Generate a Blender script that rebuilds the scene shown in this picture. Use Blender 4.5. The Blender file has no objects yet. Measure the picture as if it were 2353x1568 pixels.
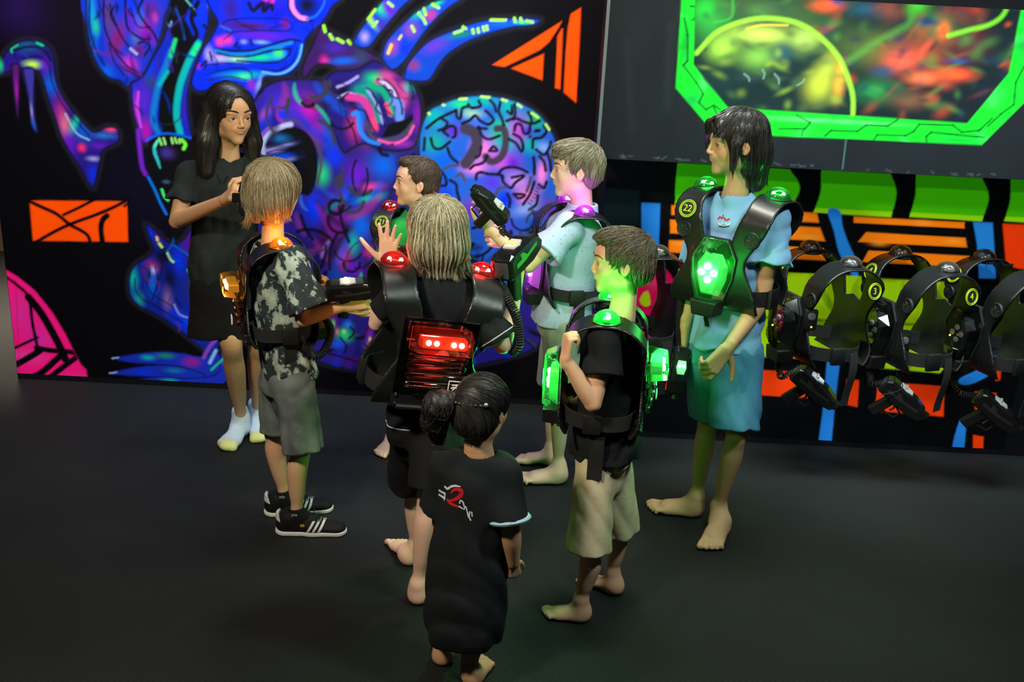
import bpy, bmesh, math, random
import numpy as np
from mathutils import Vector, Matrix

# ------------------------------------------------------------------ camera, world, lights, exposure
SC = bpy.context.scene
COL = SC.collection
CAM_H, PITCH, ROLL, FPX = 1.9, math.radians(18.0), math.radians(2.9), 2288.0
_F = np.array([0, math.cos(PITCH), -math.sin(PITCH)])
_r0 = np.array([1.0, 0, 0]); _u0 = np.array([0, math.sin(PITCH), math.cos(PITCH)])
_R = _r0*math.cos(ROLL) + _u0*math.sin(ROLL)
_U = -_r0*math.sin(ROLL) + _u0*math.cos(ROLL)
cam_d = bpy.data.cameras.new('camera'); cam = bpy.data.objects.new('camera', cam_d); COL.objects.link(cam)
cam_d.sensor_width = 36.0; cam_d.lens = FPX/2353*36.0; cam_d.clip_end = 60; cam_d.clip_start = 0.05
cam.matrix_world = Matrix(((_R[0], _U[0], -_F[0], 0), (_R[1], _U[1], -_F[1], 0), (_R[2], _U[2], -_F[2], CAM_H), (0, 0, 0, 1)))
SC.camera = cam
SC.view_settings.view_transform = 'Standard'; SC.view_settings.look = 'None'
SC.view_settings.exposure = 0.0; SC.view_settings.gamma = 1.0; SC.view_settings.use_curve_mapping = False
SC.cycles.max_bounces = 8; SC.cycles.transparent_max_bounces = 16; SC.cycles.caustics_reflective = False
SC.cycles.caustics_refractive = False; SC.cycles.sample_clamp_indirect = 3.0
w = bpy.data.worlds.new('world'); SC.world = w; w.use_nodes = True
w.node_tree.nodes['Background'].inputs[0].default_value = (0.16, 0.24, 0.30, 1)
w.node_tree.nodes['Background'].inputs[1].default_value = 0.05

def lamp(name, kind, loc, power, color, size=0.3, aim=None, spread=None, blend=0.6, angle=60, size_y=None, parent=None):
    d = bpy.data.lights.new(name, kind); d.energy = power; d.color = color
    if kind == 'AREA':
        d.size = size
        if size_y: d.shape = 'RECTANGLE'; d.size_y = size_y
        if spread: d.spread = math.radians(spread)
    elif kind == 'SPOT':
        d.shadow_soft_size = size; d.spot_size = math.radians(angle); d.spot_blend = blend
    else: d.shadow_soft_size = size
    o = bpy.data.objects.new(name, d); COL.objects.link(o); o.location = loc
    if aim is not None:
        o.rotation_euler = (Vector(aim)-Vector(loc)).to_track_quat('-Z', 'Y').to_euler()
    if parent: o.parent = parent
    return o

WARM = (1.0, 0.86, 0.62); COOL = (0.55, 0.95, 1.0)
# ceiling lamps over the group (soft, slightly warm) and unseen wash lamps added to brighten the painted walls
lamp('ceiling_lamp', 'AREA', (-1.2, 1.2, 2.95), 100, (1.0, .88, .66), size=0.30, aim=(0.0, 3.4, 0.7))
lamp('ceiling_lamp', 'AREA', (1.3, 1.9, 2.95), 48, (.84, 1.0, .90), size=0.30, aim=(0.3, 3.5, 0.4))
lamp('ceiling_lamp', 'AREA', (0.3, 3.6, 2.97), 24, (1.0, .95, .80), size=0.4, aim=(0.1, 3.4, 0.0))
lamp('added_wall_wash', 'AREA', (-1.0, 4.35, 2.97), 22, (0.85, 0.88, 1.0), size=3.4, size_y=0.06, aim=(-1.0, 4.80, 0.7), spread=80)
lamp('added_wall_wash', 'AREA', (1.6, 3.72, 2.97), 11, (0.80, 0.95, 0.9), size=2.2, size_y=0.06, aim=(1.6, 4.06, 1.5), spread=80)
lamp('added_wall_wash', 'AREA', (1.6, 3.6, 2.5), 12, (0.8, 0.95, 1.0), size=2.0, size_y=0.06, aim=(1.6, 4.45, 0.4), spread=60)
lamp('side_room_lamp', 'AREA', (-3.3, 6.3, 2.6), 60, (1.0, .8, .6), size=0.4, aim=(-2.9, 6.2, 0.0), spread=70)

# ------------------------------------------------------------------ pixel of the survey photo -> world point
def ray(px, py):
    return _F*FPX + _R*(px-1176.5) + _U*(784-py)
def P(px, py, Y):
    d = ray(px, py); t = Y/d[1]; return np.array([d[0]*t, Y, CAM_H+d[2]*t])
def G(px, py, z=0.0):
    d = ray(px, py); t = (z-CAM_H)/d[2]; return np.array([d[0]*t, d[1]*t, z])
def V(*a): return np.array(a, float)
def nrm(v):
    v = np.asarray(v, float); return v/max(np.linalg.norm(v), 1e-9)

# ------------------------------------------------------------------ objects
def tag(o, label=None, cat=None, group=None, kind=None):
    if label: o['label'] = label
    if cat: o['category'] = cat
    if group: o['group'] = group
    if kind: o['kind'] = kind
    return o
def mkobj(name, verts, faces, mat, parent=None, smooth=True, cols=None):
    """numpy verts (n,3); faces (m,k) array or list of lists"""
    me = bpy.data.meshes.new(name)
    verts = np.asarray(verts, np.float32)
    if isinstance(faces, np.ndarray):
        n, k = faces.shape
        me.vertices.add(len(verts)); me.vertices.foreach_set('co', verts.ravel())
        me.loops.add(n*k); me.loops.foreach_set('vertex_index', faces.astype(np.int32).ravel())
        me.polygons.add(n); me.polygons.foreach_set('loop_start', np.arange(0, n*k, k, dtype=np.int32))
        me.update(calc_edges=True); me.validate()
    else:
        me.from_pydata(verts.tolist(), [], [list(map(int, f)) for f in faces]); me.update()
    me.polygons.foreach_set('use_smooth', np.full(len(me.polygons), bool(smooth)))
    if cols is not None:
        a = me.color_attributes.new('tint', 'FLOAT_COLOR', 'POINT')
        c = np.ones((len(verts), 4), np.float32); c[:, :3] = cols
        a.data.foreach_set('color', c.ravel())
    if mat: me.materials.append(mat)
    o = bpy.data.objects.new(name, me); COL.objects.link(o)
    if parent is not None: o.parent = parent
    return o
def empty(name, loc, label=None, cat=None, group=None):
    o = bpy.data.objects.new(name, None); COL.objects.link(o); o.location = loc; o.empty_display_size = .1
    return tag(o, label, cat, group)

# simple mesh accumulators ------------------------------------------------
class MB:
    def __init__(s): s.v = []; s.f = []
    def add(s, vs, fs):
        b = len(s.v); s.v += [tuple(map(float, v)) for v in vs]; s.f += [[i+b for i in f] for f in fs]; return s
    def box(s, c, h, R=None, bev=0.0):
        c = np.asarray(c, float); h = np.asarray(h, float); R = np.eye(3) if R is None else R
        if bev <= 0:
            vs = [(sx, sy, sz) for sz in (-1, 1) for sy in (-1, 1) for sx in (-1, 1)]
            fs = [[0, 2, 3, 1], [4, 5, 7, 6], [0, 1, 5, 4], [2, 6, 7, 3], [0, 4, 6, 2], [1, 3, 7, 5]]
            return s.add([c + (np.array(v)*h)@R for v in vs], fs)
        bm = bmesh.new(); bmesh.ops.create_cube(bm, size=2)
        for v in bm.verts: v.co = Vector((v.co.x*h[0], v.co.y*h[1], v.co.z*h[2]))
        bmesh.ops.bevel(bm, geom=list(bm.edges), offset=min(bev, min(h)*.95), segments=2, affect='EDGES', profile=.5)
        vs = [c + np.array(v.co)@R for v in bm.verts]; fs = [[v.index for v in f.verts] for f in bm.faces]; bm.free()
        return s.add(vs, fs)
    def tube(s, pts, r, n=8, cap=True):
        pts = [np.asarray(p, float) for p in pts]; m = len(pts)
        rs = [r]*m if np.isscalar(r) else list(r)
        vs = []; fs = []; up = V(0.13, 0.21, 1)
        prev = None
        for i, p in enumerate(pts):
            t = nrm(pts[min(i+1, m-1)]-pts[max(i-1, 0)])
            a = np.cross(t, up) if prev is None else prev - t*np.dot(prev, t)
            if np.linalg.norm(a) < 1e-4: a = np.cross(t, V(1, 0, 0))
            a = nrm(a); prev = a; b = np.cross(t, a)
            for k in range(n):
                q = 2*math.pi*k/n; vs.append(p + (a*math.cos(q)+b*math.sin(q))*rs[i])
        for i in range(m-1):
            for k in range(n): fs.append([i*n+k, i*n+(k+1) % n, (i+1)*n+(k+1) % n, (i+1)*n+k])
        if cap: fs.append(list(range(n))[::-1]); fs.append([(m-1)*n+k for k in range(n)])
        return s.add(vs, fs)
    def lathe(s, c, axis, prof, n=24, R=None):
        """prof = [(radius, height)], axis = unit vector"""
        axis = nrm(axis); a = np.cross(axis, V(.3, .2, .9)); a = nrm(a); b = np.cross(axis, a); c = np.asarray(c, float)
        vs = []; fs = []
        for (r, h) in prof:
            for k in range(n):
                q = 2*math.pi*k/n; vs.append(c+axis*h+(a*math.cos(q)+b*math.sin(q))*r)
        for i in range(len(prof)-1):
            for k in range(n): fs.append([i*n+k, i*n+(k+1) % n, (i+1)*n+(k+1) % n, (i+1)*n+k])
        fs.append(list(range(n))[::-1]); fs.append([(len(prof)-1)*n+k for k in range(n)])
        return s.add(vs, fs)
    def prism(s, poly, o, X, Y, Z, d0, d1):
        """extrude 2-D outline along Z from d0 to d1"""
        n = len(poly); o = np.asarray(o, float)
        vs = [o+X*p[0]+Y*p[1]+Z*d0 for p in poly]+[o+X*p[0]+Y*p[1]+Z*d1 for p in poly]
        fs = [list(range(n))[::-1], [n+i for i in range(n)]]+[[i, (i+1) % n, n+(i+1) % n, n+i] for i in range(n)]
        return s.add(vs, fs)
    def build(s, name, mat, parent=None, smooth=True, bevel=0.0):
        o = mkobj(name, np.array(s.v), s.f, mat, parent, smooth)
        bm = bmesh.new(); bm.from_mesh(o.data); bmesh.ops.recalc_face_normals(bm, faces=bm.faces); bm.to_mesh(o.data); bm.free()
        if bevel:
            m = o.modifiers.new('b', 'BEVEL'); m.width = bevel; m.segments = 2; m.limit_method = 'ANGLE'
        if smooth:
            try: o.data.set_sharp_from_angle(angle=math.radians(38))
            except Exception: pass
        return o

# ------------------------------------------------------------------ signed-distance modelling on local grids
BIG = 0.08
class Sdf:
    def __init__(s): s.ops = []
    def _a(s, fn, lo, hi, k, mode): s.ops.append((fn, np.asarray(lo, float), np.asarray(hi, float), k, mode)); return s
    def cone(s, a, b, ra, rb, k=0.01, mode='u'):
        a = np.asarray(a, float); b = np.asarray(b, float); ba = b-a; bb = max(float(ba@ba), 1e-9)
        def fn(x, y, z):
            X = x-a[0]; Y = y-a[1]; Z = z-a[2]
            t = np.clip((X*ba[0]+Y*ba[1]+Z*ba[2])/bb, 0, 1)
            return np.sqrt((X-t*ba[0])**2+(Y-t*ba[1])**2+(Z-t*ba[2])**2)-(ra+(rb-ra)*t)
        m = max(ra, rb)
        return s._a(fn, np.minimum(a, b)-m, np.maximum(a, b)+m, k, mode)
    def chain(s, pts, rs, k=0.01, mode='u', ax=None, sq=1.0, sub=5, flat=False):
        """smooth tube through pts with radii rs, optionally flattened along ax / cut flat at its far end"""
        A = np.column_stack([np.array(pts, float), np.array(rs, float)]); n = len(A)
        if n > 2:
            E = np.vstack([2*A[0]-A[1], A, 2*A[-1]-A[-2]]); out = []
            for i in range(n-1):
                p0, p1, p2, p3 = E[i:i+4]
                for t in np.linspace(0, 1, sub, endpoint=False):
                    out.append(.5*((2*p1)+(p2-p0)*t+(2*p0-5*p1+4*p2-p3)*t*t+(3*p1-p0-3*p2+p3)*t**3))
            A = np.vstack([out, A[-1:]])
        g = 1/sq-1; axn = None if ax is None else nrm(ax)
        e = nrm(A[-1, :3]-A[-2, :3]); E_ = A[-1, :3]
        def fn(x, y, z):
            best = None
            for i in range(len(A)-1):
                a = A[i, :3]; b = A[i+1, :3]; ba = b-a; bb = max(float(ba@ba), 1e-9)
                X = x-a[0]; Y = y-a[1]; Z = z-a[2]
                t = np.clip((X*ba[0]+Y*ba[1]+Z*ba[2])/bb, 0, 1 if not (flat and i == len(A)-2) else 3)
                X = X-t*ba[0]; Y = Y-t*ba[1]; Z = Z-t*ba[2]
                if axn is not None:
                    w_ = (X*axn[0]+Y*axn[1]+Z*axn[2])*g
                    X = X+w_*axn[0]; Y = Y+w_*axn[1]; Z = Z+w_*axn[2]
                d = np.sqrt(X*X+Y*Y+Z*Z)-(A[i, 3]+(A[i+1, 3]-A[i, 3])*np.minimum(t, 1))
                best = d if best is None else np.minimum(best, d)
            if axn is not None: best = best*(.5+.5*sq)
            if flat: best = np.maximum(best, (x-E_[0])*e[0]+(y-E_[1])*e[1]+(z-E_[2])*e[2])
            return best
        m = A[:, 3].max()
        return s._a(fn, A[:, :3].min(0)-m, A[:, :3].max(0)+m, k, mode)
    def econe(s, a, b, ra, rb, ax, sq, k=0.01, mode='u'):
        """cone flattened along ax by the factor sq (<1)"""
        a = np.asarray(a, float); b = np.asarray(b, float); ba0 = b-a; ax = nrm(ax-nrm(ba0)*np.dot(ax, nrm(ba0)))
        g = 1/sq-1
        bb = max(float(ba0@ba0), 1e-9)
        def fn(x, y, z):
            X = x-a[0]; Y = y-a[1]; Z = z-a[2]
            t = np.clip((X*ba0[0]+Y*ba0[1]+Z*ba0[2])/bb, 0, 1)
            X = X-t*ba0[0]; Y = Y-t*ba0[1]; Z = Z-t*ba0[2]
            w_ = (X*ax[0]+Y*ax[1]+Z*ax[2])*g
            r = ra+(rb-ra)*t
            q = np.sqrt((X+w_*ax[0])**2+(Y+w_*ax[1])**2+(Z+w_*ax[2])**2)
            return (q-r)*(.5+.5*sq)
        m = max(ra, rb)
        return s._a(fn, np.minimum(a, b)-m, np.maximum(a, b)+m, k, mode)
    def ell(s, c, r, R=None, k=0.01, mode='u'):
        c = np.asarray(c, float); r = np.asarray(r, float) if np.ndim(r) else np.array([r]*3, float); R = np.eye(3) if R is None else R
        def fn(x, y, z):
            X = x-c[0]; Y = y-c[1]; Z = z-c[2]
            q = [X*R[i, 0]+Y*R[i, 1]+Z*R[i, 2] for i in range(3)]
            k0 = np.sqrt(sum((q[i]/r[i])**2 for i in range(3))); k1 = np.sqrt(sum((q[i]/r[i]**2)**2 for i in range(3)))
            return k0*(k0-1)/np.maximum(k1, 1e-6)
        m = max(r)
        e = np.sqrt(((R*r[:, None])**2).sum(0))
        return s._a(fn, c-e, c+e, k, mode)
    def box(s, c, h, R=None, rad=0.005, k=0.0, mode='u'):
        c = np.asarray(c, float); h = np.asarray(h, float); R = np.eye(3) if R is None else R
        def fn(x, y, z):
            X = x-c[0]; Y = y-c[1]; Z = z-c[2]
            q = [np.abs(X*R[i, 0]+Y*R[i, 1]+Z*R[i, 2])-(h[i]-rad) for i in range(3)]
            return np.sqrt(sum(np.maximum(qi, 0)**2 for qi in q))+np.minimum(np.maximum(np.maximum(q[0], q[1]), q[2]), 0)-rad
        e = (np.abs(R)*h[:, None]).sum(0)
        return s._a(fn, c-e, c+e, k, mode)
    def cut(s, c, n, k=0.0):
        """remove everything on the side the normal points to"""
        c = np.asarray(c, float); n = nrm(n)
        return s._a(lambda x, y, z: (x-c[0])*n[0]+(y-c[1])*n[1]+(z-c[2])*n[2], [-99]*3, [99]*3, k, 'i')
    def post(s, fn): return s._a(fn, [-99]*3, [99]*3, 0, 'p')
    @staticmethod
    def _mix(a, v, k, mode):
        if mode == 'p': return a+v
        if mode == 's': v = -v
        if mode == 'u':
            if k <= 0: return np.minimum(a, v)
            h = np.clip(.5+.5*(v-a)/k, 0, 1); return v+(a-v)*h-k*h*(1-h)
        if k <= 0: return np.maximum(a, v)
        h = np.clip(.5-.5*(v-a)/k, 0, 1); return v+(a-v)*h+k*h*(1-h)
    def at(s, p):
        x, y, z = p[:, 0], p[:, 1], p[:, 2]; d = np.full(len(p), 9.0)
        for fn, lo, hi, k, mode in s.ops: d = s._mix(d, fn(x, y, z), k, mode)
        return d
    def grad(s, p, e=.002):
        g = np.stack([s.at(p+V(*[e if i == j else 0 for j in range(3)]))-s.at(p-V(*[e if i == j else 0 for j in range(3)])) for i in range(3)], 1)
        return g/np.maximum(np.linalg.norm(g, axis=1, keepdims=True), 1e-9)
    def mesh(s, h=0.004, off=0.0):
        us = [o for o in s.ops if o[4] == 'u']
        lo = np.min([o[1] for o in us], 0)-3*h-.012; hi = np.max([o[2] for o in us], 0)+3*h+.012
        n = np.ceil((hi-lo)/h).astype(int)+1
        d = np.full(n, BIG, np.float32)
        ax = [(lo[i]+h*np.arange(n[i])).astype(np.float32) for i in range(3)]
        for fn, l, hh, k, mode in s.ops:
            m = k+2*h+.004
            i0 = np.clip(np.floor((l-m-lo)/h).astype(int), 0, n); i1 = np.clip(np.ceil((hh+m-lo)/h).astype(int)+1, 0, n)
            if np.any(i1 <= i0): continue
            x = ax[0][i0[0]:i1[0], None, None]; y = ax[1][None, i0[1]:i1[1], None]; z = ax[2][None, None, i0[2]:i1[2]]
            sl = d[i0[0]:i1[0], i0[1]:i1[1], i0[2]:i1[2]]
            sl[...] = s._mix(sl, fn(x, y, z), k, mode)
        if off: d -= off
        return nets(d, lo, h)

def nets(d, lo, h):
    s = d < 0
    c = np.zeros(tuple(np.array(s.shape)-1), np.uint8); sh = c.shape
    offs = [(i, j, k) for i in (0, 1) for j in (0, 1) for k in (0, 1)]
    for o in offs: c += s[o[0]:o[0]+sh[0], o[1]:o[1]+sh[1], o[2]:o[2]+sh[2]]
    act = (c > 0) & (c < 8)
    I = np.argwhere(act); idx = np.full(sh, -1, np.int32); idx[act] = np.arange(len(I), dtype=np.int32)
    vals = np.stack([d[I[:, 0]+o[0], I[:, 1]+o[1], I[:, 2]+o[2]] for o in offs], 1).astype(np.float64)
    acc = np.zeros((len(I), 3)); cnt = np.zeros(len(I)); O = np.array(offs, float)
    for a in range(8):
        for b in range(a+1, 8):
            if np.abs(O[a]-O[b]).sum() != 1: continue
            va, vb = vals[:, a], vals[:, b]; m = (va < 0) != (vb < 0)
            t = np.where(m, va/np.where(m, va-vb, 1), 0)[:, None]
            acc += np.where(m[:, None], O[a]+(O[b]-O[a])*t, 0); cnt += m
    v = lo+h*(I+acc/np.maximum(cnt, 1)[:, None])
    Q = []
    for axis in range(3):
        a1, a2 = (axis+1) % 3, (axis+2) % 3
        sl0 = [slice(None)]*3; sl1 = [slice(None)]*3
        sl0[axis] = slice(0, -1); sl1[axis] = slice(1, None)
        for q in (a1, a2): sl0[q] = slice(1, -1); sl1[q] = slice(1, -1)
        A = s[tuple(sl0)]; B = s[tuple(sl1)]
        E = np.argwhere(A != B)
        if not len(E): continue
        flip = A[tuple(E.T)]
        E = E.copy(); E[:, a1] += 1; E[:, a2] += 1
        def ci(d1, d2):
            J = E.copy(); J[:, a1] += d1; J[:, a2] += d2; return idx[J[:, 0], J[:, 1], J[:, 2]]
        q = np.stack([ci(-1, -1), ci(0, -1), ci(0, 0), ci(-1, 0)], 1)
        q[~flip] = q[~flip][:, ::-1]
        Q.append(q)
    Q = np.concatenate(Q); Q = Q[(Q >= 0).all(1)]
    return v.astype(np.float32), Q
def relax(v, q, it=2, f=.5):
    """take the stair-steps out of a thin edge"""
    E = np.concatenate([q[:, [0, 1]], q[:, [1, 2]], q[:, [2, 3]], q[:, [3, 0]]]); n = len(v); v = v.astype(np.float64)
    cnt = np.maximum(np.bincount(E[:, 0], minlength=n)+np.bincount(E[:, 1], minlength=n), 1)[:, None]
    for k in range(it):
        for g in (f, -f*.96):
            s_ = np.stack([np.bincount(E[:, 0], v[E[:, 1], i], n)+np.bincount(E[:, 1], v[E[:, 0], i], n) for i in range(3)], 1)
            v = v+g*(s_/cnt-v)
    return v, q
def join(parts):
    vs = []; fs = []; b = 0
    for v, f in parts: vs.append(v); fs.append(f+b); b += len(v)
    return np.concatenate(vs), np.concatenate(fs)

def frame(f, up=(0, 0, 1)):
    """rows: X = subject's right, Y = forward, Z = up"""
    f = nrm(f); x = nrm(np.cross(f, up)); z = np.cross(x, f); return np.array([x, f, z])
def folds(seed, A=0.004, sc=1.0, n=6):
    r = np.random.RandomState(seed); K = []
    for i in range(n):
        v = r.normal(size=3); v[2] *= .55; v = nrm(v)*r.uniform(38, 120)*sc; q = r.normal(size=3)*12*sc; K.append((v, q, r.uniform(0, 6), r.uniform(.5, 1)/(1+i*.25)))
    S = sum(k[3] for k in K)
    def fn(x, y, z):
        t = 0
        for v, q, ph, a in K:
            u = v[0]*x+v[1]*y+v[2]*z+ph+1.6*np.sin(q[0]*x+q[1]*y+q[2]*z+ph*2)
            w_ = .5+.5*np.sin(q[1]*x+q[2]*y+q[0]*z+ph)
            t = t+a*w_*(1-2*np.sqrt(np.sin(u*.5)**2+.02))
        return t*(1.9*A/S)
    return fn

# ------------------------------------------------------------------ materials
def srgb(r, g, b):
    f = lambda c: (c/255)/12.92 if c/255 <= .04045 else ((c/255+.055)/1.055)**2.4
    return (f(r), f(g), f(b))
MATS = {}
def mat(name, col, rough=.6, metal=0., spec=.5, bump=None, attr=False, coat=0., sheen=0., sss=0., emit=None, estr=0., var=None, alpha=None, paint_glow=0.):
    if name in MATS: return MATS[name]
    m = bpy.data.materials.new(name); m.use_nodes = True; nt = m.node_tree; b = nt.nodes['Principled BSDF']; L = nt.links
    b.inputs['Roughness'].default_value = rough; b.inputs['Metallic'].default_value = metal; b.inputs['Specular IOR Level'].default_value = spec
    b.inputs['Coat Weight'].default_value = coat; b.inputs['Sheen Weight'].default_value = sheen
    b.inputs['Base Color'].default_value = (*col, 1)
    src = None
    if attr:
        a = nt.nodes.new('ShaderNodeAttribute'); a.attribute_name = 'tint'; src = a.outputs['Color']
    if var:   # (scale, amount): gentle mottling of the colour
        tc = nt.nodes.new('ShaderNodeTexCoord'); nz = nt.nodes.new('ShaderNodeTexNoise'); nz.inputs['Scale'].default_value = var[0]; nz.inputs['Detail'].default_value = 5
        L.new(tc.outputs['Object'], nz.inputs['Vector'])
        mr = nt.nodes.new('ShaderNodeMapRange'); mr.inputs[1].default_value = .3; mr.inputs[2].default_value = .7; mr.inputs[3].default_value = 1-var[1]; mr.inputs[4].default_value = 1+var[1]*.5
        L.new(nz.outputs['Fac'], mr.inputs[0])
        mx = nt.nodes.new('ShaderNodeVectorMath'); mx.operation = 'SCALE'
        if src: L.new(src, mx.inputs[0])
        else: mx.inputs[0].default_value = col
        L.new(mr.outputs[0], mx.inputs['Scale']); src = mx.outputs[0]
    if src: L.new(src, b.inputs['Base Color'])
    if sss: b.inputs['Subsurface Weight'].default_value = sss; b.inputs['Subsurface Radius'].default_value = (.012, .005, .003); b.inputs['Subsurface Scale'].default_value = 1
    if bump:  # (scale, strength, distance)
        tc = nt.nodes.new('ShaderNodeTexCoord'); nz = nt.nodes.new('ShaderNodeTexNoise'); nz.inputs['Scale'].default_value = bump[0]; nz.inputs['Detail'].default_value = 4
        bp = nt.nodes.new('ShaderNodeBump'); bp.inputs['Strength'].default_value = bump[1]; bp.inputs['Distance'].default_value = bump[2]
        L.new(tc.outputs['Object'], nz.inputs['Vector']); L.new(nz.outputs['Fac'], bp.inputs['Height']); L.new(bp.outputs[0], b.inputs['Normal'])
    if emit: b.inputs['Emission Color'].default_value = (*emit, 1); b.inputs['Emission Strength'].default_value = estr
    if paint_glow and src: L.new(src, b.inputs['Emission Color']); b.inputs['Emission Strength'].default_value = paint_glow
    MATS[name] = m; return m
def clear_mat(name, tint=(1, 1, 1), rough=.05, glow=0., gcol=(1, 1, 1)):
    if name in MATS: return MATS[name]
    m = bpy.data.materials.new(name); m.use_nodes = True; nt = m.node_tree; L = nt.links; nt.nodes.clear()
    out = nt.nodes.new('ShaderNodeOutputMaterial'); mx = nt.nodes.new('ShaderNodeMixShader'); tr = nt.nodes.new('ShaderNodeBsdfTransparent'); gl = nt.nodes.new('ShaderNodeBsdfGlossy')
    fr = nt.nodes.new('ShaderNodeFresnel'); fr.inputs[0].default_value = 1.5
    ad = nt.nodes.new('ShaderNodeMath'); ad.operation = 'MULTIPLY_ADD'; ad.inputs[1].default_value = 1.0; ad.inputs[2].default_value = .05
    tr.inputs[0].default_value = (*tint, 1); gl.inputs['Roughness'].default_value = rough; gl.inputs[0].default_value = (1, 1, 1, 1)
    L.new(fr.outputs[0], ad.inputs[0]); L.new(ad.outputs[0], mx.inputs[0]); L.new(tr.outputs[0], mx.inputs[1]); L.new(gl.outputs[0], mx.inputs[2])
    if glow:   # milky plastic that scatters a little
        df = nt.nodes.new('ShaderNodeBsdfTranslucent'); df.inputs[0].default_value = (*gcol, 1); m2 = nt.nodes.new('ShaderNodeMixShader'); m2.inputs[0].default_value = glow
        L.new(mx.outputs[0], m2.inputs[1]); L.new(df.outputs[0], m2.inputs[2]); L.new(m2.outputs[0], out.inputs[0])
    else: L.new(mx.outputs[0], out.inputs[0])
    MATS[name] = m; return m
def emis(name, col, st):
    return mat(name, (0.02, 0.02, 0.02), emit=col, estr=st)
def spl(pts, closed=False, sub=6):
    A = np.array(pts, float)
    E = np.vstack([A[-1:], A, A[:2]]) if closed else np.vstack([2*A[0]-A[1], A, 2*A[-1]-A[-2]])
    out = []; n = len(A) if closed else len(A)-1
    for i in range(n):
        p0, p1, p2, p3 = E[i:i+4]
        for t in np.linspace(0, 1, sub, endpoint=False):
            out.append(.5*((2*p1)+(p2-p0)*t+(2*p0-5*p1+4*p2-p3)*t*t+(3*p1-p0-3*p2+p3)*t**3))
    if not closed: out.append(A[-1])
    return np.array(out)
# ------------------------------------------------------------------ people
def head(S_, C, R, opt=None):
    """face and skull in head units (S_ = chin to crown in metres); R rows = right, forward, up. returns (Sdf, to-world function)"""
    o = dict(nose=1.0, jaw=1.0, cheek=1.0, eye=True); o.update(opt or {})
    T = lambda x, y, z: C+S_*(x*R[0]+y*R[1]+z*R[2])
    s = Sdf()
    E = lambda c, r, k=.04, m='u': s.ell(T(*c), S_*np.array(r), R, k*S_, m)
    E((0, -.06, .13), (.345, .415, .37), 0)
    E((0, .07, -.07), (.275, .31, .37), .12)
    E((0, .12, .17), (.27, .26, .22), .1)            # forehead
    E((0, .14, -.28), (.19*o['jaw'], .205, .16), .1)
    E((0, .275, -.41), (.095, .085, .08), .08)        # chin
    for q in (-1, 1):
        E((q*.15, .225, -.12), (.10, .10, .11), .08)  # cheek
        E((q*.13, .325, .10), (.10, .045, .03), .06)   # brow
        E((q*.2, .0, -.27), (.075, .13, .1), .08)      # jaw corner
        E((q*.14, .415, .005), (.078, .06, .05), .05, 's')   # socket
        E((q*.14, .292, .0), (.082, .082, .07), .02)   # eyelids
        E((q*.14, .40, -.004), (.064, .07, .029), .008, 's')  # opening between the lids
    n = o['nose']
    s.cone(T(0, .372, .05), T(0, .39+.075*n, -.10), S_*.022, S_*.032, .03*S_)
    E((0, .385+.075*n, -.115), (.037, .04, .034), .02)
    for q in (-1, 1): E((q*.040, .395+.02*n, -.128), (.027, .040, .024), .015)
    E((0, .345, -.19), (.11, .05, .06), .06)
    E((0, .376, -.205), (.060, .036, .017), .02); E((0, .370, -.246), (.054, .037, .022), .02)
    E((0, .412, -.225), (.055, .035, .005), .006, 's')
    for q in (-1, 1):    # ears
        Re = frame(R[1]*.93+R[2]*.25+q*R[0]*-.18, R[2])
        s.ell(T(q*.352, -.05, -.035), S_*np.array((.028, .073, .118)), Re, .02*S_)
        s.ell(T(q*.392, -.040, -.015), S_*np.array((.034, .046, .080)), Re, .006*S_, 's')
        s.ell(T(q*.372, -.058, -.005), S_*np.array((.014, .016, .060)), Re, .008*S_)
        s.ell(T(q*.365, .002, -.055), S_*np.array((.018, .018, .028)), Re, .010*S_)
    return s, T
def arm(s, sh, el, wr, k=1.0):
    el = np.asarray(el); m1 = sh*.5+el*.5; m2 = el*.68+wr*.32
    s.chain([sh, m1, el*.93+m1*.07, el*.93+m2*.07, m2, m2*.4+wr*.6, wr], [.040*k, .038*k, .0325*k, .0315*k, .0325*k, .026*k, .0215*k], .004)
def hand(s, w, fd, pn, L, side=1, curl=(.2, .3, .2), spread=.12, thumb=None, curls=None):
    """w wrist, fd finger direction, pn palm normal, side=+1: thumb on cross(pn,fd) side"""
    a = nrm(fd); n = nrm(pn-a*np.dot(pn, a)); b = np.cross(n, a)*side
    Q = lambda x, y, z=0: w+L*(a*x+b*y+n*z)
    kn = [(.50, .155), (.53, .055), (.50, -.05), (.45, -.145)]; ln = (.40, .45, .41, .32)
    s.cone(Q(-.12, 0), Q(.08, 0), .115*L, .10*L, .05*L)
    for i, (x, y) in enumerate(kn):
        s.cone(Q(.06, y*.55), Q(x, y), .085*L, .068*L, .05*L)
    for i, (x, y) in enumerate(kn):
        c = (curls[i] if curls else curl); p = Q(x, y); ang = 0; sp = spread*(1.5-i)
        dirb = nrm(a*math.cos(sp)+b*math.sin(sp)); r = [.058, .052, .046, .038]
        if i == 3: r = [q*.86 for q in r]
        for j, (fr) in enumerate((.44, .31, .25)):
            ang += c[j]; d = dirb*math.cos(ang)+n*math.sin(ang); q = p+d*ln[i]*L*fr
            s.cone(p, q, r[j]*L, r[j+1]*L, .012*L); p = q
    th = thumb or [(.12, .17, .04), (.30, .31, .09), (.46, .36, .12), (.58, .37, .14)]
    s.chain([Q(*t) for t in th], [.085*L, .066*L, .056*L, .043*L], .035*L)
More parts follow.
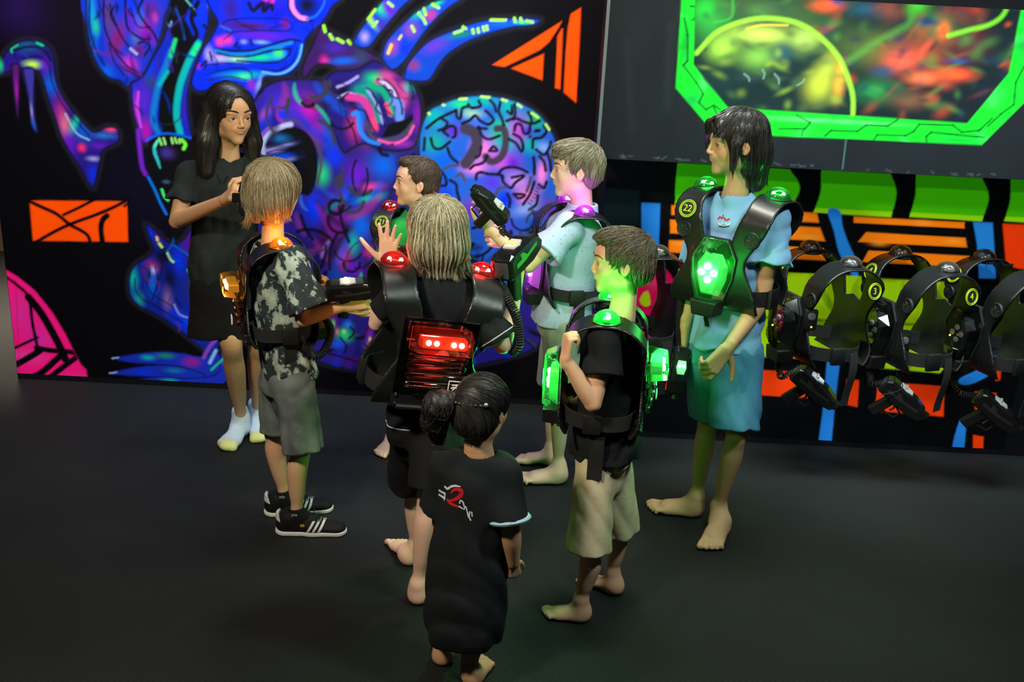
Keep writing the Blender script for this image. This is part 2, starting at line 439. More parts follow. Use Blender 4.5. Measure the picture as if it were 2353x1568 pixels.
def leg(s, hp, kn, an, k=1.0, calfdir=None):
    m = kn*.66+an*.34
    if calfdir is not None: m = m+calfdir*.008*k
    s.chain([hp, hp*.4+kn*.6, kn, kn*.84+an*.16, m, m*.5+an*.5, an*.85+kn*.15, an], [.052*k, .056*k, .0465*k, .043*k, .0455*k, .036*k, .0275*k, .028*k], .004)
def foot(s, heel, d, L, side, an):
    """heel ground point, d direction, side=+1: big toe on the right of d"""
    d = nrm(V(d[0], d[1], 0)); b = V(d[1], -d[0], 0)*side; u = V(0, 0, 1)
    Q = lambda x, y, z: V(heel[0], heel[1], 0)+L*(d*x+b*y+u*z)
    s.cone(an, Q(.16, 0, .2), .028*L/.2, .15*L, .02)
    s.ell(Q(.13, 0, .12), (.13*L, .13*L, .125*L), None, .03)
    s.cone(Q(.14, 0, .14), Q(.16, 0, .24), .12*L, .12*L, .03)
    s.econe(Q(.2, .01, .2), Q(.60, .02, .11), .14*L, .145*L, u, .75, .03)
    s.econe(Q(.25, -.06, .07), Q(.60, -.08, .07), .09*L, .10*L, u, .75, .03)
    s.econe(Q(.5, .05, .12), Q(.65, .03, .07), .11*L, .135*L, u, .5, .02)
    ty = (.135, .045, -.03, -.10, -.162); tx = (.98, .96, .92, .875, .82); tr = (.062, .044, .041, .039, .037)
    for y, x, r in zip(ty, tx, tr):
        s.cone(Q(.66, y*.95, .085), Q((x+.74)/2, y*1.06, .088), r*L*.95, r*L*.9, .006)
        s.cone(Q((x+.74)/2, y*1.06, .088), Q(x-r, y*1.12, .050), r*L*.9, r*L*.98, .003)
    s.ops.append((lambda x, y, z: (.003-z)+0*x+0*y, np.array([-99, -99, -99.]), np.array([99, 99, .04]), .004, 'i'))

def skin_cols(v, base, T=None, S_=1, knees=()):
    c = np.tile(np.array(base, float), (len(v), 1))
    if T is not None:
        def blob(p, r, col, am):
            d = np.linalg.norm(v-p, axis=1)/(r*S_); a = np.clip(1.25-d, 0, 1)[:, None]*am; c[:] = c*(1-a)+np.array(col)*a
        base = np.array(base)
        lip = base*np.array((.80, .50, .50))
        for x in (-.035, -.017, .0, .017, .035): blob(T(x, .42, -.207), .022, lip, .7); blob(T(x, .42, -.245), .024, lip, .7)
        for x in (-.045, -.03, -.015, 0, .015, .03, .045): blob(T(x, .41, -.226), .010, lip*.2, .9)  # shade of the mouth slit painted as a dark line
        for q in (-1, 1):
            blob(T(q*.025, .42, -.148), .018, base*.25, .7)
            blob(T(q*.17, .28, -.13), .11, base*np.array((1.05, .85, .82)), .5)
            blob(T(q*.36, -.05, -.03), .10, base*np.array((1.05, .78, .72)), .7)
            for x in (-.06, -.03, 0, .03, .06): blob(T(q*.14+x, .368-abs(x)*.25, .030-.20*abs(x)), .017, (.015, .010, .008), .9)
    for p in knees:
        d = np.linalg.norm(v-p, axis=1)/.05; a = np.clip(1.2-d, 0, 1)[:, None]*.35; c[:] = c*(1-a)+np.array(base)*np.array((.9, .7, .62))*a
    return c
HEADS = {}
def uvsphere(c, r, n=18, m=12, R=None):
    vs = []; fs = []; R = np.eye(3) if R is None else R; r = np.array([r]*3) if np.isscalar(r) else np.array(r)
    for i in range(m+1):
        for k in range(n):
            a = math.pi*i/m; b = 2*math.pi*k/n
            vs.append(c+(np.array((math.sin(a)*math.cos(b), math.sin(a)*math.sin(b), math.cos(a)))*r)@R)
    for i in range(m):
        for k in range(n): fs.append([i*n+k, (i+1)*n+k, (i+1)*n+(k+1) % n, i*n+(k+1) % n])
    return np.array(vs), np.array(fs)
def eyes(T, R, S_, parent, gaze=None, iris=(.05, .03, .015)):
    g = nrm(R[1] if gaze is None else gaze)
    for q in (-1, 1):
        c = T(q*.14, .292, 0); v, f = uvsphere(c, .070*S_, 24, 24)
        a = np.degrees(np.arccos(np.clip(((v-c)@g)/(.070*S_), -1, 1)))
        col = np.where((a < 13)[:, None], (.004, .004, .004), np.where((a < 28)[:, None], iris, (.42, .40, .38)))
        mkobj('eye', v, f, mat('eye_wet', (1, 1, 1), .12, attr=True, spec=.6), parent, cols=col)
def brows(T, S_, parent, m, t=1.0, lift=0, sdf=None):
    for q in (-1, 1):
        pts = [T(q*x, y, z+lift) for x, y, z in ((.05, .366, .118), (.10, .362, .130), (.16, .332, .130), (.225, .272, .105))]
        pts = spl(pts, False, 4); n = len(pts); rs = np.interp(np.linspace(0, 1, n), [0, .3, .7, 1], [.010, .017, .014, .004])*S_*t
        if HEADS.get(parent.name):
            h = HEADS[parent.name]
            for _ in range(8): pts = pts-h.grad(pts)*(h.at(pts)[:, None]-.0002)
        b = MB(); b.tube(list(pts), list(rs), 8)
        b.build('eyebrow', m, parent)

def strands(vol, starts, flow, n_steps, step, off, stop, seed, rad=.0009, gravity_free=None, jit=.25, cols=((.5, .4, .2),), lens=(.6, 1.0), free=None):
    """tubes that run over the surface of vol; flow(p, n, i) -> wanted direction"""
    r = np.random.RandomState(seed); p = starts.copy(); N = len(p)
    path = [p.copy()]; alive = np.ones(N, bool); last = np.zeros(N, int)
    offs = off*r.uniform(-.6, 1.2, (N, 1)); jd = r.normal(size=(N, 3))*jit; L = (n_steps*r.uniform(*lens, N)).astype(int)
    prev = None
    for i in range(n_steps):
        n = vol.grad(p); d = flow(p, n, i)+jd*(.4+.6*math.sin(i*.8))
        fr = free(p)[:, None] if free is not None else np.zeros((N, 1))
        t = d-n*np.sum(d*n, 1, keepdims=True)*.92*(1-fr)
        t /= np.maximum(np.linalg.norm(t, axis=1, keepdims=True), 1e-6)
        if prev is not None: t = t*.6+prev*.4; t /= np.maximum(np.linalg.norm(t, axis=1, keepdims=True), 1e-6)
        prev = t
        q = p+t*step
        s_ = vol.at(q)[:, None]; q = q-vol.grad(q)*np.clip(s_-offs, -step, step)*.8*(1-fr*(s_ > 0))
        alive &= ~stop(q) & (i < L)
        p = np.where(alive[:, None], q, p); last += alive
        path.append(p.copy())
    path = np.array(path)  # steps, N, 3
    sel = np.arange(0, len(path), 2) if len(path) > 12 else np.arange(len(path)); path = path[sel]; last = np.minimum((last+1)//(2 if len(sel) < n_steps else 1), len(path)-1)
    vs = []; fs = []; cs = []; b = 0; cols = np.array(cols)
    for j in range(N):
        m = last[j]+1
        if m < 3: continue
        pts = path[:m, j]; tt = np.gradient(pts, axis=0); tt /= np.maximum(np.linalg.norm(tt, axis=1, keepdims=True), 1e-9)
        a = np.cross(tt, (.3, .2, .93)); a /= np.maximum(np.linalg.norm(a, axis=1, keepdims=True), 1e-9); c = np.cross(tt, a)
        rr = rad*r.uniform(.6, 1.5)*np.sin(np.linspace(.5, math.pi*.97, m))[:, None]
        ring = [pts+rr*(a*math.cos(q)+c*math.sin(q)) for q in (0, 2.094, 4.189)]
        v = np.stack(ring, 1).reshape(-1, 3); vs.append(v)
        k = np.arange(m-1)[:, None]*3
        for q in range(3): fs.append(np.concatenate([b+k+q, b+k+(q+1) % 3, b+k+3+(q+1) % 3, b+k+3+q], 1))
        cc = cols[r.randint(len(cols))]*r.uniform(.7, 1.25); cs.append(np.tile(cc, (3*m, 1))); b += 3*m
    return np.concatenate(vs), np.concatenate(fs), np.concatenate(cs)

def hair(parent, T, R, S_, vol_prims, sub_prims, cols, seed, whorl=(0, -.25, .5), bottom=lambda x, y: -.2, n=900, comb=(0, 0, 0), flick=0., rad=.0011,
         rough=.38, step=.045, steps=22, rootz=.12, name='hair', label=None, lens=(.6, 1.), frontstop=True, ridge=.004, h=.0048, jit=.25, hairline=.20, freez=-9.):
    s = Sdf()
    for pr in vol_prims:
        if len(pr[0]) == 3 and np.ndim(pr[1]) and len(pr[1]) == 3 and len(pr) < 4: s.ell(T(*pr[0]), S_*np.array(pr[1]), R, S_*(pr[2] if len(pr) > 2 else .06))
        else: s.cone(T(*pr[0]), T(*pr[1]), S_*pr[2], S_*pr[3], S_*.06)
    for pr in sub_prims: s.ell(T(*pr[0]), S_*np.array(pr[1]), R, S_*.03, 's')
    W = T(*whorl); rr = np.random.RandomState(seed)
    # ridges radiating from the whorl
    Rx, Ry, Rz = R
    k1, k2 = rr.uniform(0, 6, 2)
    def rid(x, y, z):
        X = x-W[0]; Y = y-W[1]; Z = z-W[2]
        a = np.arctan2(X*Rx[0]+Y*Rx[1]+Z*Rx[2], X*Ry[0]+Y*Ry[1]+Z*Ry[2])
        d = np.sqrt(X*X+Y*Y+Z*Z)
        return ridge*(np.sin(a*17+k1+8*d)*.5+np.sin(a*41+k2+25*d)*.5)*np.clip(d*14, 0, 1)
    s.post(rid)
    v, f = s.mesh(h)
    base = np.mean(cols, 0)*.62
    parts = [(v, f)]; cc = [np.tile(base, (len(v), 1))*(1+.25*np.sin((v@R[0])*900)[:, None])]
    # strands start on the mesh itself
    hz = (v-np.array(T(0, 0, 0)))@np.array(R[2])/S_; hy = (v-np.array(T(0, 0, 0)))@np.array(R[1])/S_
    n = int(n*1.25); rad = rad*.75
    cand = np.where(hz > rootz)[0]
    st = v[rr.choice(cand, n)].astype(float)
    gv = -R[2]
    def flow(p, nn, i):
        d = p-W; dl = np.linalg.norm(d, axis=1, keepdims=True); d = d/np.maximum(dl, 1e-6)
        z = ((p-T(0, 0, 0))@R[2])[:, None]/S_
        g = np.clip((.45-z)*1.6, 0, 1.2)
        out = (p-T(0, 0, z.mean()))-((p-T(0, 0, 0))@R[2])[:, None]*R[2]
        out = out/np.maximum(np.linalg.norm(out, axis=1, keepdims=True), 1e-6)
        return d*(1-.5*g)+gv*g+(comb[0]*R[0]+comb[1]*R[1]+comb[2]*R[2])*np.clip(1-g, .2, 1)+out*flick*np.clip((-.15-z)*4, 0, 1)
    C0 = T(0, 0, 0)
    def stop(p):
        l = (p-C0)/S_; x = l@R[0]; y = l@R[1]; z = l@R[2]
        return (z < np.array([bottom(a, b) for a, b in zip(x, y)])) | ((y > .22) & (z < hairline) & (np.abs(x) < .30) & frontstop)
    v2, f2, c2 = strands(s, st, flow, steps, step*S_, .012*S_, stop, seed, rad, cols=cols, lens=lens, jit=jit, free=lambda p: np.clip((freez-((p-C0)@R[2])/S_)*6, 0, 1))
    parts.append((v2, f2)); cc.append(c2)
    V_, F_ = join(parts)
    m = mat('hair_fibre_%d' % int(rough*100), (1, 1, 1), rough, attr=True, spec=.5)
    o = mkobj(name, V_, F_, m, parent, cols=np.concatenate(cc))
    if label: o['label'] = label
    return s
# ------------------------------------------------------------------ the room and its painted walls
YB, YR, YU = 4.80, 4.45, 4.10          # distances: monster wall, rack wall, upper box
def toW(pts, Y):
    return np.array([[P(x, y, Y)[0], P(x, y, Y)[2]] for x, y in pts])
class Canvas:
    """paint laid on a wall: an array of colours over the wall plane y = Y, fine enough to carry the brush marks"""
    def __init__(s, Y, x0, x1, z0, z1, h, base):
        s.Y, s.x0, s.z0, s.h = Y, x0, z0, h
        s.nx = int(round((x1-x0)/h))+1; s.nz = int(round((z1-z0)/h))+1
        s.x = x0+h*np.arange(s.nx); s.z = z0+h*np.arange(s.nz)
        s.c = np.tile(np.array(base, float), (s.nz, s.nx, 1)); s.px = Y/(FPX*1.02)
        s.clip = None
    def _win(s, lo, hi):
        i0 = max(int((lo[0]-s.x0)/s.h)-1, 0); i1 = min(int((hi[0]-s.x0)/s.h)+3, s.nx)
        j0 = max(int((lo[1]-s.z0)/s.h)-1, 0); j1 = min(int((hi[1]-s.z0)/s.h)+3, s.nz)
        return i0, i1, j0, j1
    def _put(s, w_, a, col):
        i0, i1, j0, j1 = w_
        if s.clip is not None: a = a*s.clip[j0:j1, i0:i1]
        s.c[j0:j1, i0:i1] = s.c[j0:j1, i0:i1]*(1-a[..., None])+np.array(col)*a[..., None]
    def mask(s, W, soft):
        W = np.asarray(W); lo = W.min(0)-soft*2; hi = W.max(0)+soft*2; w_ = i0, i1, j0, j1 = s._win(lo, hi)
        if i1 <= i0 or j1 <= j0: return w_, np.zeros((max(j1-j0, 0), max(i1-i0, 0)))
        X, Z = np.meshgrid(s.x[i0:i1], s.z[j0:j1]); ins = np.zeros(X.shape, bool); d = np.full(X.shape, 9.)
        for a, b in zip(W, np.roll(W, -1, 0)):
            c = (a[1] > Z) != (b[1] > Z)
            ins ^= c & (X < (b[0]-a[0])*(Z-a[1])/((b[1]-a[1]) or 1e-9)+a[0])
            ba = b-a; t = np.clip(((X-a[0])*ba[0]+(Z-a[1])*ba[1])/max(ba@ba, 1e-12), 0, 1)
            d = np.minimum(d, (X-a[0]-t*ba[0])**2+(Z-a[1]-t*ba[1])**2)
        d = np.sqrt(d)*np.where(ins, -1, 1)
        return w_, np.clip(.5-d/(2*soft), 0, 1)
    def fill(s, pts, col, soft=1.2, smooth=True, a=1.0):
        W = toW(pts, s.Y)
        if smooth: W = spl(W, True, 4)
        w_, m = s.mask(W, max(soft*s.px, s.h*.8)); s._put(w_, m*a, srgb(*col)); return s
    def setclip(s, pts, soft=1.2, smooth=True):
        if pts is None: s.clip = None; return s
        W = toW(pts, s.Y)
        if smooth: W = spl(W, True, 4)
        s.clip = None; w_, m = s.mask(W, max(soft*s.px, s.h*.8)); c = np.zeros((s.nz, s.nx)); c[w_[2]:w_[3], w_[0]:w_[1]] = m; s.clip = c; return s
    def line(s, pts, col, wd=3.0, soft=1.0, a=1.0, taper=False):
        W = spl(toW(pts, s.Y), False, 5); wd = wd*s.px/2; so = max(soft*s.px, s.h*.7); n = len(W)
        w_ = i0, i1, j0, j1 = s._win(W.min(0)-wd-so*2, W.max(0)+wd+so*2)
        if i1 <= i0 or j1 <= j0: return s
        X, Z = np.meshgrid(s.x[i0:i1], s.z[j0:j1]); d = np.full(X.shape, 9.)
        for k, (p, q) in enumerate(zip(W[:-1], W[1:])):
            ba = q-p; t = np.clip(((X-p[0])*ba[0]+(Z-p[1])*ba[1])/max(ba@ba, 1e-12), 0, 1)
            r = wd*(1-abs((k+.5)/n*2-1)**2*.8) if taper else wd
            d = np.minimum(d, np.sqrt((X-p[0]-t*ba[0])**2+(Z-p[1]-t*ba[1])**2)-r)
        s._put(w_, np.clip(.5-d/(2*so), 0, 1)*a, srgb(*col)); return s
    def blob(s, x, y, r, col, a=1.0, ry=None, rot=0):
        p = P(x, y, s.Y); r = r*s.px; ry = (ry or r/s.px)*s.px; R = max(r, ry)*1.6
        w_ = i0, i1, j0, j1 = s._win((p[0]-R, p[2]-R), (p[0]+R, p[2]+R))
        if i1 <= i0 or j1 <= j0: return s
        X, Z = np.meshgrid(s.x[i0:i1]-p[0], s.z[j0:j1]-p[2]); c, sn = math.cos(math.radians(rot)), math.sin(math.radians(rot))
        q = ((X*c+Z*sn)/r)**2+((-X*sn+Z*c)/ry)**2
        s._put(w_, np.exp(-q*1.7)*a*np.clip(2.4-q, 0, 1), srgb(*col)); return s
    def build(s, name, mat_, slab, parent=None):
        X, Z = np.meshgrid(s.x, s.z); v = np.stack([X.ravel(), np.full(X.size, s.Y), Z.ravel()], 1)
        k = (np.arange(s.nz-1)[:, None]*s.nx+np.arange(s.nx-1)).ravel(); f = np.stack([k, k+1, k+1+s.nx, k+s.nx], 1)
        (a0, a1, b0, b1, c0, c1) = slab
        bv = np.array([(x, y, z) for z in (c0, c1) for y in (b0, b1) for x in (a0, a1)], float); n = len(v)
        bf = np.array([[0, 2, 3, 1], [4, 5, 7, 6], [0, 1, 5, 4], [2, 6, 7, 3], [0, 4, 6, 2], [1, 3, 7, 5]])+n
        cols = np.concatenate([s.c.reshape(-1, 3), np.tile((.004, .004, .006), (8, 1))])
        o = mkobj(name, np.concatenate([v, bv]), np.concatenate([f, bf]), mat_, parent, smooth=False, cols=cols)
        return tag(o, kind='structure')
K = (3, 2, 6); DK = (14, 16, 24)
# emission added to every mural colour to brighten it, standing for black-light fluorescence
PAINT = mat('glowing_mural_paint', (1, 1, 1), .7, attr=True, spec=.12, paint_glow=.40, bump=(180, .08, .002))
xl = P(22, 700, YB)[0]; xc = P(1380, 200, YB)[0]+.02
c = Canvas(YB, xl+.002, xc, .03, 2.02, .0060, srgb(*K))
# soft purple bloom of overspray on the black wall
for (x, y, r, col, a) in ((120, 60, 160, (18, 6, 30), .6), (330, 430, 160, (14, 12, 40), .5), (40, 20, 70, (40, 10, 90), .5), (1100, 120, 160, (10, 12, 26), .5)): c.blob(x, y, r, col, a)
B1, B2, CY, TL, GN, YG, PU, MG, PK, LV, GY = (0, 45, 225), (0, 90, 215), (10, 135, 205), (0, 165, 165), (20, 210, 120), (150, 235, 60), (95, 20, 190), (165, 25, 165), (225, 60, 150), (165, 150, 225), (62, 62, 78)
def body(pts, base, blobs=(), lines=(), rim=None, rw=3, grey=True):
    if grey: c.line(pts+[pts[0]], (40, 40, 52), rw+10, 6, .6)
    c.fill(pts, base); c.setclip(pts, 2)
    for b in blobs: c.blob(*b)
    for l in lines: c.line(*l)
    c.clip = None
    if rim: c.line(pts+[pts[0]], rim, rw, 1.2)
    else: c.line(pts+[pts[0]], (6, 8, 24), 5, 2, .8)
# --- raised claw arm on the left
arm_p = [(-6, 170), (8, 130), (28, 106), (58, 93), (92, 96), (115, 112), (125, 140), (127, 175), (135, 205), (155, 238), (182, 272), (214, 303), (245, 292), (268, 296), (272, 325), (236, 345), (230, 372), (222, 405), (214, 432), (200, 415), (182, 382), (160, 348), (140, 312), (128, 275), (112, 232), (100, 190), (88, 165), (62, 160), (40, 158), (20, 165)]
body(arm_p, (34, 20, 130), [(60, 105, 40, (10, 80, 130), 1, 16), (75, 148, 22, (190, 240, 60), 1, 10), (104, 150, 14, PU, .9, 20), (118, 195, 22, B2, .9, 30), (140, 262, 18, (170, 40, 130), .9, 40), (150, 290, 14, (225, 110, 120), .9, 30), (172, 285, 10, GN, 1, 26, -30), (190, 300, 30, B2, .7), (160, 330, 18, PU, .9, 40), (188, 340, 11, (250, 40, 90), 1), (215, 365, 18, LV, .9, 7), (240, 312, 30, (30, 110, 200), .9, 9), (255, 298, 18, (235, 70, 110), .9, 7), (228, 335, 26, PU, .8, 10), (214, 400, 14, B1, 1, 26)],
     [([(30, 118), (60, 108), (95, 112), (118, 140)], (8, 14, 40), 5, 2), ([(50, 135), (90, 130), (112, 150), (120, 190), (150, 250), (205, 312)], (8, 10, 40), 3, 2), ([(150, 262), (175, 305), (205, 322)], (140, 200, 210), 3, 2), ([(28, 120), (26, 112), (40, 103)], GN, 4, 2), ([(85, 98), (98, 104)], GN, 5, 2)])
body([(26, 148), (44, 150), (44, 200), (42, 268), (36, 250), (30, 200)], (80, 20, 110), [(40, 210, 8, MG, .8, 30)], grey=False)
body([(52, 158), (78, 160), (78, 215), (80, 262), (86, 305), (72, 285), (64, 220)], (55, 50, 150), [(74, 285, 12, B2, .9, 16), (72, 255, 4, LV, .8, 20)], grey=False)
c.blob(0, 150, 8, GN, .9, 16)
# --- big folded ear
ear = [(198, -14), (200, 62), (212, 118), (228, 155), (250, 178), (276, 186), (292, 200), (304, 192), (330, 172), (352, 130), (368, 88), (378, 40), (380, -14)]
body(ear, (10, 45, 190), [(212, 30, 12, CY, 1, 60), (220, 62, 10, (20, 180, 130), 1, 22), (212, 110, 14, B2, 1, 40), (245, 165, 24, B2, .9, 18, -30), (250, 40, 16, (80, 50, 120), 1, 60), (270, 90, 20, (120, 20, 100), 1, 50, -20), (298, 148, 22, (190, 45, 190), 1, 20, -35), (310, 90, 12, (60, 110, 170), .8, 20), (300, 30, 16, B1, 1, 50), (330, 60, 26, (140, 10, 150), 1, 30), (340, 85, 26, (120, 0, 160), 1, 14, -30), (350, 25, 22, (90, 20, 120), .9, 30), (320, 115, 18, (90, 20, 110), 1, 20), (322, 40, 12, B2, .9, 30), (356, 40, 8, PK, .5, 14)],
     [([(206, 0), (206, 60), (218, 110), (240, 150)], (0, 20, 50), 4, 1.5), ([(238, -5), (240, 60), (258, 108)], (4, 6, 22), 4, 1.5), ([(252, 10), (262, 45), (280, 85), (300, 112), (316, 126)], (14, 4, 24), 4, 1.5), ([(262, 15), (254, 35), (266, 58)], (6, 2, 12), 4, 1.5), ([(288, 0), (290, 50), (300, 72), (328, 90), (345, 88)], (14, 4, 24), 5, 1.5), ([(330, -5), (318, 25), (335, 55), (352, 75), (364, 100)], (8, 4, 18), 5, 1.5), ([(300, 20), (316, 60), (345, 62)], (8, 4, 22), 3, 1.5), ([(318, 100), (330, 96), (344, 106), (332, 128)], (10, 2, 14), 4, 1.5), ([(262, 115), (290, 150), (318, 168)], (40, 8, 50), 5, 2), ([(250, 100), (262, 140), (285, 172)], (0, 20, 90), 4, 1.5), ([(300, 112), (314, 124)], (160, 160, 210), 6, 2)])
# --- column of the throat with its green highlights
trunk = [(300, 192), (330, 172), (352, 130), (372, 96), (384, 60), (400, -14), (470, -14), (480, 40), (470, 90), (452, 140), (436, 190), (430, 240), (438, 300), (440, 322), (400, 316), (360, 322), (330, 330), (318, 300), (306, 250)]
body(trunk, (10, 35, 175), [(330, 230, 20, (80, 30, 190), 1, 50), (335, 300, 14, (170, 10, 160), 1, 30), (313, 250, 9, (170, 40, 200), .9, 40), (345, 182, 16, (45, 60, 75), 1, 34, 20), (342, 155, 22, B1, .8, 30), (360, 270, 12, B1, 1, 50), (432, 250, 16, (50, 30, 150), 1, 40), (445, 190, 18, (60, 64, 78), 1, 22), (448, 225, 8, (150, 40, 190), 1, 22), (460, 15, 26, B1, 1, 60), (400, 30, 16, B2, .8, 30), (430, 60, 26, B1, 1, 40)],
     [([(422, -10), (402, 40), (418, 78), (426, 112), (408, 165), (392, 215), (386, 262), (386, 305)], (4, 6, 10), 46, 4), ([(404, 20), (416, 52), (424, 90)], (10, 60, 150), 5, 2), ([(394, 118), (382, 150), (366, 190), (356, 235), (352, 275), (364, 305)], (10, 110, 190), 13, 4), ([(385, 165), (366, 195)], TL, 8, 3), ([(403, 92), (392, 128)], (30, 200, 100), 8, 3), ([(456, 100), (440, 128), (426, 160), (414, 195), (407, 235), (406, 270), (414, 306)], (0, 165, 170), 15, 3), ([(455, 104), (444, 124)], (20, 220, 130), 11, 3), ([(460, -5), (440, 40), (452, 78), (440, 96)], (4, 8, 20), 10, 2), ([(476, 10), (488, 40), (478, 74)], (90, 150, 210), 4, 2), ([(428, 0), (446, 22)], (90, 180, 190), 3, 1.5), ([(374, 40), (390, 60), (394, 50)], (90, 150, 190), 4, 2), ([(318, 212), (316, 250), (324, 292)], (190, 60, 220), 6, 2), ([(432, 215), (430, 262), (432, 290)], (30, 20, 190), 6, 2), ([(452, 205), (446, 260)], (120, 60, 210), 5, 2), ([(460, 150), (466, 140), (462, 162)], (150, 50, 180), 6, 2), ([(440, 20), (448, 34)], (10, 12, 30), 10, 2), ([(494, 18), (500, 46), (486, 52)], (8, 12, 40), 8, 2), ([(496, 70), (478, 66), (468, 58)], (10, 12, 30), 6, 2)])
# --- blue brow and beak
face = [(470, -14), (764, -14), (760, 18), (742, 50), (716, 74), (702, 92), (696, 120), (686, 150), (664, 170), (636, 176), (606, 178), (600, 205), (584, 232), (566, 216), (540, 196), (500, 200), (458, 210), (440, 190), (452, 148), (468, 110), (486, 84), (500, 50), (484, 20)]
body(face, (0, 38, 225), [(530, 20, 26, (50, 20, 110), .8, 40), (620, 10, 40, (50, 20, 200), 1, 24), (640, 40, 40, (0, 20, 220), .8, 40), (570, 60, 70, (70, 20, 80), 1, 11), (655, 55, 12, (110, 20, 110), 1, 14), (600, 82, 70, (100, 20, 190), .9, 11), (505, 96, 12, (235, 55, 150), 1), (522, 92, 15, (235, 55, 150), 1, 12), (560, 96, 9, (130, 140, 220), 1, 6), (600, 97, 20, (120, 160, 220), 1, 5), (480, 125, 12, LV, 1, 20), (505, 134, 24, (180, 160, 215), 1, 11), (545, 136, 30, (150, 220, 170), 1, 9), (600, 132, 46, (10, 205, 130), 1, 10, 6), (640, 122, 16, (60, 225, 110), 1, 14), (560, 172, 60, TL, 1, 10, 4), (562, 176, 18, (60, 225, 150), 1, 9), (456, 152, 8, (150, 30, 190), 1), (578, 195, 11, (140, 30, 170), 1, 14), (596, 195, 8, (130, 150, 230), 1, 26, -20), (690, 130, 10, B2, 1, 30)],
     [([(510, 60), (520, 48), (570, 42), (640, 43), (668, 52), (664, 70), (600, 70), (520, 74)], (8, 8, 40), 3, 1.5, .8), ([(496, 112), (530, 116), (575, 116), (615, 106), (660, 92), (690, 94)], (0, 20, 50), 5, 1.5), ([(495, 116), (530, 124), (575, 123), (615, 112), (670, 98)], (10, 120, 200), 7, 2), ([(500, 122), (540, 130), (580, 128), (625, 116), (668, 112)], (0, 12, 40), 4, 1.5), ([(668, 112), (664, 126), (640, 142), (600, 144), (545, 139)], (4, 20, 60), 4, 1.5), ([(475, 150), (510, 146), (560, 146)], (10, 10, 90), 3, 1.5), ([(482, 120), (487, 138)], (8, 6, 20), 5, 1), ([(462, 152), (474, 140), (470, 158)], (30, 4, 40), 4, 1.5), ([(475, 172), (510, 162), (550, 158), (575, 165), (580, 182)], (0, 30, 60), 3, 1.5), ([(475, 186), (520, 176), (566, 184)], (30, 30, 80), 3, 1.5), ([(604, 166), (640, 170), (668, 158), (688, 132), (694, 104)], (90, 170, 230), 5, 2), ([(600, 158), (640, 162), (672, 142), (684, 110)], (0, 20, 90), 3, 1.5), ([(572, 8), (582, 24), (604, 6), (606, 26), (622, 10), (626, 22)], (12, 14, 50), 9, 2), ([(606, -4), (626, 2)], (200, 40, 180), 9, 3), ([(545, 98), (540, 106), (552, 110)], (10, 20, 40), 5, 2), ([(576, 92), (580, 104)], (10, 20, 40), 5, 2), ([(508, 60), (530, 70)], (60, 90, 180), 4, 2)])
c.blob(706, 12, 36, (6, 8, 14), 1, 34); c.line([(670, -10), (672, 18), (686, 38), (704, 44)], (240, 130, 200), 10, 2.5); c.line([(704, 44), (726, 36), (744, 10), (746, -10)], (20, 90, 200), 5, 2); c.line([(664, -10), (664, 22), (690, 48), (720, 48)], (8, 10, 40), 3, 1.5)
def marks(poly, n, seed, cols, wd=(3, 7), L=(20, 70), a0=None):
    r_ = np.random.RandomState(seed); P_ = np.array(poly); lo = P_.min(0); hi = P_.max(0); c.setclip(poly, 2)
    for k in range(n):
        x = r_.uniform(lo[0], hi[0]); y = r_.uniform(max(lo[1], -5), hi[1]); a = (a0 if a0 is not None else 1.5)+r_.normal()*.45; L_ = r_.uniform(*L); cv = r_.normal()*1.3; pts = []
        for t in range(6): pts.append((x, y)); x += math.cos(a)*L_/6; y += math.sin(a)*L_/6; a += cv/6
        c.line(pts, cols[r_.randint(len(cols))], r_.uniform(*wd), 2.5, .8, taper=True)
    c.clip = None
marks(ear, 26, 1, [(6, 4, 20), (20, 8, 50), (0, 30, 120), (110, 10, 110)]); marks(trunk, 24, 2, [(5, 8, 20), (30, 34, 44), (0, 40, 140), (60, 20, 130)])
marks(face, 16, 3, [(5, 8, 40), (0, 20, 110)], (2, 5), a0=.2); marks(arm_p, 16, 4, [(10, 8, 30), (60, 20, 90), (20, 60, 160)], (2, 5), (15, 40), .9)
# --- open fanged mouth below the throat
c.fill([(342, 324), (365, 312), (400, 309), (430, 314), (445, 330), (440, 420), (425, 500), (400, 560), (385, 480), (362, 440), (345, 395)], (6, 7, 12))
c.line([(318, 300), (320, 330), (326, 380), (334, 400)], (110, 30, 190), 10, 3); c.line([(338, 322), (370, 308), (405, 309), (440, 318)], B2, 5, 2)
c.blob(385, 352, 20, (70, 40, 120), .9, 16); c.blob(380, 350, 12, (20, 50, 140), .8)
for q, (a, b) in enumerate((((366, 319), (371, 332)), ((376, 318), (380, 331)), ((394, 318), (397, 329)), ((402, 318), (406, 328)), ((412, 320), (413, 328)))): c.line([a, b], (140, 225, 110), 5, 1.2, taper=False)
c.line([(364, 322), (355, 336), (356, 352), (362, 368), (368, 386)], (40, 180, 190), 8, 1.5, taper=True); c.line([(362, 324), (356, 336)], (90, 215, 160), 6, 1.5); c.line([(418, 322), (426, 332), (422, 342)], (110, 230, 60), 8, 1.5)
c.line([(341, 408), (355, 435), (368, 465), (382, 492)], (0, 110, 225), 6, 2); c.line([(372, 436), (378, 452), (386, 460)], (60, 230, 120), 6, 1.5); c.blob(382, 418, 10, (60, 90, 140), .9, 5)
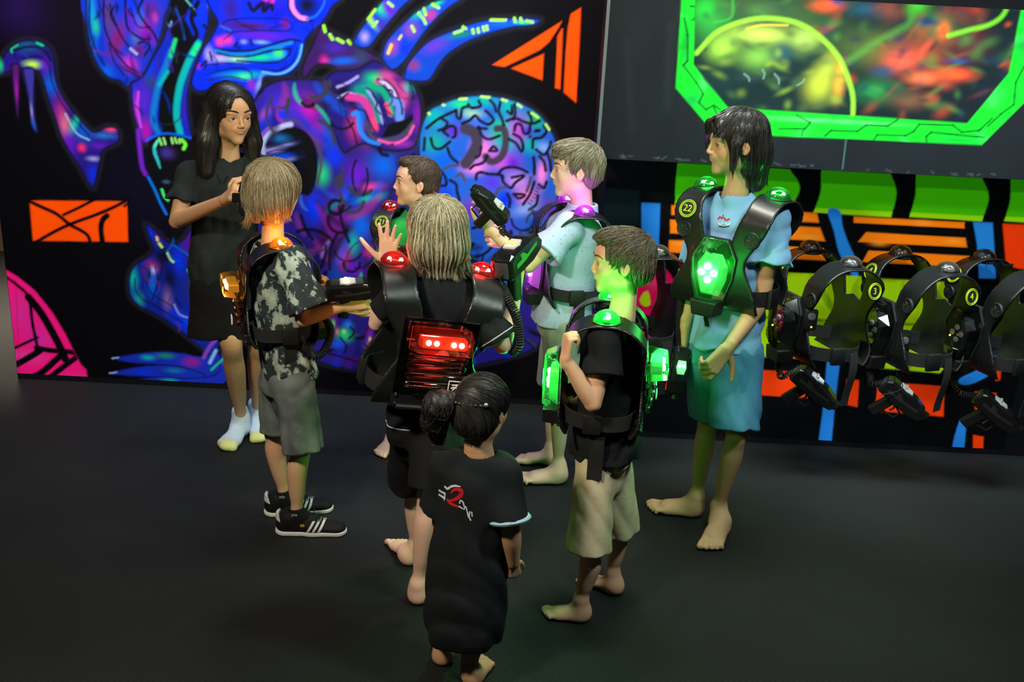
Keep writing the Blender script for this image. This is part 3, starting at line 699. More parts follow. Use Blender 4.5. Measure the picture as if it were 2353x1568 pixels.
# --- thigh, shin and clawed foot in the lower left
body([(334, 516), (342, 540), (352, 572), (340, 590), (310, 610), (297, 640), (300, 680), (322, 704), (345, 716), (395, 745), (450, 790), (490, 815), (505, 790), (500, 760), (520, 700), (520, 560), (470, 520), (445, 520), (420, 552), (400, 560), (372, 548), (350, 524)], (12, 30, 140),
     [(306, 640, 14, TL, 1, 34), (318, 690, 16, (20, 150, 130), .9, 24), (350, 612, 20, (150, 30, 110), 1, 18), (352, 622, 9, (190, 190, 230), 1, 12), (375, 590, 30, (8, 10, 24), 1, 30), (440, 560, 30, (80, 10, 140), 1, 40), (410, 600, 20, B1, 1, 40), (350, 650, 16, B2, 1, 40), (390, 640, 22, (8, 10, 24), .9, 40), (385, 690, 14, (120, 90, 150), .9, 34), (420, 740, 30, B1, 1, 26, -30), (400, 720, 20, (10, 40, 200), 1), (366, 540, 12, PU, .9, 16), (345, 540, 10, B1, 1, 24), (470, 700, 30, (10, 14, 40), 1, 50), (440, 660, 20, (30, 40, 80), .8, 40)],
     [([(352, 572), (372, 600), (366, 640), (350, 690)], (8, 8, 30), 3, 1.5), ([(310, 640), (312, 668), (330, 690), (352, 700), (420, 742)], (6, 8, 34), 3, 1.5), ([(332, 630), (345, 670), (372, 690), (398, 705)], (10, 14, 50), 3, 1.5), ([(392, 545), (420, 580), (470, 612)], (6, 6, 20), 5, 2), ([(395, 560), (450, 600), (480, 622)], B2, 4, 2), ([(385, 582), (392, 596), (398, 602)], (190, 240, 120), 5, 1.5), ([(360, 546), (362, 552)], (230, 190, 100), 6, 1.5), ([(366, 560), (372, 568)], (200, 235, 40), 6, 1.5), ([(356, 612), (362, 640), (358, 668)], (6, 10, 60), 3, 1.5), ([(300, 670), (330, 712), (380, 742), (450, 792), (495, 818)], (10, 90, 220), 3, 1.5), ([(400, 700), (412, 722), (430, 730)], (130, 140, 200), 4, 2), ([(430, 620), (444, 640), (448, 664)], (20, 170, 110), 4, 2)])
for pts, bl in (([(258, 824), (285, 818), (320, 812), (370, 808), (420, 812), (460, 820), (500, 812), (510, 850), (470, 870), (420, 845), (360, 838), (300, 834)], ((340, 822, 20, TL, 1, 8), (380, 818, 26, (20, 130, 80), 1, 9), (440, 832, 24, (140, 20, 130), 1, 14))),
                ([(250, 858), (300, 846), (350, 840), (410, 842), (470, 862), (450, 878), (400, 872), (330, 866), (290, 864)], ((330, 855, 30, B1, 1, 8), (400, 852, 26, (10, 110, 150), 1, 8))),
                ([(278, 884), (320, 872), (370, 866), (430, 870), (500, 858), (512, 800), (520, 876), (470, 888), (400, 890), (330, 890)], ((340, 880, 24, B1, 1, 8), (390, 876, 24, TL, 1, 8), (440, 880, 20, B1, 1, 8), (500, 820, 16, LV, .9, 22)))):
    body(pts, (20, 40, 170), bl, [], (6, 8, 30), 2, grey=False)
for p, q in (((258, 824), (272, 822)), ((252, 858), (268, 856)), ((280, 885), (294, 882))): c.line([p, q], (150, 180, 210), 3, 1.2)
c.line([(468, 822), (480, 800), (496, 780)], (120, 60, 180), 9, 3); c.line([(482, 834), (496, 806)], (120, 170, 230), 8, 2.5); c.line([(486, 850), (512, 826)], (20, 170, 120), 6, 2)
# --- round toothed mouth and purple body
mid = [(560, 225), (584, 232), (600, 206), (640, 186), (690, 182), (735, 184), (780, 190), (800, 240), (860, 330), (900, 330), (960, 330), (990, 420), (1010, 470), (1130, 480), (1262, 480), (1268, 560), (1250, 640), (1240, 740), (1230, 800), (1100, 838), (980, 850), (860, 855), (752, 838), (680, 810), (600, 800), (560, 780), (540, 700), (560, 560), (560, 430), (556, 330)]
body(mid, (34, 26, 120), [(640, 240, 50, (60, 30, 190), 1), (700, 250, 36, (120, 20, 190), 1, 44), (712, 246, 20, (190, 20, 160), 1, 26), (645, 262, 34, B1, .9, 30), (612, 262, 12, (220, 90, 170), .9, 22, -30), (620, 285, 22, B1, 1, 20), (724, 300, 26, (140, 10, 160), 1, 40), (760, 300, 26, (0, 70, 200), 1, 60), (770, 360, 26, B1, 1, 30), (840, 300, 24, (120, 30, 150), 1, 50), (880, 380, 40, B2, 1, 40), (820, 400, 30, PU, 1, 40), (800, 450, 30, (10, 60, 220), 1, 40), (850, 430, 34, (200, 60, 140), 1, 12, 6), (850, 455, 40, TL, 1, 12, 14), (740, 400, 20, GN, .8, 30), (720, 480, 30, B1, 1, 50), (775, 500, 26, (110, 20, 150), 1, 60), (830, 520, 26, B2, 1, 40), (812, 560, 16, TL, 1, 30), (790, 590, 18, (190, 30, 130), 1, 34), (745, 560, 20, (60, 10, 60), 1, 60), (770, 640, 26, (10, 60, 160), 1, 40), (820, 620, 30, PU, 1, 22), (850, 580, 18, (170, 30, 100), 1, 16), (930, 600, 60, (60, 30, 160), 1, 60), (1000, 560, 40, B2, .8, 50), (960, 700, 80, (40, 20, 120), .9, 60), (1090, 740, 60, PU, .9, 40), (1140, 700, 40, B1, .7)])
c.fill([(600, 345), (612, 312), (640, 292), (672, 290), (705, 305), (726, 340), (730, 390), (722, 430), (704, 450), (660, 420), (620, 390)], (4, 6, 14), 2)
c.line([(640, 275), (690, 282), (724, 320), (738, 370), (730, 420)], GY, 7, 3); c.line([(606, 352), (604, 330), (620, 305), (650, 290), (668, 286)], (170, 175, 225), 11, 3)
c.setclip([(604, 345), (614, 314), (640, 296), (672, 294), (700, 330), (700, 400), (660, 420), (620, 390)], 3)
for b in ((640, 318, 30, (10, 100, 170), 1, 12), (625, 345, 30, (150, 140, 220), 1, 9, 10), (660, 332, 26, (120, 120, 200), 1, 6, 12), (650, 360, 40, (10, 70, 220), 1, 10, 8), (670, 366, 24, (120, 130, 210), .9, 6, 14), (690, 360, 22, (4, 8, 24), .9, 70)): c.blob(*b)
c.line([(612, 352), (640, 344), (690, 350)], (6, 10, 50), 3, 1.5); c.line([(616, 340), (650, 330), (690, 322)], (8, 20, 60), 3, 1.5); c.clip = None
c.line([(597, 340), (601, 310), (618, 292)], (200, 90, 150), 5, 2); c.line([(588, 285), (592, 330)], (110, 20, 150), 9, 3)
# --- ridge running up from the body, with green dashes
body([(735, 60), (756, 72), (790, 90), (815, 104), (850, 120), (880, 140), (900, 170), (860, 175), (800, 175), (760, 150), (728, 150), (700, 180), (694, 160), (705, 130), (720, 100)], (50, 20, 90), [(745, 140, 12, (210, 20, 150), .9, 14), (770, 110, 30, (60, 30, 160), 1, 16), (790, 140, 40, B2, 1, 10, 6), (735, 172, 14, (180, 20, 140), .8, 12), (830, 130, 20, (40, 60, 90), .8)])
for p in (((744, 60), (747, 72)), ((758, 80), (764, 90)), ((775, 90), (788, 97)), ((800, 94), (805, 100))): c.line(list(p), YG, 7, 1.8)
# --- gaping jaw with teeth
jaw = [(740, 190), (770, 165), (820, 160), (860, 140), (900, 160), (940, 186), (962, 220), (968, 270), (955, 330), (930, 345), (880, 345), (840, 330), (810, 340), (790, 350), (770, 310), (750, 260)]
body(jaw, (30, 20, 110), [(790, 210, 24, (8, 8, 16), 1, 18), (840, 210, 30, TL, 1, 22), (860, 180, 26, (20, 190, 120), 1, 16), (890, 175, 22, (190, 60, 140), 1, 16), (925, 220, 16, (220, 60, 170), 1, 34), (960, 270, 16, (110, 20, 150), 1, 50), (920, 330, 40, (130, 40, 160), 1, 12), (815, 290, 22, (170, 40, 120), 1, 40), (830, 270, 12, B2, 1, 40), (940, 200, 16, TL, .8)])
c.line([(775, 200), (800, 190), (822, 176)], (150, 140, 220), 6, 2); c.line([(778, 224), (800, 214), (818, 218)], (140, 160, 230), 5, 2)
c.line([(800, 222), (830, 228), (848, 250), (858, 280), (862, 295)], (190, 50, 140), 17, 3); c.line([(822, 206), (850, 216), (864, 246), (872, 276)], (0, 130, 110), 15, 3); c.line([(850, 196), (878, 208), (894, 236), (900, 262)], (10, 150, 110), 14, 3)
c.line([(868, 186), (900, 190), (920, 214), (926, 238)], (170, 60, 130), 14, 3); c.line([(845, 208), (862, 232), (874, 262), (880, 282)], (130, 140, 225), 8, 2); c.line([(876, 184), (900, 206), (912, 232)], (190, 180, 230), 9, 2); c.line([(905, 232), (918, 240), (918, 272)], (90, 130, 225), 20, 3); c.line([(858, 275), (862, 292)], (235, 60, 110), 9, 2.5); c.line([(888, 240), (896, 262)], (220, 60, 120), 9, 2.5)
for p in (((868, 182), (888, 186), (908, 206), (922, 240), (924, 262)), ((842, 202), (856, 212), (876, 250), (884, 290)), ((806, 236), (822, 250), (838, 256), (850, 282), (862, 304)), ((884, 196), (890, 206), (900, 208), (904, 222), (914, 226)), ((800, 214), (786, 230), (796, 268), (812, 300), (820, 330)), ((856, 216), (866, 236), (864, 250), (874, 262)), ((760, 190), (780, 220), (790, 260)), ((938, 180), (950, 220), (944, 230))): c.line(list(p), (14, 12, 26), 4, 1.5)
c.fill([(885, 300), (895, 285), (930, 275), (948, 262), (944, 290), (915, 308), (880, 316)], (6, 8, 12), 1.5); c.line([(812, 262), (822, 262), (828, 300), (845, 322), (870, 330)], (30, 120, 220), 10, 2.5); c.line([(842, 282), (856, 316), (890, 322), (926, 310), (948, 284)], GY, 9, 3); c.line([(870, 322), (905, 330), (935, 316), (950, 290)], (215, 80, 160), 6, 1.8)
# --- three horns
for pts, bl in (([(812, 98), (826, 70), (850, 40), (880, 0), (890, -14), (950, -14), (920, 20), (895, 50), (870, 80), (850, 106), (830, 110)], ((870, 15, 14, GN, 1, 26, 40), (850, 45, 8, YG, 1, 26, 40), (895, 20, 16, PU, 1, 30, 40), (838, 85, 12, LV, .9, 14), (880, 60, 16, (60, 40, 170), 1, 26, 40))),
                ([(878, 134), (884, 104), (900, 80), (930, 50), (965, 22), (1010, 0), (1068, -10), (1030, 18), (1000, 45), (975, 75), (950, 110), (925, 145), (900, 160)], ((960, 30, 24, TL, 1, 14, 30), (1000, 8, 20, GN, 1, 8, 20), (945, 68, 20, (130, 60, 170), 1, 18, 40), (990, 35, 16, (190, 50, 110), .9, 12, 40), (905, 108, 14, (150, 60, 130), 1, 22, -30), (930, 110, 20, B1, 1, 26, 40))),
                ([(928, 182), (936, 150), (960, 118), (990, 92), (1040, 70), (1100, 50), (1160, 42), (1238, 44), (1226, 58), (1180, 62), (1120, 78), (1070, 98), (1030, 124), (1008, 150), (985, 184), (950, 186)], ((1000, 105, 36, (90, 50, 190), 1, 16, 25), (1060, 80, 40, (10, 120, 110), 1, 9, 14), (1150, 56, 50, B2, 1, 8, 4), (1200, 52, 20, GN, 1, 5), (970, 160, 22, (0, 70, 190), 1, 18), (950, 150, 16, (150, 40, 80), .8, 14)))):
    body(pts, (10, 60, 190), bl, [], (6, 10, 30), 3)
for p in (((846, 44), (862, 22)), ((858, 60), (866, 50)), ((892, 6), (902, 14)), ((962, 30), (968, 38)), ((974, 20), (978, 34)), ((994, 10), (1008, 18)), ((946, 60), (952, 72)), ((972, 42), (978, 54)), ((1044, 76), (1062, 70)), ((1064, 62), (1070, 66)), ((1128, 46), (1162, 46)), ((1182, 42), (1184, 50)), ((1196, 42), (1199, 50)), ((1210, 48), (1224, 51)), ((1086, 68), (1088, 76)), ((1098, 66), (1100, 74)), ((1110, 62), (1112, 70)), ((1118, 60), (1120, 68))): c.line(list(p), (165, 245, 60), 5.5, 1.4)
c.line([(892, 122), (896, 112), (899, 104)], (245, 185, 70), 7, 1.8); c.line([(917, 90), (922, 82)], (210, 190, 90), 5, 1.5)
# --- brain dome
brain = [(962, 345), (966, 300), (985, 256), (1012, 240), (1050, 226), (1096, 219), (1140, 222), (1180, 231), (1212, 244), (1240, 264), (1262, 292), (1278, 328), (1284, 380), (1282, 450), (1270, 520), (1230, 600), (1180, 680), (1100, 640), (1040, 560), (1000, 500), (975, 440)]
body(brain, (30, 90, 200), [(1000, 270, 34, TL, 1, 30), (1060, 240, 40, GN, .9, 16), (1110, 232, 40, TL, 1, 16), (1170, 245, 30, TL, 1, 24), (1230, 275, 30, (10, 170, 110), 1, 30), (1000, 330, 34, (10, 160, 130), 1, 30), (1040, 300, 24, PU, .9, 20), (1085, 262, 30, (150, 200, 160), .9, 14), (1100, 290, 30, (60, 100, 220), 1, 22), (1150, 300, 30, (20, 190, 100), 1, 34), (1190, 300, 26, (180, 70, 200), 1, 40), (1160, 330, 26, TL, 1, 22), (1110, 345, 30, (235, 120, 210), 1, 34), (1215, 300, 14, (60, 40, 210), 1), (1220, 335, 26, TL, 1, 22), (1250, 340, 20, (120, 160, 240), 1, 16), (1020, 380, 34, B2, 1, 50), (1090, 385, 34, (240, 130, 220), 1, 20), (1150, 370, 40, (200, 80, 210), 1, 26), (1180, 375, 26, (100, 30, 200), 1, 26), (1130, 420, 34, (80, 50, 215), 1, 26), (1190, 415, 34, (190, 130, 225), 1, 24), (1245, 400, 14, (245, 130, 220), 1, 36), (1210, 450, 30, (230, 130, 215), 1, 26), (1160, 460, 26, B1, 1, 26), (1210, 480, 40, (130, 160, 235), 1, 18, 20), (1260, 480, 26, (110, 30, 160), 1, 30), (1080, 480, 34, (110, 40, 170), .9, 30), (1020, 460, 30, B1, 1, 40), (1150, 520, 60, (70, 60, 200), .9, 30), (1200, 600, 60, (80, 30, 160), .9, 50), (1260, 560, 40, B2, .7, 40)],
     [([(1070, 296), (1090, 306), (1096, 330), (1082, 360), (1070, 376)], (60, 52, 72), 26, 3), ([(1142, 296), (1158, 298), (1162, 330), (1152, 360), (1130, 372), (1116, 360)], (60, 52, 72), 17, 3)])
BL = ((980, 295, 1005, 275, 1030, 262, 1048, 254), (1014, 272, 1028, 282, 1022, 294, 1008, 300), (1048, 254, 1050, 268, 1058, 272, 1062, 250, 1074, 245), (1076, 240, 1084, 248, 1104, 244, 1100, 232), (1062, 284, 1080, 276, 1092, 266, 1104, 278, 1122, 286, 1134, 276, 1124, 262, 1116, 255), (1126, 230, 1136, 242, 1140, 256), (1150, 234, 1146, 256, 1152, 270, 1158, 288), (1164, 278, 1184, 272, 1204, 280, 1224, 284, 1240, 278), (1182, 240, 1184, 260, 1180, 274), (1166, 256, 1176, 262, 1176, 244), (1214, 258, 1220, 270, 1222, 280), (1182, 300, 1186, 286, 1198, 288, 1204, 306, 1216, 304, 1218, 286), (1230, 302, 1240, 300, 1232, 300), (1250, 290, 1256, 302, 1244, 316, 1226, 320, 1224, 340), (1232, 344, 1250, 356, 1262, 340, 1266, 326), (1020, 300, 1034, 290, 1046, 294, 1046, 312, 1040, 316), (1018, 302, 1030, 312), (990, 318, 996, 338, 1012, 342, 1034, 326), (974, 345, 976, 318), (1100, 292, 1108, 312, 1124, 320, 1148, 312), (1098, 294, 1118, 296), (1106, 338, 1102, 356, 1094, 362), (1126, 345, 1134, 337, 1142, 346, 1124, 347), (1180, 308, 1196, 318, 1202, 336, 1198, 348, 1186, 330, 1170, 320), (1080, 388, 1090, 380, 1100, 378, 1112, 372, 1120, 358), (1094, 412, 1096, 400, 1106, 396, 1122, 400, 1150, 402, 1156, 408), (1146, 398, 1156, 388, 1176, 384, 1196, 388, 1212, 396), (1152, 404, 1158, 420, 1174, 432, 1184, 420, 1204, 404, 1176, 408), (1180, 446, 1192, 456, 1206, 448, 1182, 446), (1240, 360, 1250, 372, 1254, 392), (1226, 362, 1228, 380, 1228, 400), (1258, 352, 1264, 370, 1266, 392), (1202, 470, 1218, 446, 1228, 418), (1216, 482, 1232, 470, 1236, 450), (1222, 480, 1228, 492, 1244, 494, 1256, 486), (1028, 340, 1036, 360, 1052, 374), (1020, 388, 1036, 382, 1052, 380), (1014, 394, 1024, 410, 1024, 426, 1006, 426), (1048, 406, 1060, 400, 1068, 416), (1034, 414, 1048, 424, 1050, 440, 1056, 460), (1138, 450, 1146, 434, 1162, 430), (1166, 446, 1172, 460, 1170, 476), (1210, 440, 1216, 424, 1220, 408), (1238, 424, 1250, 432, 1256, 418))
for i, q in enumerate(BL):
    pts = [(q[j], q[j+1]) for j in range(0, len(q), 2)]
    c.line(pts, (14, 16, 34) if i < 34 or i % 2 else (70, 66, 90), 7.0, 1.6)
c.blob(1218, 314, 6, (10, 16, 40), 1)
for p in (((1056, 228), (1072, 227)), ((985, 260), (987, 262)), ((1018, 241), (1021, 242)), ((1154, 229), (1164, 232)), ((1190, 240), (1198, 246)), ((1222, 260), (1236, 270)), ((1254, 286), (1262, 298)), ((1106, 222), (1124, 224))): c.line(list(p), (190, 245, 90), 5, 1.4)
for k in range(6): c.line([(1214+k*4, 466-k*7), (1220+k*4, 470-k*7)], (14, 16, 34), 2.5, 1)
# --- tangled lower body: looping brush marks in the colours seen there
rr = np.random.RandomState(11)
c.setclip(mid, 2)
def skip(x, y): return (590 < x < 740 and 280 < y < 450) or (770 < x < 970 and y < 345) or (990 < x and y < 480)
def wander(x, y, a, L, cv, n=6):
    pts = []
    for t in range(n): pts.append((x, y)); x += math.cos(a)*L/n; y += math.sin(a)*L/n; a += cv/n
    return pts
def angle(x, y): return 1.35+.55*math.sin(x*.021+y*.006)+.4*math.sin(y*.017)
for k in range(150):
    x = rr.uniform(600, 1290); y = rr.uniform(180, 840)
    if skip(x, y): continue
    col = [(0, 40, 190), (0, 70, 200), (70, 16, 150), (110, 18, 130), (0, 120, 140), (130, 40, 130), (24, 18, 50), (8, 20, 90), (30, 14, 60)][rr.randint(9)]
    c.line(wander(x, y, angle(x, y)+rr.normal()*.3, rr.uniform(50, 130), rr.normal()*1.2), col, rr.uniform(10, 24), 6, .75, taper=True)
for k in range(46):
    x = rr.uniform(600, 1270); y = rr.uniform(180, 840)
    if skip(x, y): continue
    col = [(190, 50, 150), (20, 190, 130), (130, 110, 215), (60, 120, 230), (150, 30, 190), (20, 150, 170)][rr.randint(6)]
    c.line(wander(x, y, angle(x, y)+rr.normal()*.4, rr.uniform(30, 70), rr.normal()*1.5), col, rr.uniform(4, 10), 4, .75, taper=True)
for k in range(190):
    x = rr.uniform(600, 1290); y = rr.uniform(180, 845)
    if skip(x, y): continue
    g = rr.rand() < .5
    c.line(wander(x, y, angle(x, y)+rr.normal()*.35+(1.4 if rr.rand() < .2 else 0), rr.uniform(30, 110), rr.normal()*2.0, 7), (8, 8, 20) if g else (50, 48, 64), rr.uniform(4, 9), 2, .95)
c.clip = None
for b in ((792, 770, 22, (30, 200, 120), 1, 20), (800, 748, 14, (40, 120, 220), 1), (776, 790, 20, (20, 80, 220), 1, 16), (765, 745, 6, (90, 220, 90), 1, 12), (790, 762, 7, (150, 240, 80), .9), (855, 795, 18, (190, 110, 220), 1, 16), (850, 770, 12, (120, 30, 170), 1, 20), (830, 830, 60, (70, 10, 110), .9, 14), (850, 780, 4, (240, 220, 60), 1, 7), (775, 762, 4, (240, 120, 60), 1, 8)): c.blob(*b)
for q in ((805, 752, 814, 764, 802, 778), (782, 776, 796, 796, 790, 812), (838, 790, 850, 806, 862, 812), (862, 760, 872, 780, 866, 796), (752, 812, 790, 822, 840, 838)): c.line([(q[j], q[j+1]) for j in range(0, len(q), 2)], (14, 12, 30), 5, 1.5)
marks([(334, 516), (352, 572), (297, 640), (322, 704), (450, 790), (505, 790), (520, 560), (445, 520)], 30, 6, [(6, 8, 24), (10, 20, 70), (0, 80, 170), (80, 30, 120)], (3, 7), (20, 60), 1.0)
marks(jaw, 20, 7, [(12, 10, 26), (50, 46, 62)], (2, 5), (15, 45), .8)
# --- orange and pink emblems
OR = (255, 78, 0)
c.fill([(68, 461), (292, 463), (294, 556), (76, 553)], OR, .9, smooth=False)
for q, wd in (((66, 462, 100, 478, 130, 492, 160, 516, 186, 530, 202, 542, 208, 560), 9), ((84, 556, 130, 530, 170, 512, 220, 494, 262, 476, 296, 458), 8), ((146, 494, 180, 478, 222, 456), 7), ((246, 496, 236, 506, 232, 526, 236, 560), 13), ((296, 466, 286, 474), 6)): c.line([(q[j], q[j+1]) for j in range(0, len(q), 2)], K, wd, 1)
pk = [(13, 620), (40, 636), (80, 668), (120, 718), (150, 768), (172, 812), (186, 838), (198, 850), (203, 882), (40, 872)]
c.fill(pk, (242, 20, 128), 1.2, smooth=False); c.setclip(pk, 1.2, False)
for b in ((50, 720, 40, (215, 40, 150), .9, 60), (90, 780, 40, (205, 40, 160), .9, 40), (60, 820, 50, (220, 60, 160), .9, 20), (170, 870, 40, (225, 50, 150), .8, 16)): c.blob(*b)
for q, wd in (((10, 634, 40, 656, 66, 684, 74, 740, 86, 800, 84, 806), 8), ((66, 684, 96, 722, 130, 782, 148, 820, 150, 826), 20), ((84, 800, 118, 806, 150, 808, 180, 812, 210, 818), 14), ((34, 800, 60, 788, 86, 776), 7), ((38, 838, 70, 820, 92, 806), 16), ((40, 878, 90, 860, 130, 826, 146, 812), 16), ((100, 880, 140, 848, 180, 818), 14)): c.line([(q[j], q[j+1]) for j in range(0, len(q), 2)], K, wd, 1)
c.clip = None
for q in ((1132, 149, 1291, 49, 1284, 62, 1262, 96, 1240, 115, 1160, 153), (1176, 157, 1249, 124, 1246, 184), (1291, 66, 1293, 66, 1287, 205, 1276, 202, 1281, 84), (1312, 32, 1335, 18, 1324, 236, 1296, 212, 1300, 120, 1306, 60)):
    c.fill([(q[j], q[j+1]) for j in range(0, len(q), 2)], OR, .9, smooth=False)
c.line([(36, 640), (45, 870)], (30, 28, 40), 1.5, .8, .5)
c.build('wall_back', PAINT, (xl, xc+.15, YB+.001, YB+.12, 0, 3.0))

# ------------------------------------------------------------------ rack wall (lower right)
xr0 = P(1378, 600, YR)[0]
c = Canvas(YR, xr0, 2.40, .03, 1.62, .0048, srgb(3, 5, 7))
sl = .052
def R4(x0, y0, x1, y1, dx0=0, dx1=0):  # slanted panel: top-left (x0,y0); right edge lower by the slope
    return [(x0, y0), (x1, y0+sl*(x1-x0)), (x1+dx1, y1+sl*(x1-x0)), (x0+dx0, y1)]
c.fill([(1385, 432), (1470, 438), (1470, 520), (1385, 520)], (10, 26, 28), 2, False)
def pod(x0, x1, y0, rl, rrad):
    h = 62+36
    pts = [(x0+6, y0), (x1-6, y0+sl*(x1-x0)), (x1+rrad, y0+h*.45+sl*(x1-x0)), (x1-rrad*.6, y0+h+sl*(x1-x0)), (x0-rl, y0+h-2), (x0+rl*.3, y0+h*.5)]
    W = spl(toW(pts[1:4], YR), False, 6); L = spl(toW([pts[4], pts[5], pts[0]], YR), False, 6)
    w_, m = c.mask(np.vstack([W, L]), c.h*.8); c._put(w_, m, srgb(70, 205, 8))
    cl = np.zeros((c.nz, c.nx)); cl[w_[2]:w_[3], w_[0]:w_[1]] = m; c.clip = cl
    c.fill(R4(x0-30, y0+h-13, x1+30, y0+h+10), (165, 240, 20), .8, False); c.fill(R4(x0-30, y0-10, x1+30, y0+27), (48, 160, 6), 1.5, False); c.clip = None  # dark top band: shade of the upper box painted into the green
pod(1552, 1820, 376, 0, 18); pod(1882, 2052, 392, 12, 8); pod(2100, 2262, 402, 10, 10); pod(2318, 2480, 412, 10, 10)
BLU = (35, 130, 225); ORA = (255, 128, 12); RED = (245, 60, 8); LIM = (165, 215, 8)
def bar(x0, y0, x1, y1, l=0, r=0): c.fill([(x0+l, y0), (x1-r, y0+sl*(x1-x0)), (x1, y1+sl*(x1-x0)), (x0, y1)], ORA, .9, False)
bar(1543, 472, 1882, 494, 0, 5); bar(1540, 505, 1896, 536, 0, 12); bar(1537, 552, 1900, 580, 0, 8)
bar(1962, 498, 2216, 512, 0, 0); bar(1972, 534, 2222, 556, 18, 4); bar(1982, 576, 2232, 602, 14, 6)
for x, y in ((1600, 520), (1750, 515), (1860, 545), (2120, 512), (1570, 560), (2190, 555), (2020, 560)): c.blob(x, y, 26, (255, 160, 50), .7, 8)
c.fill([(1474, 466), (1517, 468), (1514, 560), (1516, 600), (1474, 600)], BLU, 1, False)
c.fill([(1902, 483), (1930, 484), (1936, 520), (1950, 560), (1968, 600), (1974, 640), (1986, 655), (1976, 660), (1950, 620), (1928, 580), (1916, 530)], BLU, 1)
c.fill([(2236, 510), (2281, 512), (2286, 590), (2288, 640), (2250, 640), (2245, 560)], BLU, 1, False)
c.fill([(2304, 514), (2470, 522), (2470, 640), (2312, 612)], RED, 1, False)
c.fill([(1900, 830), (1930, 832), (1922, 900), (1916, 960), (1910, 1022), (1880, 1020), (1890, 950)], BLU, 1.2, False)
c.fill([(2205, 966), (2220, 980), (2214, 1050), (2184, 1048), (2194, 1000)], BLU, 1.2, False); c.fill([(2236, 1000), (2260, 1004), (2258, 1050), (2236, 1048)], RED, 1, False)
c.fill([(2323, 690), (2334, 740), (2318, 800), (2290, 850), (2240, 880), (2210, 884), (2206, 870), (2260, 840), (2300, 780)], BLU, 1.2)
c.fill([(1945, 770), (1975, 790), (1972, 830), (1955, 838)], BLU, 1.2)
for pts in ([(1560, 618), (1850, 628), (1990, 636), (1992, 740), (1900, 826), (1780, 822), (1590, 812), (1570, 740)], [(2012, 640), (2238, 652), (2236, 760), (2160, 858), (2020, 846), (2000, 760)]):
    c.fill(pts, LIM, 1, False); c.setclip(pts, 1, False)
    x0 = pts[0][0]
    for q in ((1640, 640, 1610, 700, 1640, 790), (1880, 640, 1900, 690, 1925, 720), (2140, 660, 2165, 700, 2180, 740), (1840, 770, 1880, 740, 1910, 790), (2060, 780, 2090, 830, 2080, 850)): c.line([(q[j], q[j+1]) for j in range(0, len(q), 2)], (70, 120, 10), 16, 3, .6)  # dark green shading strokes: shadow shapes painted into the lime
    for y in (730, 733): c.line([(1540, y-12), (2260, y+22)], (60, 90, 0), 2.2, .8)
    c.clip = None
c.fill([(1578, 640), (1650, 644), (1652, 700), (1600, 812), (1574, 800)], LIM, 1, False)
c.fill([(1506, 608), (1540, 630), (1556, 680), (1552, 730), (1524, 772), (1490, 775), (1458, 740), (1450, 680), (1466, 630)], (232, 10, 90), 1); c.blob(1505, 650, 26, (250, 60, 120), .8, 20); c.line([(1452, 704), (1556, 710)], (120, 0, 50), 2.5, 1)
c.fill([(1480, 672), (1490, 672), (1494, 700), (1480, 704), (1470, 690)], (190, 210, 20), 1)
for pts in ([(1738, 850), (1880, 858), (1874, 916), (1733, 908)], [(1520, 830), (1534, 832), (1542, 896), (1516, 894)], [(2018, 878), (2170, 888), (2168, 958), (2010, 944)], [(1945, 872), (1974, 874), (1970, 936), (1944, 930)], [(2240, 900), (2290, 904), (2276, 960), (2240, 940)], [(2290, 850), (2302, 840), (2298, 874), (2288, 876)]):
    c.fill(pts, RED, 1.2, False)
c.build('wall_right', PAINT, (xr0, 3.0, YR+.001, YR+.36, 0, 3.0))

# ------------------------------------------------------------------ upper box with the painted porthole
xu = P(1388, 200, YU)[0]; zb = P(1390, 365, YU)[2]
c = Canvas(YU, xu, 2.32, zb, 2.02, .0048, srgb(21, 25, 30))
for k in range(60):
    rr_ = rr.uniform; c.blob(rr_(1380, 2400), rr_(0, 400), rr_(20, 60), (26, 30, 36) if k % 2 else (16, 20, 24), .35, rr_(40, 120))
inner = [(1598, -60), (1594, 148), (1672, 246), (2222, 284), (2318, 168), (2362, -60)]
outer = [(1570, -60), (1553, 202), (1626, 288), (1780, 312), (2256, 333), (2380, 210), (2420, -60)]
c.fill(outer, (14, 186, 34), 1.2, False); c.setclip(outer, 1.2, False)
for b in ((1575, 100, 16, (8, 120, 40), .8, 60), (1590, 230, 26, (8, 130, 60), .8, 20), (1700, 300, 60, (10, 140, 50), .8, 10), (1900, 316, 60, (10, 150, 50), .7, 8), (2200, 322, 60, (10, 140, 50), .7, 8), (2350, 120, 30, (10, 150, 40), .8, 60), (1900, 278, 200, (90, 225, 115), .7, 7), (2280, 230, 22, (60, 225, 80), .7, 22), (1618, 190, 14, (70, 220, 100), .7, 22)): c.blob(*b)
for k in range(60):
    t_ = rr.rand(); c.blob(rr.uniform(1553, 2380), rr.uniform(0, 340), rr.uniform(10, 40), [(8, 120, 40), (60, 240, 90), (16, 150, 60)][rr.randint(3)], .5, rr.uniform(6, 16), rr.uniform(-40, 40))
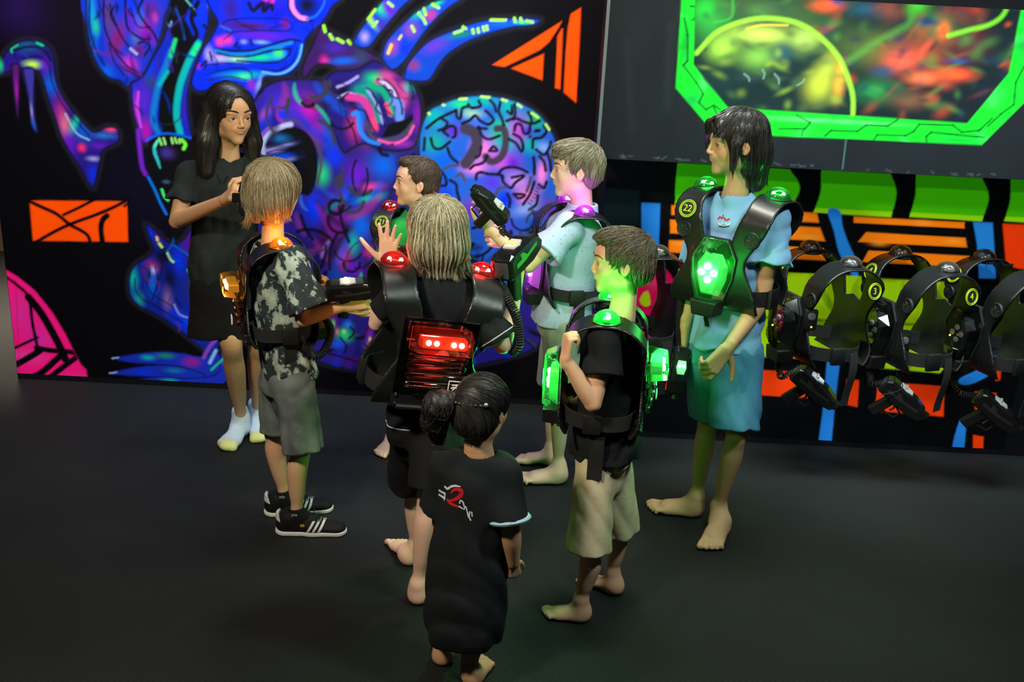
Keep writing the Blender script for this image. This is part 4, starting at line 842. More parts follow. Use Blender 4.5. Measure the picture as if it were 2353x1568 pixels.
for q in ((1586, 14, 1600, 16, 1597, 44, 1590, 46), (1572, 40, 1580, 80, 1580, 140, 1570, 150, 1600, 190, 1616, 216, 1606, 236, 1622, 252, 1640, 242, 1655, 252), (1640, 246, 1650, 268), (1830, 264, 1862, 282, 1850, 296, 1790, 296), (1846, 298, 1842, 312), (1896, 312, 1910, 300, 1970, 302, 1990, 288, 2040, 290, 2064, 274), (2006, 324, 2016, 310, 2080, 312, 2100, 302, 2112, 286, 2190, 288, 2210, 304, 2250, 300, 2280, 272), (2130, 330, 2128, 314, 2140, 304, 2200, 310, 2262, 316), (2270, 290, 2300, 262, 2330, 240, 2334, 190, 2360, 140)): 
    W_ = [(q[j], q[j+1]) for j in range(0, len(q), 2)]
    for a_, b_ in zip(W_[:-1], W_[1:]): c.line([a_, ((a_[0]+b_[0])/2, (a_[1]+b_[1])/2), b_], (2, 40, 20), 3.4, .8)
c.clip = None
c.fill(inner, (12, 26, 30), 1, False); c.setclip(inner, 1, False)
for b in ((1640, 60, 60, (40, 120, 50), .9, 60), (1760, 20, 110, (60, 90, 50), .9, 40), (1620, 20, 40, (30, 170, 50), .8, 40), (1850, 60, 100, (50, 80, 40), .8, 60), (1900, 12, 40, (235, 80, 40), 1, 16), (1925, 5, 20, (20, 60, 120), .9, 8), (1990, 20, 50, (30, 70, 90), .9, 20), (2050, 20, 40, (120, 60, 50), .8, 30), (2110, 10, 30, (60, 170, 40), .9, 30), (2160, 60, 60, (60, 110, 60), .9, 40), (2000, 110, 90, (70, 90, 40), .9, 50), (2100, 130, 90, (150, 60, 40), .9, 50), (2070, 140, 40, (225, 80, 60), .9, 26), (2190, 170, 50, (245, 80, 35), 1, 16), (2120, 180, 40, (230, 110, 60), .9, 16), (2168, 70, 16, (250, 90, 30), 1, 22, 10), (2210, 20, 50, (120, 30, 40), .8, 40), (2230, 100, 50, (80, 30, 40), .8, 50), (2030, 165, 30, (20, 60, 90), .9, 16), (2010, 210, 50, (30, 120, 60), .8, 30), (2090, 230, 50, (110, 70, 50), .8, 24), (2200, 140, 30, (30, 60, 130), .7, 8), (2130, 50, 26, (20, 50, 130), .8, 9), (2250, 230, 60, (20, 20, 30), .8, 40)): c.blob(*b)
for k in range(260):
    x = rr.uniform(1600, 2350); y = rr.uniform(-20, 275); g = rr.rand()
    col = [(18, 30, 36), (60, 110, 50), (30, 60, 50), (120, 60, 40), (190, 70, 45), (20, 40, 70)][rr.randint(6) if x > 1880 else rr.randint(3)]
    c.blob(x, y, rr.uniform(8, 30), col, rr.uniform(.25, .6), rr.uniform(5, 16), rr.uniform(-30, 60))
planet = spl(toW([(1602, 122), (1650, 70), (1720, 46), (1790, 44), (1850, 62), (1900, 100), (1932, 140), (1952, 190), (1958, 258), (1800, 262), (1680, 252), (1600, 160)], YU), True, 4)
w_, m = c.mask(planet, 2*c.px); c._put(w_, m, srgb(14, 34, 34)); cl = np.zeros((c.nz, c.nx)); cl[w_[2]:w_[3], w_[0]:w_[1]] = m; c.clip = cl
for b in ((1660, 110, 40, (140, 190, 60), .9, 34), (1750, 80, 90, (170, 200, 80), .9, 24), (1740, 130, 50, (110, 160, 60), .8, 34), (1850, 90, 40, (150, 180, 80), .9, 30), (1800, 120, 30, (30, 70, 80), .8, 26), (1900, 160, 30, (150, 160, 50), .9, 60, -20), (1880, 200, 40, (160, 170, 50), .9, 40), (1930, 180, 16, (230, 160, 50), .9, 50), (1760, 210, 100, (10, 28, 30), .9, 40), (1650, 180, 50, (14, 40, 40), .9, 30), (1720, 180, 30, (40, 60, 60), .6, 10)): c.blob(*b)
for k in range(60): c.blob(rr.uniform(1610, 1950), rr.uniform(60, 250), rr.uniform(10, 30), [(14, 34, 34), (120, 150, 50), (60, 90, 50)][rr.randint(3)], rr.uniform(.3, .6), rr.uniform(6, 14), rr.uniform(-30, 30))
c.clip = None
c.line([(1601, 122), (1650, 72), (1720, 46), (1780, 43), (1840, 56), (1890, 90), (1930, 136), (1952, 190), (1960, 225), (1960, 262)], (135, 205, 50), 8, 4)
c.line([(1716, 66), (1750, 58), (1810, 58)], (190, 160, 60), 4, 2); c.setclip(inner, 1, False)
c.line([(2310, -20), (2314, 14), (2300, 40), (2270, 58), (2230, 68), (2180, 82)], (110, 200, 40), 9, 4, .8); c.line([(1950, 140), (2010, 100), (2060, 72), (2092, 50), (2098, 0)], (70, 140, 50), 10, 9, .6); c.line([(1640, 52), (1680, 40), (1684, 0)], (50, 150, 50), 5, 3, .7)
for q in ((1710, 170, 1722, 186), (1752, 160, 1754, 180), (1780, 170, 1790, 192), (1832, 196, 1848, 182)): c.line([(q[0], q[1]), ((q[0]+q[2])/2+4, (q[1]+q[3])/2), (q[2], q[3])], (110, 150, 140), 3, 2, .7)
c.clip = None
c.line([(1944, 322), (1936, 388)], (90, 130, 130), 1.6, .8, .7); c.line([(1440, 90), (1452, 300)], (32, 36, 42), 14, 6, .4); c.line([(1540, 60), (1534, 250)], (32, 37, 42), 18, 8, .4)
for k in range(30): x = rr.uniform(1400, 2350); c.line([(x, 352+sl*(x-1390)+rr.uniform(0, 9)), (x+rr.uniform(3, 14), 353+sl*(x-1390)+rr.uniform(0, 9))], (90, 100, 105), 1.4, .8, .5)
up = mat('glowing_box_paint', (1, 1, 1), .7, attr=True, spec=.12, paint_glow=.30, bump=(120, .12, .002))  # emission added to brighten the box face, its plain grey included
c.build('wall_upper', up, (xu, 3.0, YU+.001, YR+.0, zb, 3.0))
# edge strip on the left flank of the box
b = MB(); b.box((xu-.006, YU+.01, (zb+3)/2), (.006, .012, (3-zb)/2)); tag(b.build('trim_1', mat('grey_edge', (.10, .12, .14), .5), smooth=False), kind='structure')
# ------------------------------------------------------------------ floor, ceiling, side walls
def floor_mat():
    m = mat('black_rubber_mat', (.020, .026, .026), .68, spec=.28); nt = m.node_tree; L = nt.links; b = nt.nodes['Principled BSDF']
    tc = nt.nodes.new('ShaderNodeTexCoord'); mp = nt.nodes.new('ShaderNodeMapping'); mp.inputs['Rotation'].default_value = (0, 0, .7)
    v = nt.nodes.new('ShaderNodeTexVoronoi'); v.inputs['Scale'].default_value = 75; v.inputs['Randomness'].default_value = .2
    n = nt.nodes.new('ShaderNodeTexNoise'); n.inputs['Scale'].default_value = 1.1; n.inputs['Detail'].default_value = 6
    r = nt.nodes.new('ShaderNodeValToRGB'); r.color_ramp.elements[0].color = (.0045, .0062, .0062, 1); r.color_ramp.elements[1].color = (.012, .016, .0155, 1); r.color_ramp.elements[0].position = .3; r.color_ramp.elements[1].position = .75
    bp = nt.nodes.new('ShaderNodeBump'); bp.inputs['Strength'].default_value = .7; bp.inputs['Distance'].default_value = .003
    L.new(tc.outputs['Object'], mp.inputs[0]); L.new(mp.outputs[0], v.inputs['Vector']); L.new(tc.outputs['Object'], n.inputs['Vector']); L.new(n.outputs['Fac'], r.inputs[0]); L.new(r.outputs[0], b.inputs['Base Color'])
    L.new(v.outputs['Distance'], bp.inputs['Height']); L.new(bp.outputs[0], b.inputs['Normal']); return m
b = MB(); b.box((-.3, 3.2, -.05), (3.9, 4.4, .05)); tag(b.build('floor', floor_mat(), smooth=False), kind='structure')
BW = mat('black_wall', (.006, .007, .009), .8)
b = MB(); b.box((-.3, 3.2, 3.05), (3.9, 4.4, .05)); tag(b.build('ceiling', BW, smooth=False), kind='structure')
b = MB(); b.box((3.05, 1.9, 1.5), (.05, 3.0, 1.5)); tag(b.build('wall_side', BW, smooth=False), kind='structure')
b = MB(); b.box((-3.0, 7.5, 1.5), (1.2, .05, 1.5)); tag(b.build('wall_far', mat('far_room_wall', (.30, .22, .16), .8), smooth=False), kind='structure')
b = MB(); b.box((-2.62, 5.6, .25), (.10, .04, .055)); b.box((-2.66, 5.6, .36), (.08, .04, .03))
b.box((-2.62, 5.62, .2), (.14, .03, .2)); tag(b.build('painted_crate', mat('orange_board', (.85, .22, .02), .6), smooth=False, bevel=.006), 'orange painted board in the lit room past the left end of the monster wall', 'board')
def fcone(s, a, b, ra, rb, ax=None, sq=1.0, k=0.01, mode='u'):
    """flat-ended tapered cylinder, optionally flattened along ax"""
    a = np.asarray(a, float); b = np.asarray(b, float); ba = b-a; L = float(np.linalg.norm(ba)); t0 = ba/L
    ax = V(0, 0, 0) if ax is None else nrm(ax-t0*np.dot(ax, t0)); g = 1/sq-1
    def fn(x, y, z):
        X = x-a[0]; Y = y-a[1]; Z = z-a[2]
        t = X*t0[0]+Y*t0[1]+Z*t0[2]
        X = X-t*t0[0]; Y = Y-t*t0[1]; Z = Z-t*t0[2]
        w_ = (X*ax[0]+Y*ax[1]+Z*ax[2])*g
        q = np.sqrt((X+w_*ax[0])**2+(Y+w_*ax[1])**2+(Z+w_*ax[2])**2)
        return np.maximum((q-(ra+(rb-ra)*np.clip(t/L, -.3, 1.3)))*(.5+.5*sq), np.abs(t-L/2)-L/2)
    m = max(ra, rb)
    return s._a(fn, np.minimum(a, b)-m, np.maximum(a, b)+m, k, mode)
Sdf.fcone = fcone

def shirt(parent, name, m, f, up, pts, sq, arms, neck, seed, A=.005, label=None, h=.0052, hollow=.012, collar=None):
    """pts [(centre, half width)] from chest to hem; arms [(shoulder, end, r0, r1)]; neck (centre, radius)"""
    s = Sdf(); ax = V(f[0], f[1], 0)
    s.chain([p[0] for p in pts], [p[1] for p in pts], .0, ax=ax, sq=sq, flat=True)
    c0 = pts[0][0]; nb = neck[0]
    for sh, e, r0, r1 in arms:
        s.cone(nb-up*.035, sh-up*.012, .04, r0*.80, .035)
        s.chain([sh, sh*.5+e*.5, e], [r0*.95, r0*.45+r1*.45, r1], .02, flat=True)
    fo = folds(seed, A)
    s.post(fo)
    (a, ra), (b, rb) = pts[-2], pts[-1]
    s.fcone(b-(a-b)*-.25, b+(b-a)*.12, rb-A*1.5-.014, rb-A*1.5-.006, ax, sq, .0, 's')
    for sh, e, r0, r1 in arms:
        d = nrm(e-sh); s.fcone(e-d*.03, e+d*.02, r1-.004-A*1.3, r1-.004-A*1.3, k=0, mode='s')
    s.cone(nb-up*.03, nb+up*.12, neck[1], neck[1]*1.15, .006, 's')
    if collar:
        s.fcone(nb-up*.01, nb+up*(collar+.012), neck[1]+.012, neck[1]+.006, k=.006)
        s.cone(nb-up*.05, nb+up*.14, neck[1]-.004, neck[1]-.004, 0, 's')
    v, q = relax(*s.mesh(h), 5); o = mkobj(name, v, q, m, parent)
    if label: o['label'] = label
    return o, s
def shorts(parent, name, m, f, legs, waist, seed, A=.005, sq=.9, label=None, h=.0052):
    """legs [(hip, hem centre, r_hip, r_hem)], waist (centre, half width, depth ratio)"""
    s = Sdf(); ax = V(f[0], f[1], 0)
    c, wv, wsq = waist
    hipc = sum(l[0] for l in legs)/len(legs)
    s.fcone(c+UPV*.01, hipc-UPV*.02, wv, wv*1.04, ax, wsq, .0)
    s.econe(hipc, hipc*.7+sum(l[1] for l in legs)/len(legs)*.3, wv*1.04, wv*.7, ax, wsq, .03)
    for hp, e, r0, r1 in legs: s.chain([hp, hp*.5+e*.5, e], [r0, (r0+r1)/2, r1], .022, ax=ax, sq=sq, flat=True)
    s.post(folds(seed, A))
    for hp, e, r0, r1 in legs:
        d = nrm(e-hp); s.fcone(e-d*.04, e+d*.03, r1-.006-A*1.4, r1-.004-A*1.4, ax, sq, 0, 's')
    v, q = relax(*s.mesh(h), 5); o = mkobj(name, v, q, m, parent)
    if label: o['label'] = label
    return o
def person(label, C, hf, S_, N, f, skin, arms=(), legs=(), torso=(), hopt=None, hup=(0, 0, 1), neckr=.05, name='person', kn=None, lod=1.0):
    """head centre C, head forward hf; arms: dict(sh, el, wr, k, hand=...), legs: dict(hip, kn, an, k, foot=...)"""
    R = frame(hf, hup); hs, T = head(S_, C, R, hopt)
    hs.chain([T(0, -.10, -.18), (T(0, -.12, -.5)+N)/2, N-V(0, 0, .06)], [neckr*1.0, neckr*.96, neckr*1.15], .03)
    parts = []; cols = []
    v, q = hs.mesh(S_*.0138*lod); parts.append((v, q)); cols.append(skin_cols(v, skin, T, S_))
    ts = Sdf()
    for i in range(len(torso)-1): ts.econe(torso[i][0], torso[i+1][0], torso[i][1], torso[i+1][1], V(f[0], f[1], 0), .6, .03)
    if torso:
        v, q = ts.mesh(.014); parts.append((v, q)); cols.append(skin_cols(v, skin))
    for a in arms:
        s = Sdf(); arm(s, a['sh'], a['el'], a['wr'], a.get('k', 1))
        if 'hand' in a: hand(s, a['wr'], **a['hand'])
        v, q = s.mesh(.0045*lod); parts.append((v, q)); cols.append(skin_cols(v, skin, knees=[a['el']]))
    for l in legs:
        s = Sdf(); leg(s, l['hip']*.5+l['kn']*.5, l['kn'], l['an'], l.get('k', 1), l.get('calf'))
        if 'foot' in l: foot(s, an=l['an'], **l['foot'])
        v, q = s.mesh(.0055*lod); parts.append((v, q)); cols.append(skin_cols(v, skin, knees=[l['kn']]))
    v, q = join(parts)
    o = mkobj(name, v, q, mat('skin', (1, 1, 1), .52, attr=True, sss=.08, spec=.35, bump=(220, .12, .002)), cols=np.concatenate(cols))
    tag(o, label, 'person'); HEADS[o.name] = hs
    return o, T, R

SKIN_TAN = srgb(206, 160, 122); SKIN_FAIR = srgb(236, 194, 170); SKIN_WARM = srgb(222, 176, 142); SKIN_DARK = srgb(172, 120, 82)
cloth = lambda name, c, **k: mat(name, c, k.pop('rough', .9), bump=k.pop('bump', (900, .25, .002)), spec=.2, sheen=k.pop('sheen', .0), **k)
BLACK_COTTON = cloth('black_cotton', (.011, .013, .016), var=(14, .3))
UPV = V(0, 0, 1)
def down(p, z): return V(p[0], p[1], z)

# ---------- 1  woman explaining the blaster
Yw = 4.1
f = nrm(V(.5, -.86, 0)); hf = nrm(V(.66, -.74, -.12))
C = P(531, 263, Yw-.02); N = P(524, 352, Yw+.02)
rs = P(436, 398, Yw-.06); ls = P(606, 384, Yw+.10)
re, rw = P(406, 508, Yw-.14), P(516, 459, Yw-.30)
le, lw = P(640, 500, Yw+.02), P(600, 440, Yw-.26)
foot_r = G(553, 1003); an_r = foot_r+V(.0, .02, .085)
foot_l = G(590, 985); an_l = foot_l+V(0, .02, .085)
W_TORSO = [(P(520, 420, Yw), .105), (P(512, 540, Yw), .10), (P(525, 620, Yw), .12)]
woman, T, R = person('woman with long black hair in a black polo dress at the painted monster', C, hf, .222, N, f, SKIN_TAN,
    arms=[dict(sh=rs, el=re, wr=rw, k=.93, hand=dict(fd=nrm(P(552, 428, Yw-.40)-rw), pn=nrm(V(.55, .5, -.5)), L=.165, side=-1, curls=[(.9, 1.2, .8), (1.1, 1.3, .8), (1.1, 1.3, .8), (1.1, 1.3, .8)])),
          dict(sh=ls, el=le, wr=lw, k=.93, hand=dict(fd=nrm(V(-.6, -.4, .5)), pn=nrm(V(-.3, -.2, -.8)), L=.165, side=1, curl=(.7, .8, .5)))],
    legs=[dict(hip=P(505, 650, Yw), kn=P(532, 792, Yw-.10), an=an_r, k=.98, foot=dict(heel=foot_r+V(.0, .05, 0), d=(-.12, -1), L=.22, side=-1)),
          dict(hip=P(555, 650, Yw+.05), kn=P(592, 790, Yw+.02), an=an_l, k=.98, foot=dict(heel=foot_l+V(0, .05, 0), d=(.3, -1), L=.22, side=1))],
    torso=W_TORSO, neckr=.047, hopt=dict(nose=.55, cheek=1))
eyes(T, R, .222, woman, gaze=nrm(V(.8, -.55, -.08))); brows(T, .222, woman, mat('black_brow', (.012, .009, .008), .8), 1.0)
POLO = cloth('black_pique', (.020, .026, .028), var=(9, .35), bump=(600, .4, .003))
o, s = shirt(woman, 'polo_shirt', POLO, f, UPV, [(P(520, 432, Yw+.01), .155), (P(514, 520, Yw), .130), (P(520, 596, Yw), .152), (P(524, 640, Yw), .150)], .62,
      [(rs, rs*.42+re*.58, .053, .057), (ls, ls*.42+le*.58, .053, .057)], (N+V(0, 0, -.015), .062), 3, .011)
# open collar of the polo, two folded flaps
cb = MB()
for q in (-1, 1):
    side = nrm(np.cross(f, UPV))*q
    pts = [N+side*.055-f*.035+UPV*.03, N+side*.068+f*.01+UPV*.012, N+side*.052+f*.062-UPV*.025, N+side*.028+f*.10-UPV*.075]
    lowp = [p+side*.022-UPV*.028+f*.004 for p in pts]
    n = len(pts); vs = pts+lowp+[p+f*.006+side*.004 for p in pts]+[p+f*.006+side*.004 for p in lowp]
    fs = [[i, i+1, n+i+1, n+i] for i in range(n-1)]+[[2*n+i, 3*n+i, 3*n+i+1, 2*n+i+1] for i in range(n-1)]+[[i, 2*n+i, 2*n+i+1, i+1] for i in range(n-1)]+[[n+i, n+i+1, 3*n+i+1, 3*n+i] for i in range(n-1)]
    cb.add(vs, fs)
cb.build('collar', POLO, woman)
s = Sdf(); s.econe(P(522, 630, Yw), P(522, 660, Yw), .135, .145, V(f[0], f[1], 0), .66, .03)
s.fcone(P(522, 640, Yw), P(526, 766, Yw-.02), .140, .172, V(f[0], f[1], 0), .72, .03); s.post(folds(8, .006, .7))
s.fcone(P(525, 740, Yw-.02), P(527, 780, Yw-.02), .155, .158, V(f[0], f[1], 0), .70, 0, 's')
v, q = s.mesh(.0055); mkobj('skirt', v, q, cloth('black_skirt', (.008, .008, .010)), woman)
# socks
for fr, dd, an, sd in ((foot_r+V(0, .05, 0), (-.12, -1), an_r, -1), (foot_l+V(0, .05, 0), (.3, -1), an_l, 1)):
    s = Sdf(); foot(s, fr, dd, .222, sd, an); s.cone(an, an+V(-.004, 0, .03), .034, .034, .02)
    d = nrm(V(dd[0], dd[1], 0)); b = V(d[1], -d[0], 0)*sd
    s.econe(fr+d*.15+V(0, 0, .02), fr+d*.195+V(0, 0, .018)+b*.004, .034, .030, UPV, .6, .02)
    v, q = s.mesh(.0035, .004); v[:, 2] = np.maximum(v[:, 2], .002)
    rel = (v-fr)@d
    c = np.where((rel > .185)[:, None], srgb(215, 220, 150), srgb(190, 210, 232))
    mark = np.linalg.norm(v-(fr+d*.10+V(0, 0, .075)), axis=1) < .012
    c[mark] = srgb(60, 70, 150)
    mkobj('sock', v, q, cloth('sock_knit', (1, 1, 1), attr=True), woman, cols=c)['label'] = 'pale blue ankle sock with yellowish toe'
hair(woman, T, R, .222,
     [((0, -.08, .15), (.42, .47, .42)), ((0, -.20, -.1), (.43, .36, .45)), ((-.35, -.08, .05), (-.40, .02, -.50), .16, .18), ((.35, -.12, .05), (.46, -.05, -.50), .17, .22),
      ((-.40, .02, -.50), (-.38, .12, -.95), .18, .10), ((0, -.30, -.2), (0, -.32, -.85), .34, .30), ((.46, -.05, -.50), (.52, .10, -1.0), .22, .14)],
     [((0, .47, -.20), (.265, .40, .60)), ((.0, .44, .14), (.17, .22, .30))], [(.014, .012, .012), (.022, .018, .016), (.035, .03, .028)], 5,
     whorl=(.0, .20, .54), bottom=lambda x, y: -1.15, n=1700, rough=.38, steps=44, step=.05, jit=.2, rad=.0008, lens=(.75, 1.), ridge=.0018, hairline=.10, freez=-.85, flick=.3)
# ---------- 2  boy in camouflage T-shirt (back and right side to the camera)
def gr(px, py): return G(px, py)
hn = gr(655, 1222); hl = gr(628, 1180)
Yc = (hn[1]+hl[1])/2+.02
fc = nrm(V(.93, .36, 0)); hfc = nrm(V(.40, .90, .02))
C = P(634, 441, Yc); N = P(627, 552, Yc)
rs, ls = P(668, 602, Yc-.13), P(600, 572, Yc+.13)
re, rw = P(697, 732, Yc-.17), P(786, 704, Yc-.10)
le, lw = P(720, 700, Yc+.12), P(800, 696, Yc+.02)
an_r = hn+V(.045, 0, .085); an_l = hl+V(.045, 0, .085)
kr, kl = P(690, 1030, an_r[1]+.0), P(628, 985, an_l[1])
camo_boy, T, R = person('boy with tousled blond bob in a camouflage T-shirt aiming a black blaster', C, hfc, .205, N, fc, SKIN_WARM,
    arms=[dict(sh=rs, el=re, wr=rw, k=.88, hand=dict(fd=nrm(V(.95, 0, .30)), pn=nrm(V(0, 1, .2)), L=.145, side=1, curls=[(.8, 1.0, .7), (1.0, 1.1, .7), (1.0, 1.1, .7), (1.0, 1.1, .7)])),
          dict(sh=ls, el=le, wr=lw, k=.85, hand=dict(fd=nrm(V(.9, -.2, .2)), pn=nrm(V(.1, -1, .3)), L=.145, side=-1, curl=(.9, 1.0, .6)))],
    legs=[dict(hip=P(672, 880, Yc-.07), kn=kr, an=an_r, k=.84, calf=V(-1, 0, 0)),
          dict(hip=P(640, 870, Yc+.08), kn=kl, an=an_l, k=.84, calf=V(-1, 0, 0))],
    torso=[(P(640, 640, Yc), .10), (P(655, 760, Yc), .09), (P(668, 860, Yc), .10)], neckr=.040)
eyes(T, R, .205, camo_boy); brows(T, .205, camo_boy, mat('brown_brow', (.10, .06, .03), .8))
# camouflage cloth: blotches of grey-black on pale green
def camo_mat():
    m = mat('camouflage_cotton', (.3, .4, .35), .92, spec=.2); nt = m.node_tree; L = nt.links; b = nt.nodes['Principled BSDF']
    tc = nt.nodes.new('ShaderNodeTexCoord'); mp = nt.nodes.new('ShaderNodeMapping'); mp.inputs['Scale'].default_value = (1, 1, .75)
    n1 = nt.nodes.new('ShaderNodeTexNoise'); n1.inputs['Scale'].default_value = 21; n1.inputs['Detail'].default_value = 5; n1.inputs['Roughness'].default_value = .62; n1.inputs['Distortion'].default_value = .25
    r1 = nt.nodes.new('ShaderNodeValToRGB'); r1.color_ramp.interpolation = 'LINEAR'
    e = r1.color_ramp.elements; e[0].position = .50; e[0].color = (.030, .040, .047, 1); e[1].position = .535; e[1].color = (.33, .43, .38, 1)
    x = r1.color_ramp.elements.new(.515); x.color = (.07, .095, .10, 1); y = r1.color_ramp.elements.new(.68); y.color = (.55, .62, .55, 1)
    L.new(tc.outputs['Object'], mp.inputs[0]); L.new(mp.outputs[0], n1.inputs['Vector']); L.new(n1.outputs['Fac'], r1.inputs[0]); L.new(r1.outputs[0], b.inputs['Base Color'])
    return m
o, s = shirt(camo_boy, 'camouflage_shirt', camo_mat(), fc, UPV, [(P(636, 625, Yc), .125), (P(646, 730, Yc), .118), (P(662, 820, Yc), .118), (P(672, 868, Yc), .122)], .78,
      [(rs, P(712, 708, Yc-.17), .052, .072), (ls, ls*.3+le*.7, .052, .066)], (N+V(0, 0, -.02), .058), 13, .011)
# shorts, the right half of each leg catches the green light of a vest
o = shorts(camo_boy, 'shorts', cloth('grey_green_cotton', srgb(112, 122, 124), var=(11, .5)), fc,
      [(P(676, 885, Yc-.06), P(696, 1033, an_r[1]), .078, .083), (P(640, 875, Yc+.07), P(640, 990, an_l[1]), .076, .076)], (P(664, 860, Yc), .108, .8), 21, .007)
def sneaker(par, heel, d, L, side, an, lab):
    d = nrm(V(d[0], d[1], 0)); b = V(d[1], -d[0], 0)*side; u = UPV
    Q = lambda x, y, z: heel+d*x*L+b*y*L+u*z
    s = Sdf()
    s.econe(Q(.06, 0, .03), Q(.5, .01, .028), .036, .037, u, .85, .01); s.econe(Q(.5, .01, .026), Q(.86, .0, .022), .038, .036, u, .62, .02)
    s.cone(Q(.04, 0, .04), Q(.12, 0, .065), .032, .036, .015); s.cone(Q(.12, 0, .06), Q(.48, 0, .055), .034, .024, .03)
    s.cut(Q(0, 0, .012), -u); s.cut(Q(.12, 0, .094)+d*.0, nrm(u+d*-.18))
    v, q = s.mesh(.0032); sh = mkobj('sneaker', v, q, mat('black_suede', (.006, .006, .007), .75, spec=.3), par); sh['label'] = lab
    t = Sdf(); t.econe(Q(.05, 0, .008), Q(.5, .01, .008), .040, .040, u, .9, .01); t.econe(Q(.5, .01, .008), Q(.87, .0, .008), .041, .038, u, .9, .02)
    t.cut(Q(0, 0, .018), u); t.cut(Q(0, 0, .001), -u)
    v, q = t.mesh(.0032); mkobj('sole', v, q, cloth('white_rubber', srgb(225, 228, 235), rough=.5), sh)
    # three slanting side stripes hugging the flank
    for k in range(3):
        for sgn in (-1, 1):
            n = 6; rows = []
            for i in range(n+1):
                z = .020+.042*i/n; x = .42+k*.085+.11*i/n*.9
                pt0 = [Q(x-.021, 0, z), Q(x+.021, 0, z)]
                row = []
                for p in pt0:
                    q_ = p.copy()
                    for it in range(26):
                        dv = s.at(q_[None])[0]
                        if dv > .0012: break
                        q_ = q_+b*sgn*max(.0012-dv, .0006)
                    row.append(q_)
                rows.append(row)
            vs = [p for r_ in rows for p in r_]+[p-b*sgn*.002 for r_ in rows for p in r_]; N_ = 2*(n+1)
            fs = [[2*i, 2*i+1, 2*i+3, 2*i+2] for i in range(n)]+[[N_+2*i, N_+2*i+1, N_+2*i+3, N_+2*i+2] for i in range(n)]
            fs += [[2*i, 2*i+2, N_+2*i+2, N_+2*i] for i in range(n)]+[[2*i+1, 2*i+3, N_+2*i+3, N_+2*i+1] for i in range(n)]
            if sgn*side == (1 if side > 0 else 1) or True:
                MB().add(vs, fs).build('stripe', cloth('white_leather', srgb(220, 225, 232), rough=.5), sh)
    hcap = Sdf(); hcap.cone(Q(.035, 0, .050), Q(.06, 0, .082), .0345, .036, .01); hcap.cut(Q(.07, 0, 0), nrm(d+u*.35)); hcap.cut(Q(.12, 0, .094), nrm(u+d*-.18)); hcap.cut(Q(0, 0, .055), nrm(-u-d*.3)) 
    v, q = hcap.mesh(.003, .0015); mkobj('heel_tab', v, q, cloth('white_leather', srgb(220, 225, 232), rough=.5), sh)
    mb = MB(); c = Q(.34, 0, .046)
    for it in range(40):
        dv = s.at(c[None])[0]
        if dv > .0005: break
        c = c-b*side*side*np.sign((V(0, -1, 0)@b) or 1)*-.001
    mb.box(c, (.008, .0015, .005), np.array([d, b, u]), .001); mb.build('badge', mat('gold_print', srgb(190, 160, 60), .4), sh)
    # laces and collar piping
    for k in range(5):
        x = .50+.05*k; zz = .094-.010*k-.004*k
        MB().tube([Q(x, -.06, zz-.006), Q(x+.012, 0, zz), Q(x, .06, zz-.006)], .0022, 6).build('lace', mat('black_lace', (.02, .02, .022), .8), sh)
    pts = []
    for a in np.linspace(-2.6, 2.6, 22):
        c = Q(.20, 0, .080)+d*(-math.cos(a))*-.045+b*math.sin(a)*.028; c = c+u*(.012*(math.cos(a))*0)
        pts.append(c)
    MB().tube(pts, .0022, 6, cap=True).build('piping', cloth('white_leather', srgb(220, 225, 232), rough=.5), sh)
    return sh
for hh, dd, an, sd, lb in ((hn, (1, .05), an_r, -1, 'black sneaker with three white stripes, nearer the camera'), (hl, (1, .25), an_l, 1, 'black sneaker with white stripes, behind the other')):
    sneaker(camo_boy, hh-V(.008, 0, 0), dd, .235, sd, an, lb)
    s = Sdf(); dn = nrm(V(dd[0], dd[1], 0)); s.cone(an+UPV*.004, an-UPV*.03+dn*.005, .030, .034, .01); s.cone(an-UPV*.015+dn*.0, an-UPV*.02+dn*.035, .028, .024, .02)
    s.cut(an+UPV*.020, nrm(UPV+dn*-.2)); v, q = s.mesh(.003); so = mkobj('sock', v, q, cloth('black_sock', (.008, .008, .009)), camo_boy)
def text(body, size, loc, X, Y, m, parent, name='lettering', ext=.0006, align='CENTER'):
    cu = bpy.data.curves.new(name, 'FONT'); cu.body = body; cu.size = size; cu.extrude = ext; cu.align_x = align; cu.align_y = 'CENTER'
    o_ = bpy.data.objects.new(name, cu); COL.objects.link(o_); cu.materials.append(m)
    me = bpy.data.meshes.new_from_object(o_.evaluated_get(bpy.context.evaluated_depsgraph_get())); bpy.data.objects.remove(o_)
    o = bpy.data.objects.new(name, me); COL.objects.link(o)
    X = nrm(X); Z = nrm(np.cross(X, Y)); Y = np.cross(Z, X)
    o.matrix_world = Matrix(((X[0], Y[0], Z[0], loc[0]), (X[1], Y[1], Z[1], loc[1]), (X[2], Y[2], Z[2], loc[2]), (0, 0, 0, 1)))
    if parent is not None:
        o.parent = parent; o.matrix_parent_inverse = parent.matrix_world.inverted()
    return o
for an in (an_r, an_l):
    text('STD', .012, an+V(.000, -.0345, .004), V(1, 0, .08), UPV, mat('print_white', (.7, .75, .85), .6), camo_boy)
hair(camo_boy, T, R, .205,
     [((0, -.10, .15), (.45, .50, .45)), ((0, -.24, -.06), (.44, .38, .40)), ((-.22, -.22, -.2), (-.25, -.24, -.42), .18, .12), ((.2, -.22, -.2), (.20, -.26, -.36), .2, .14)],
     [((0, .46, -.15), (.30, .36, .40)), ((.44, .12, -.2), (.16, .2, .26))], [(.42, .34, .20), (.30, .23, .13), (.55, .47, .31), (.2, .15, .08)], 15,
     whorl=(.08, -.2, .56), bottom=lambda x, y: -.46-.12*(x < -.1), n=1500, flick=.6, freez=-.22, jit=.35, ridge=.003, hairline=.22, rough=.42)

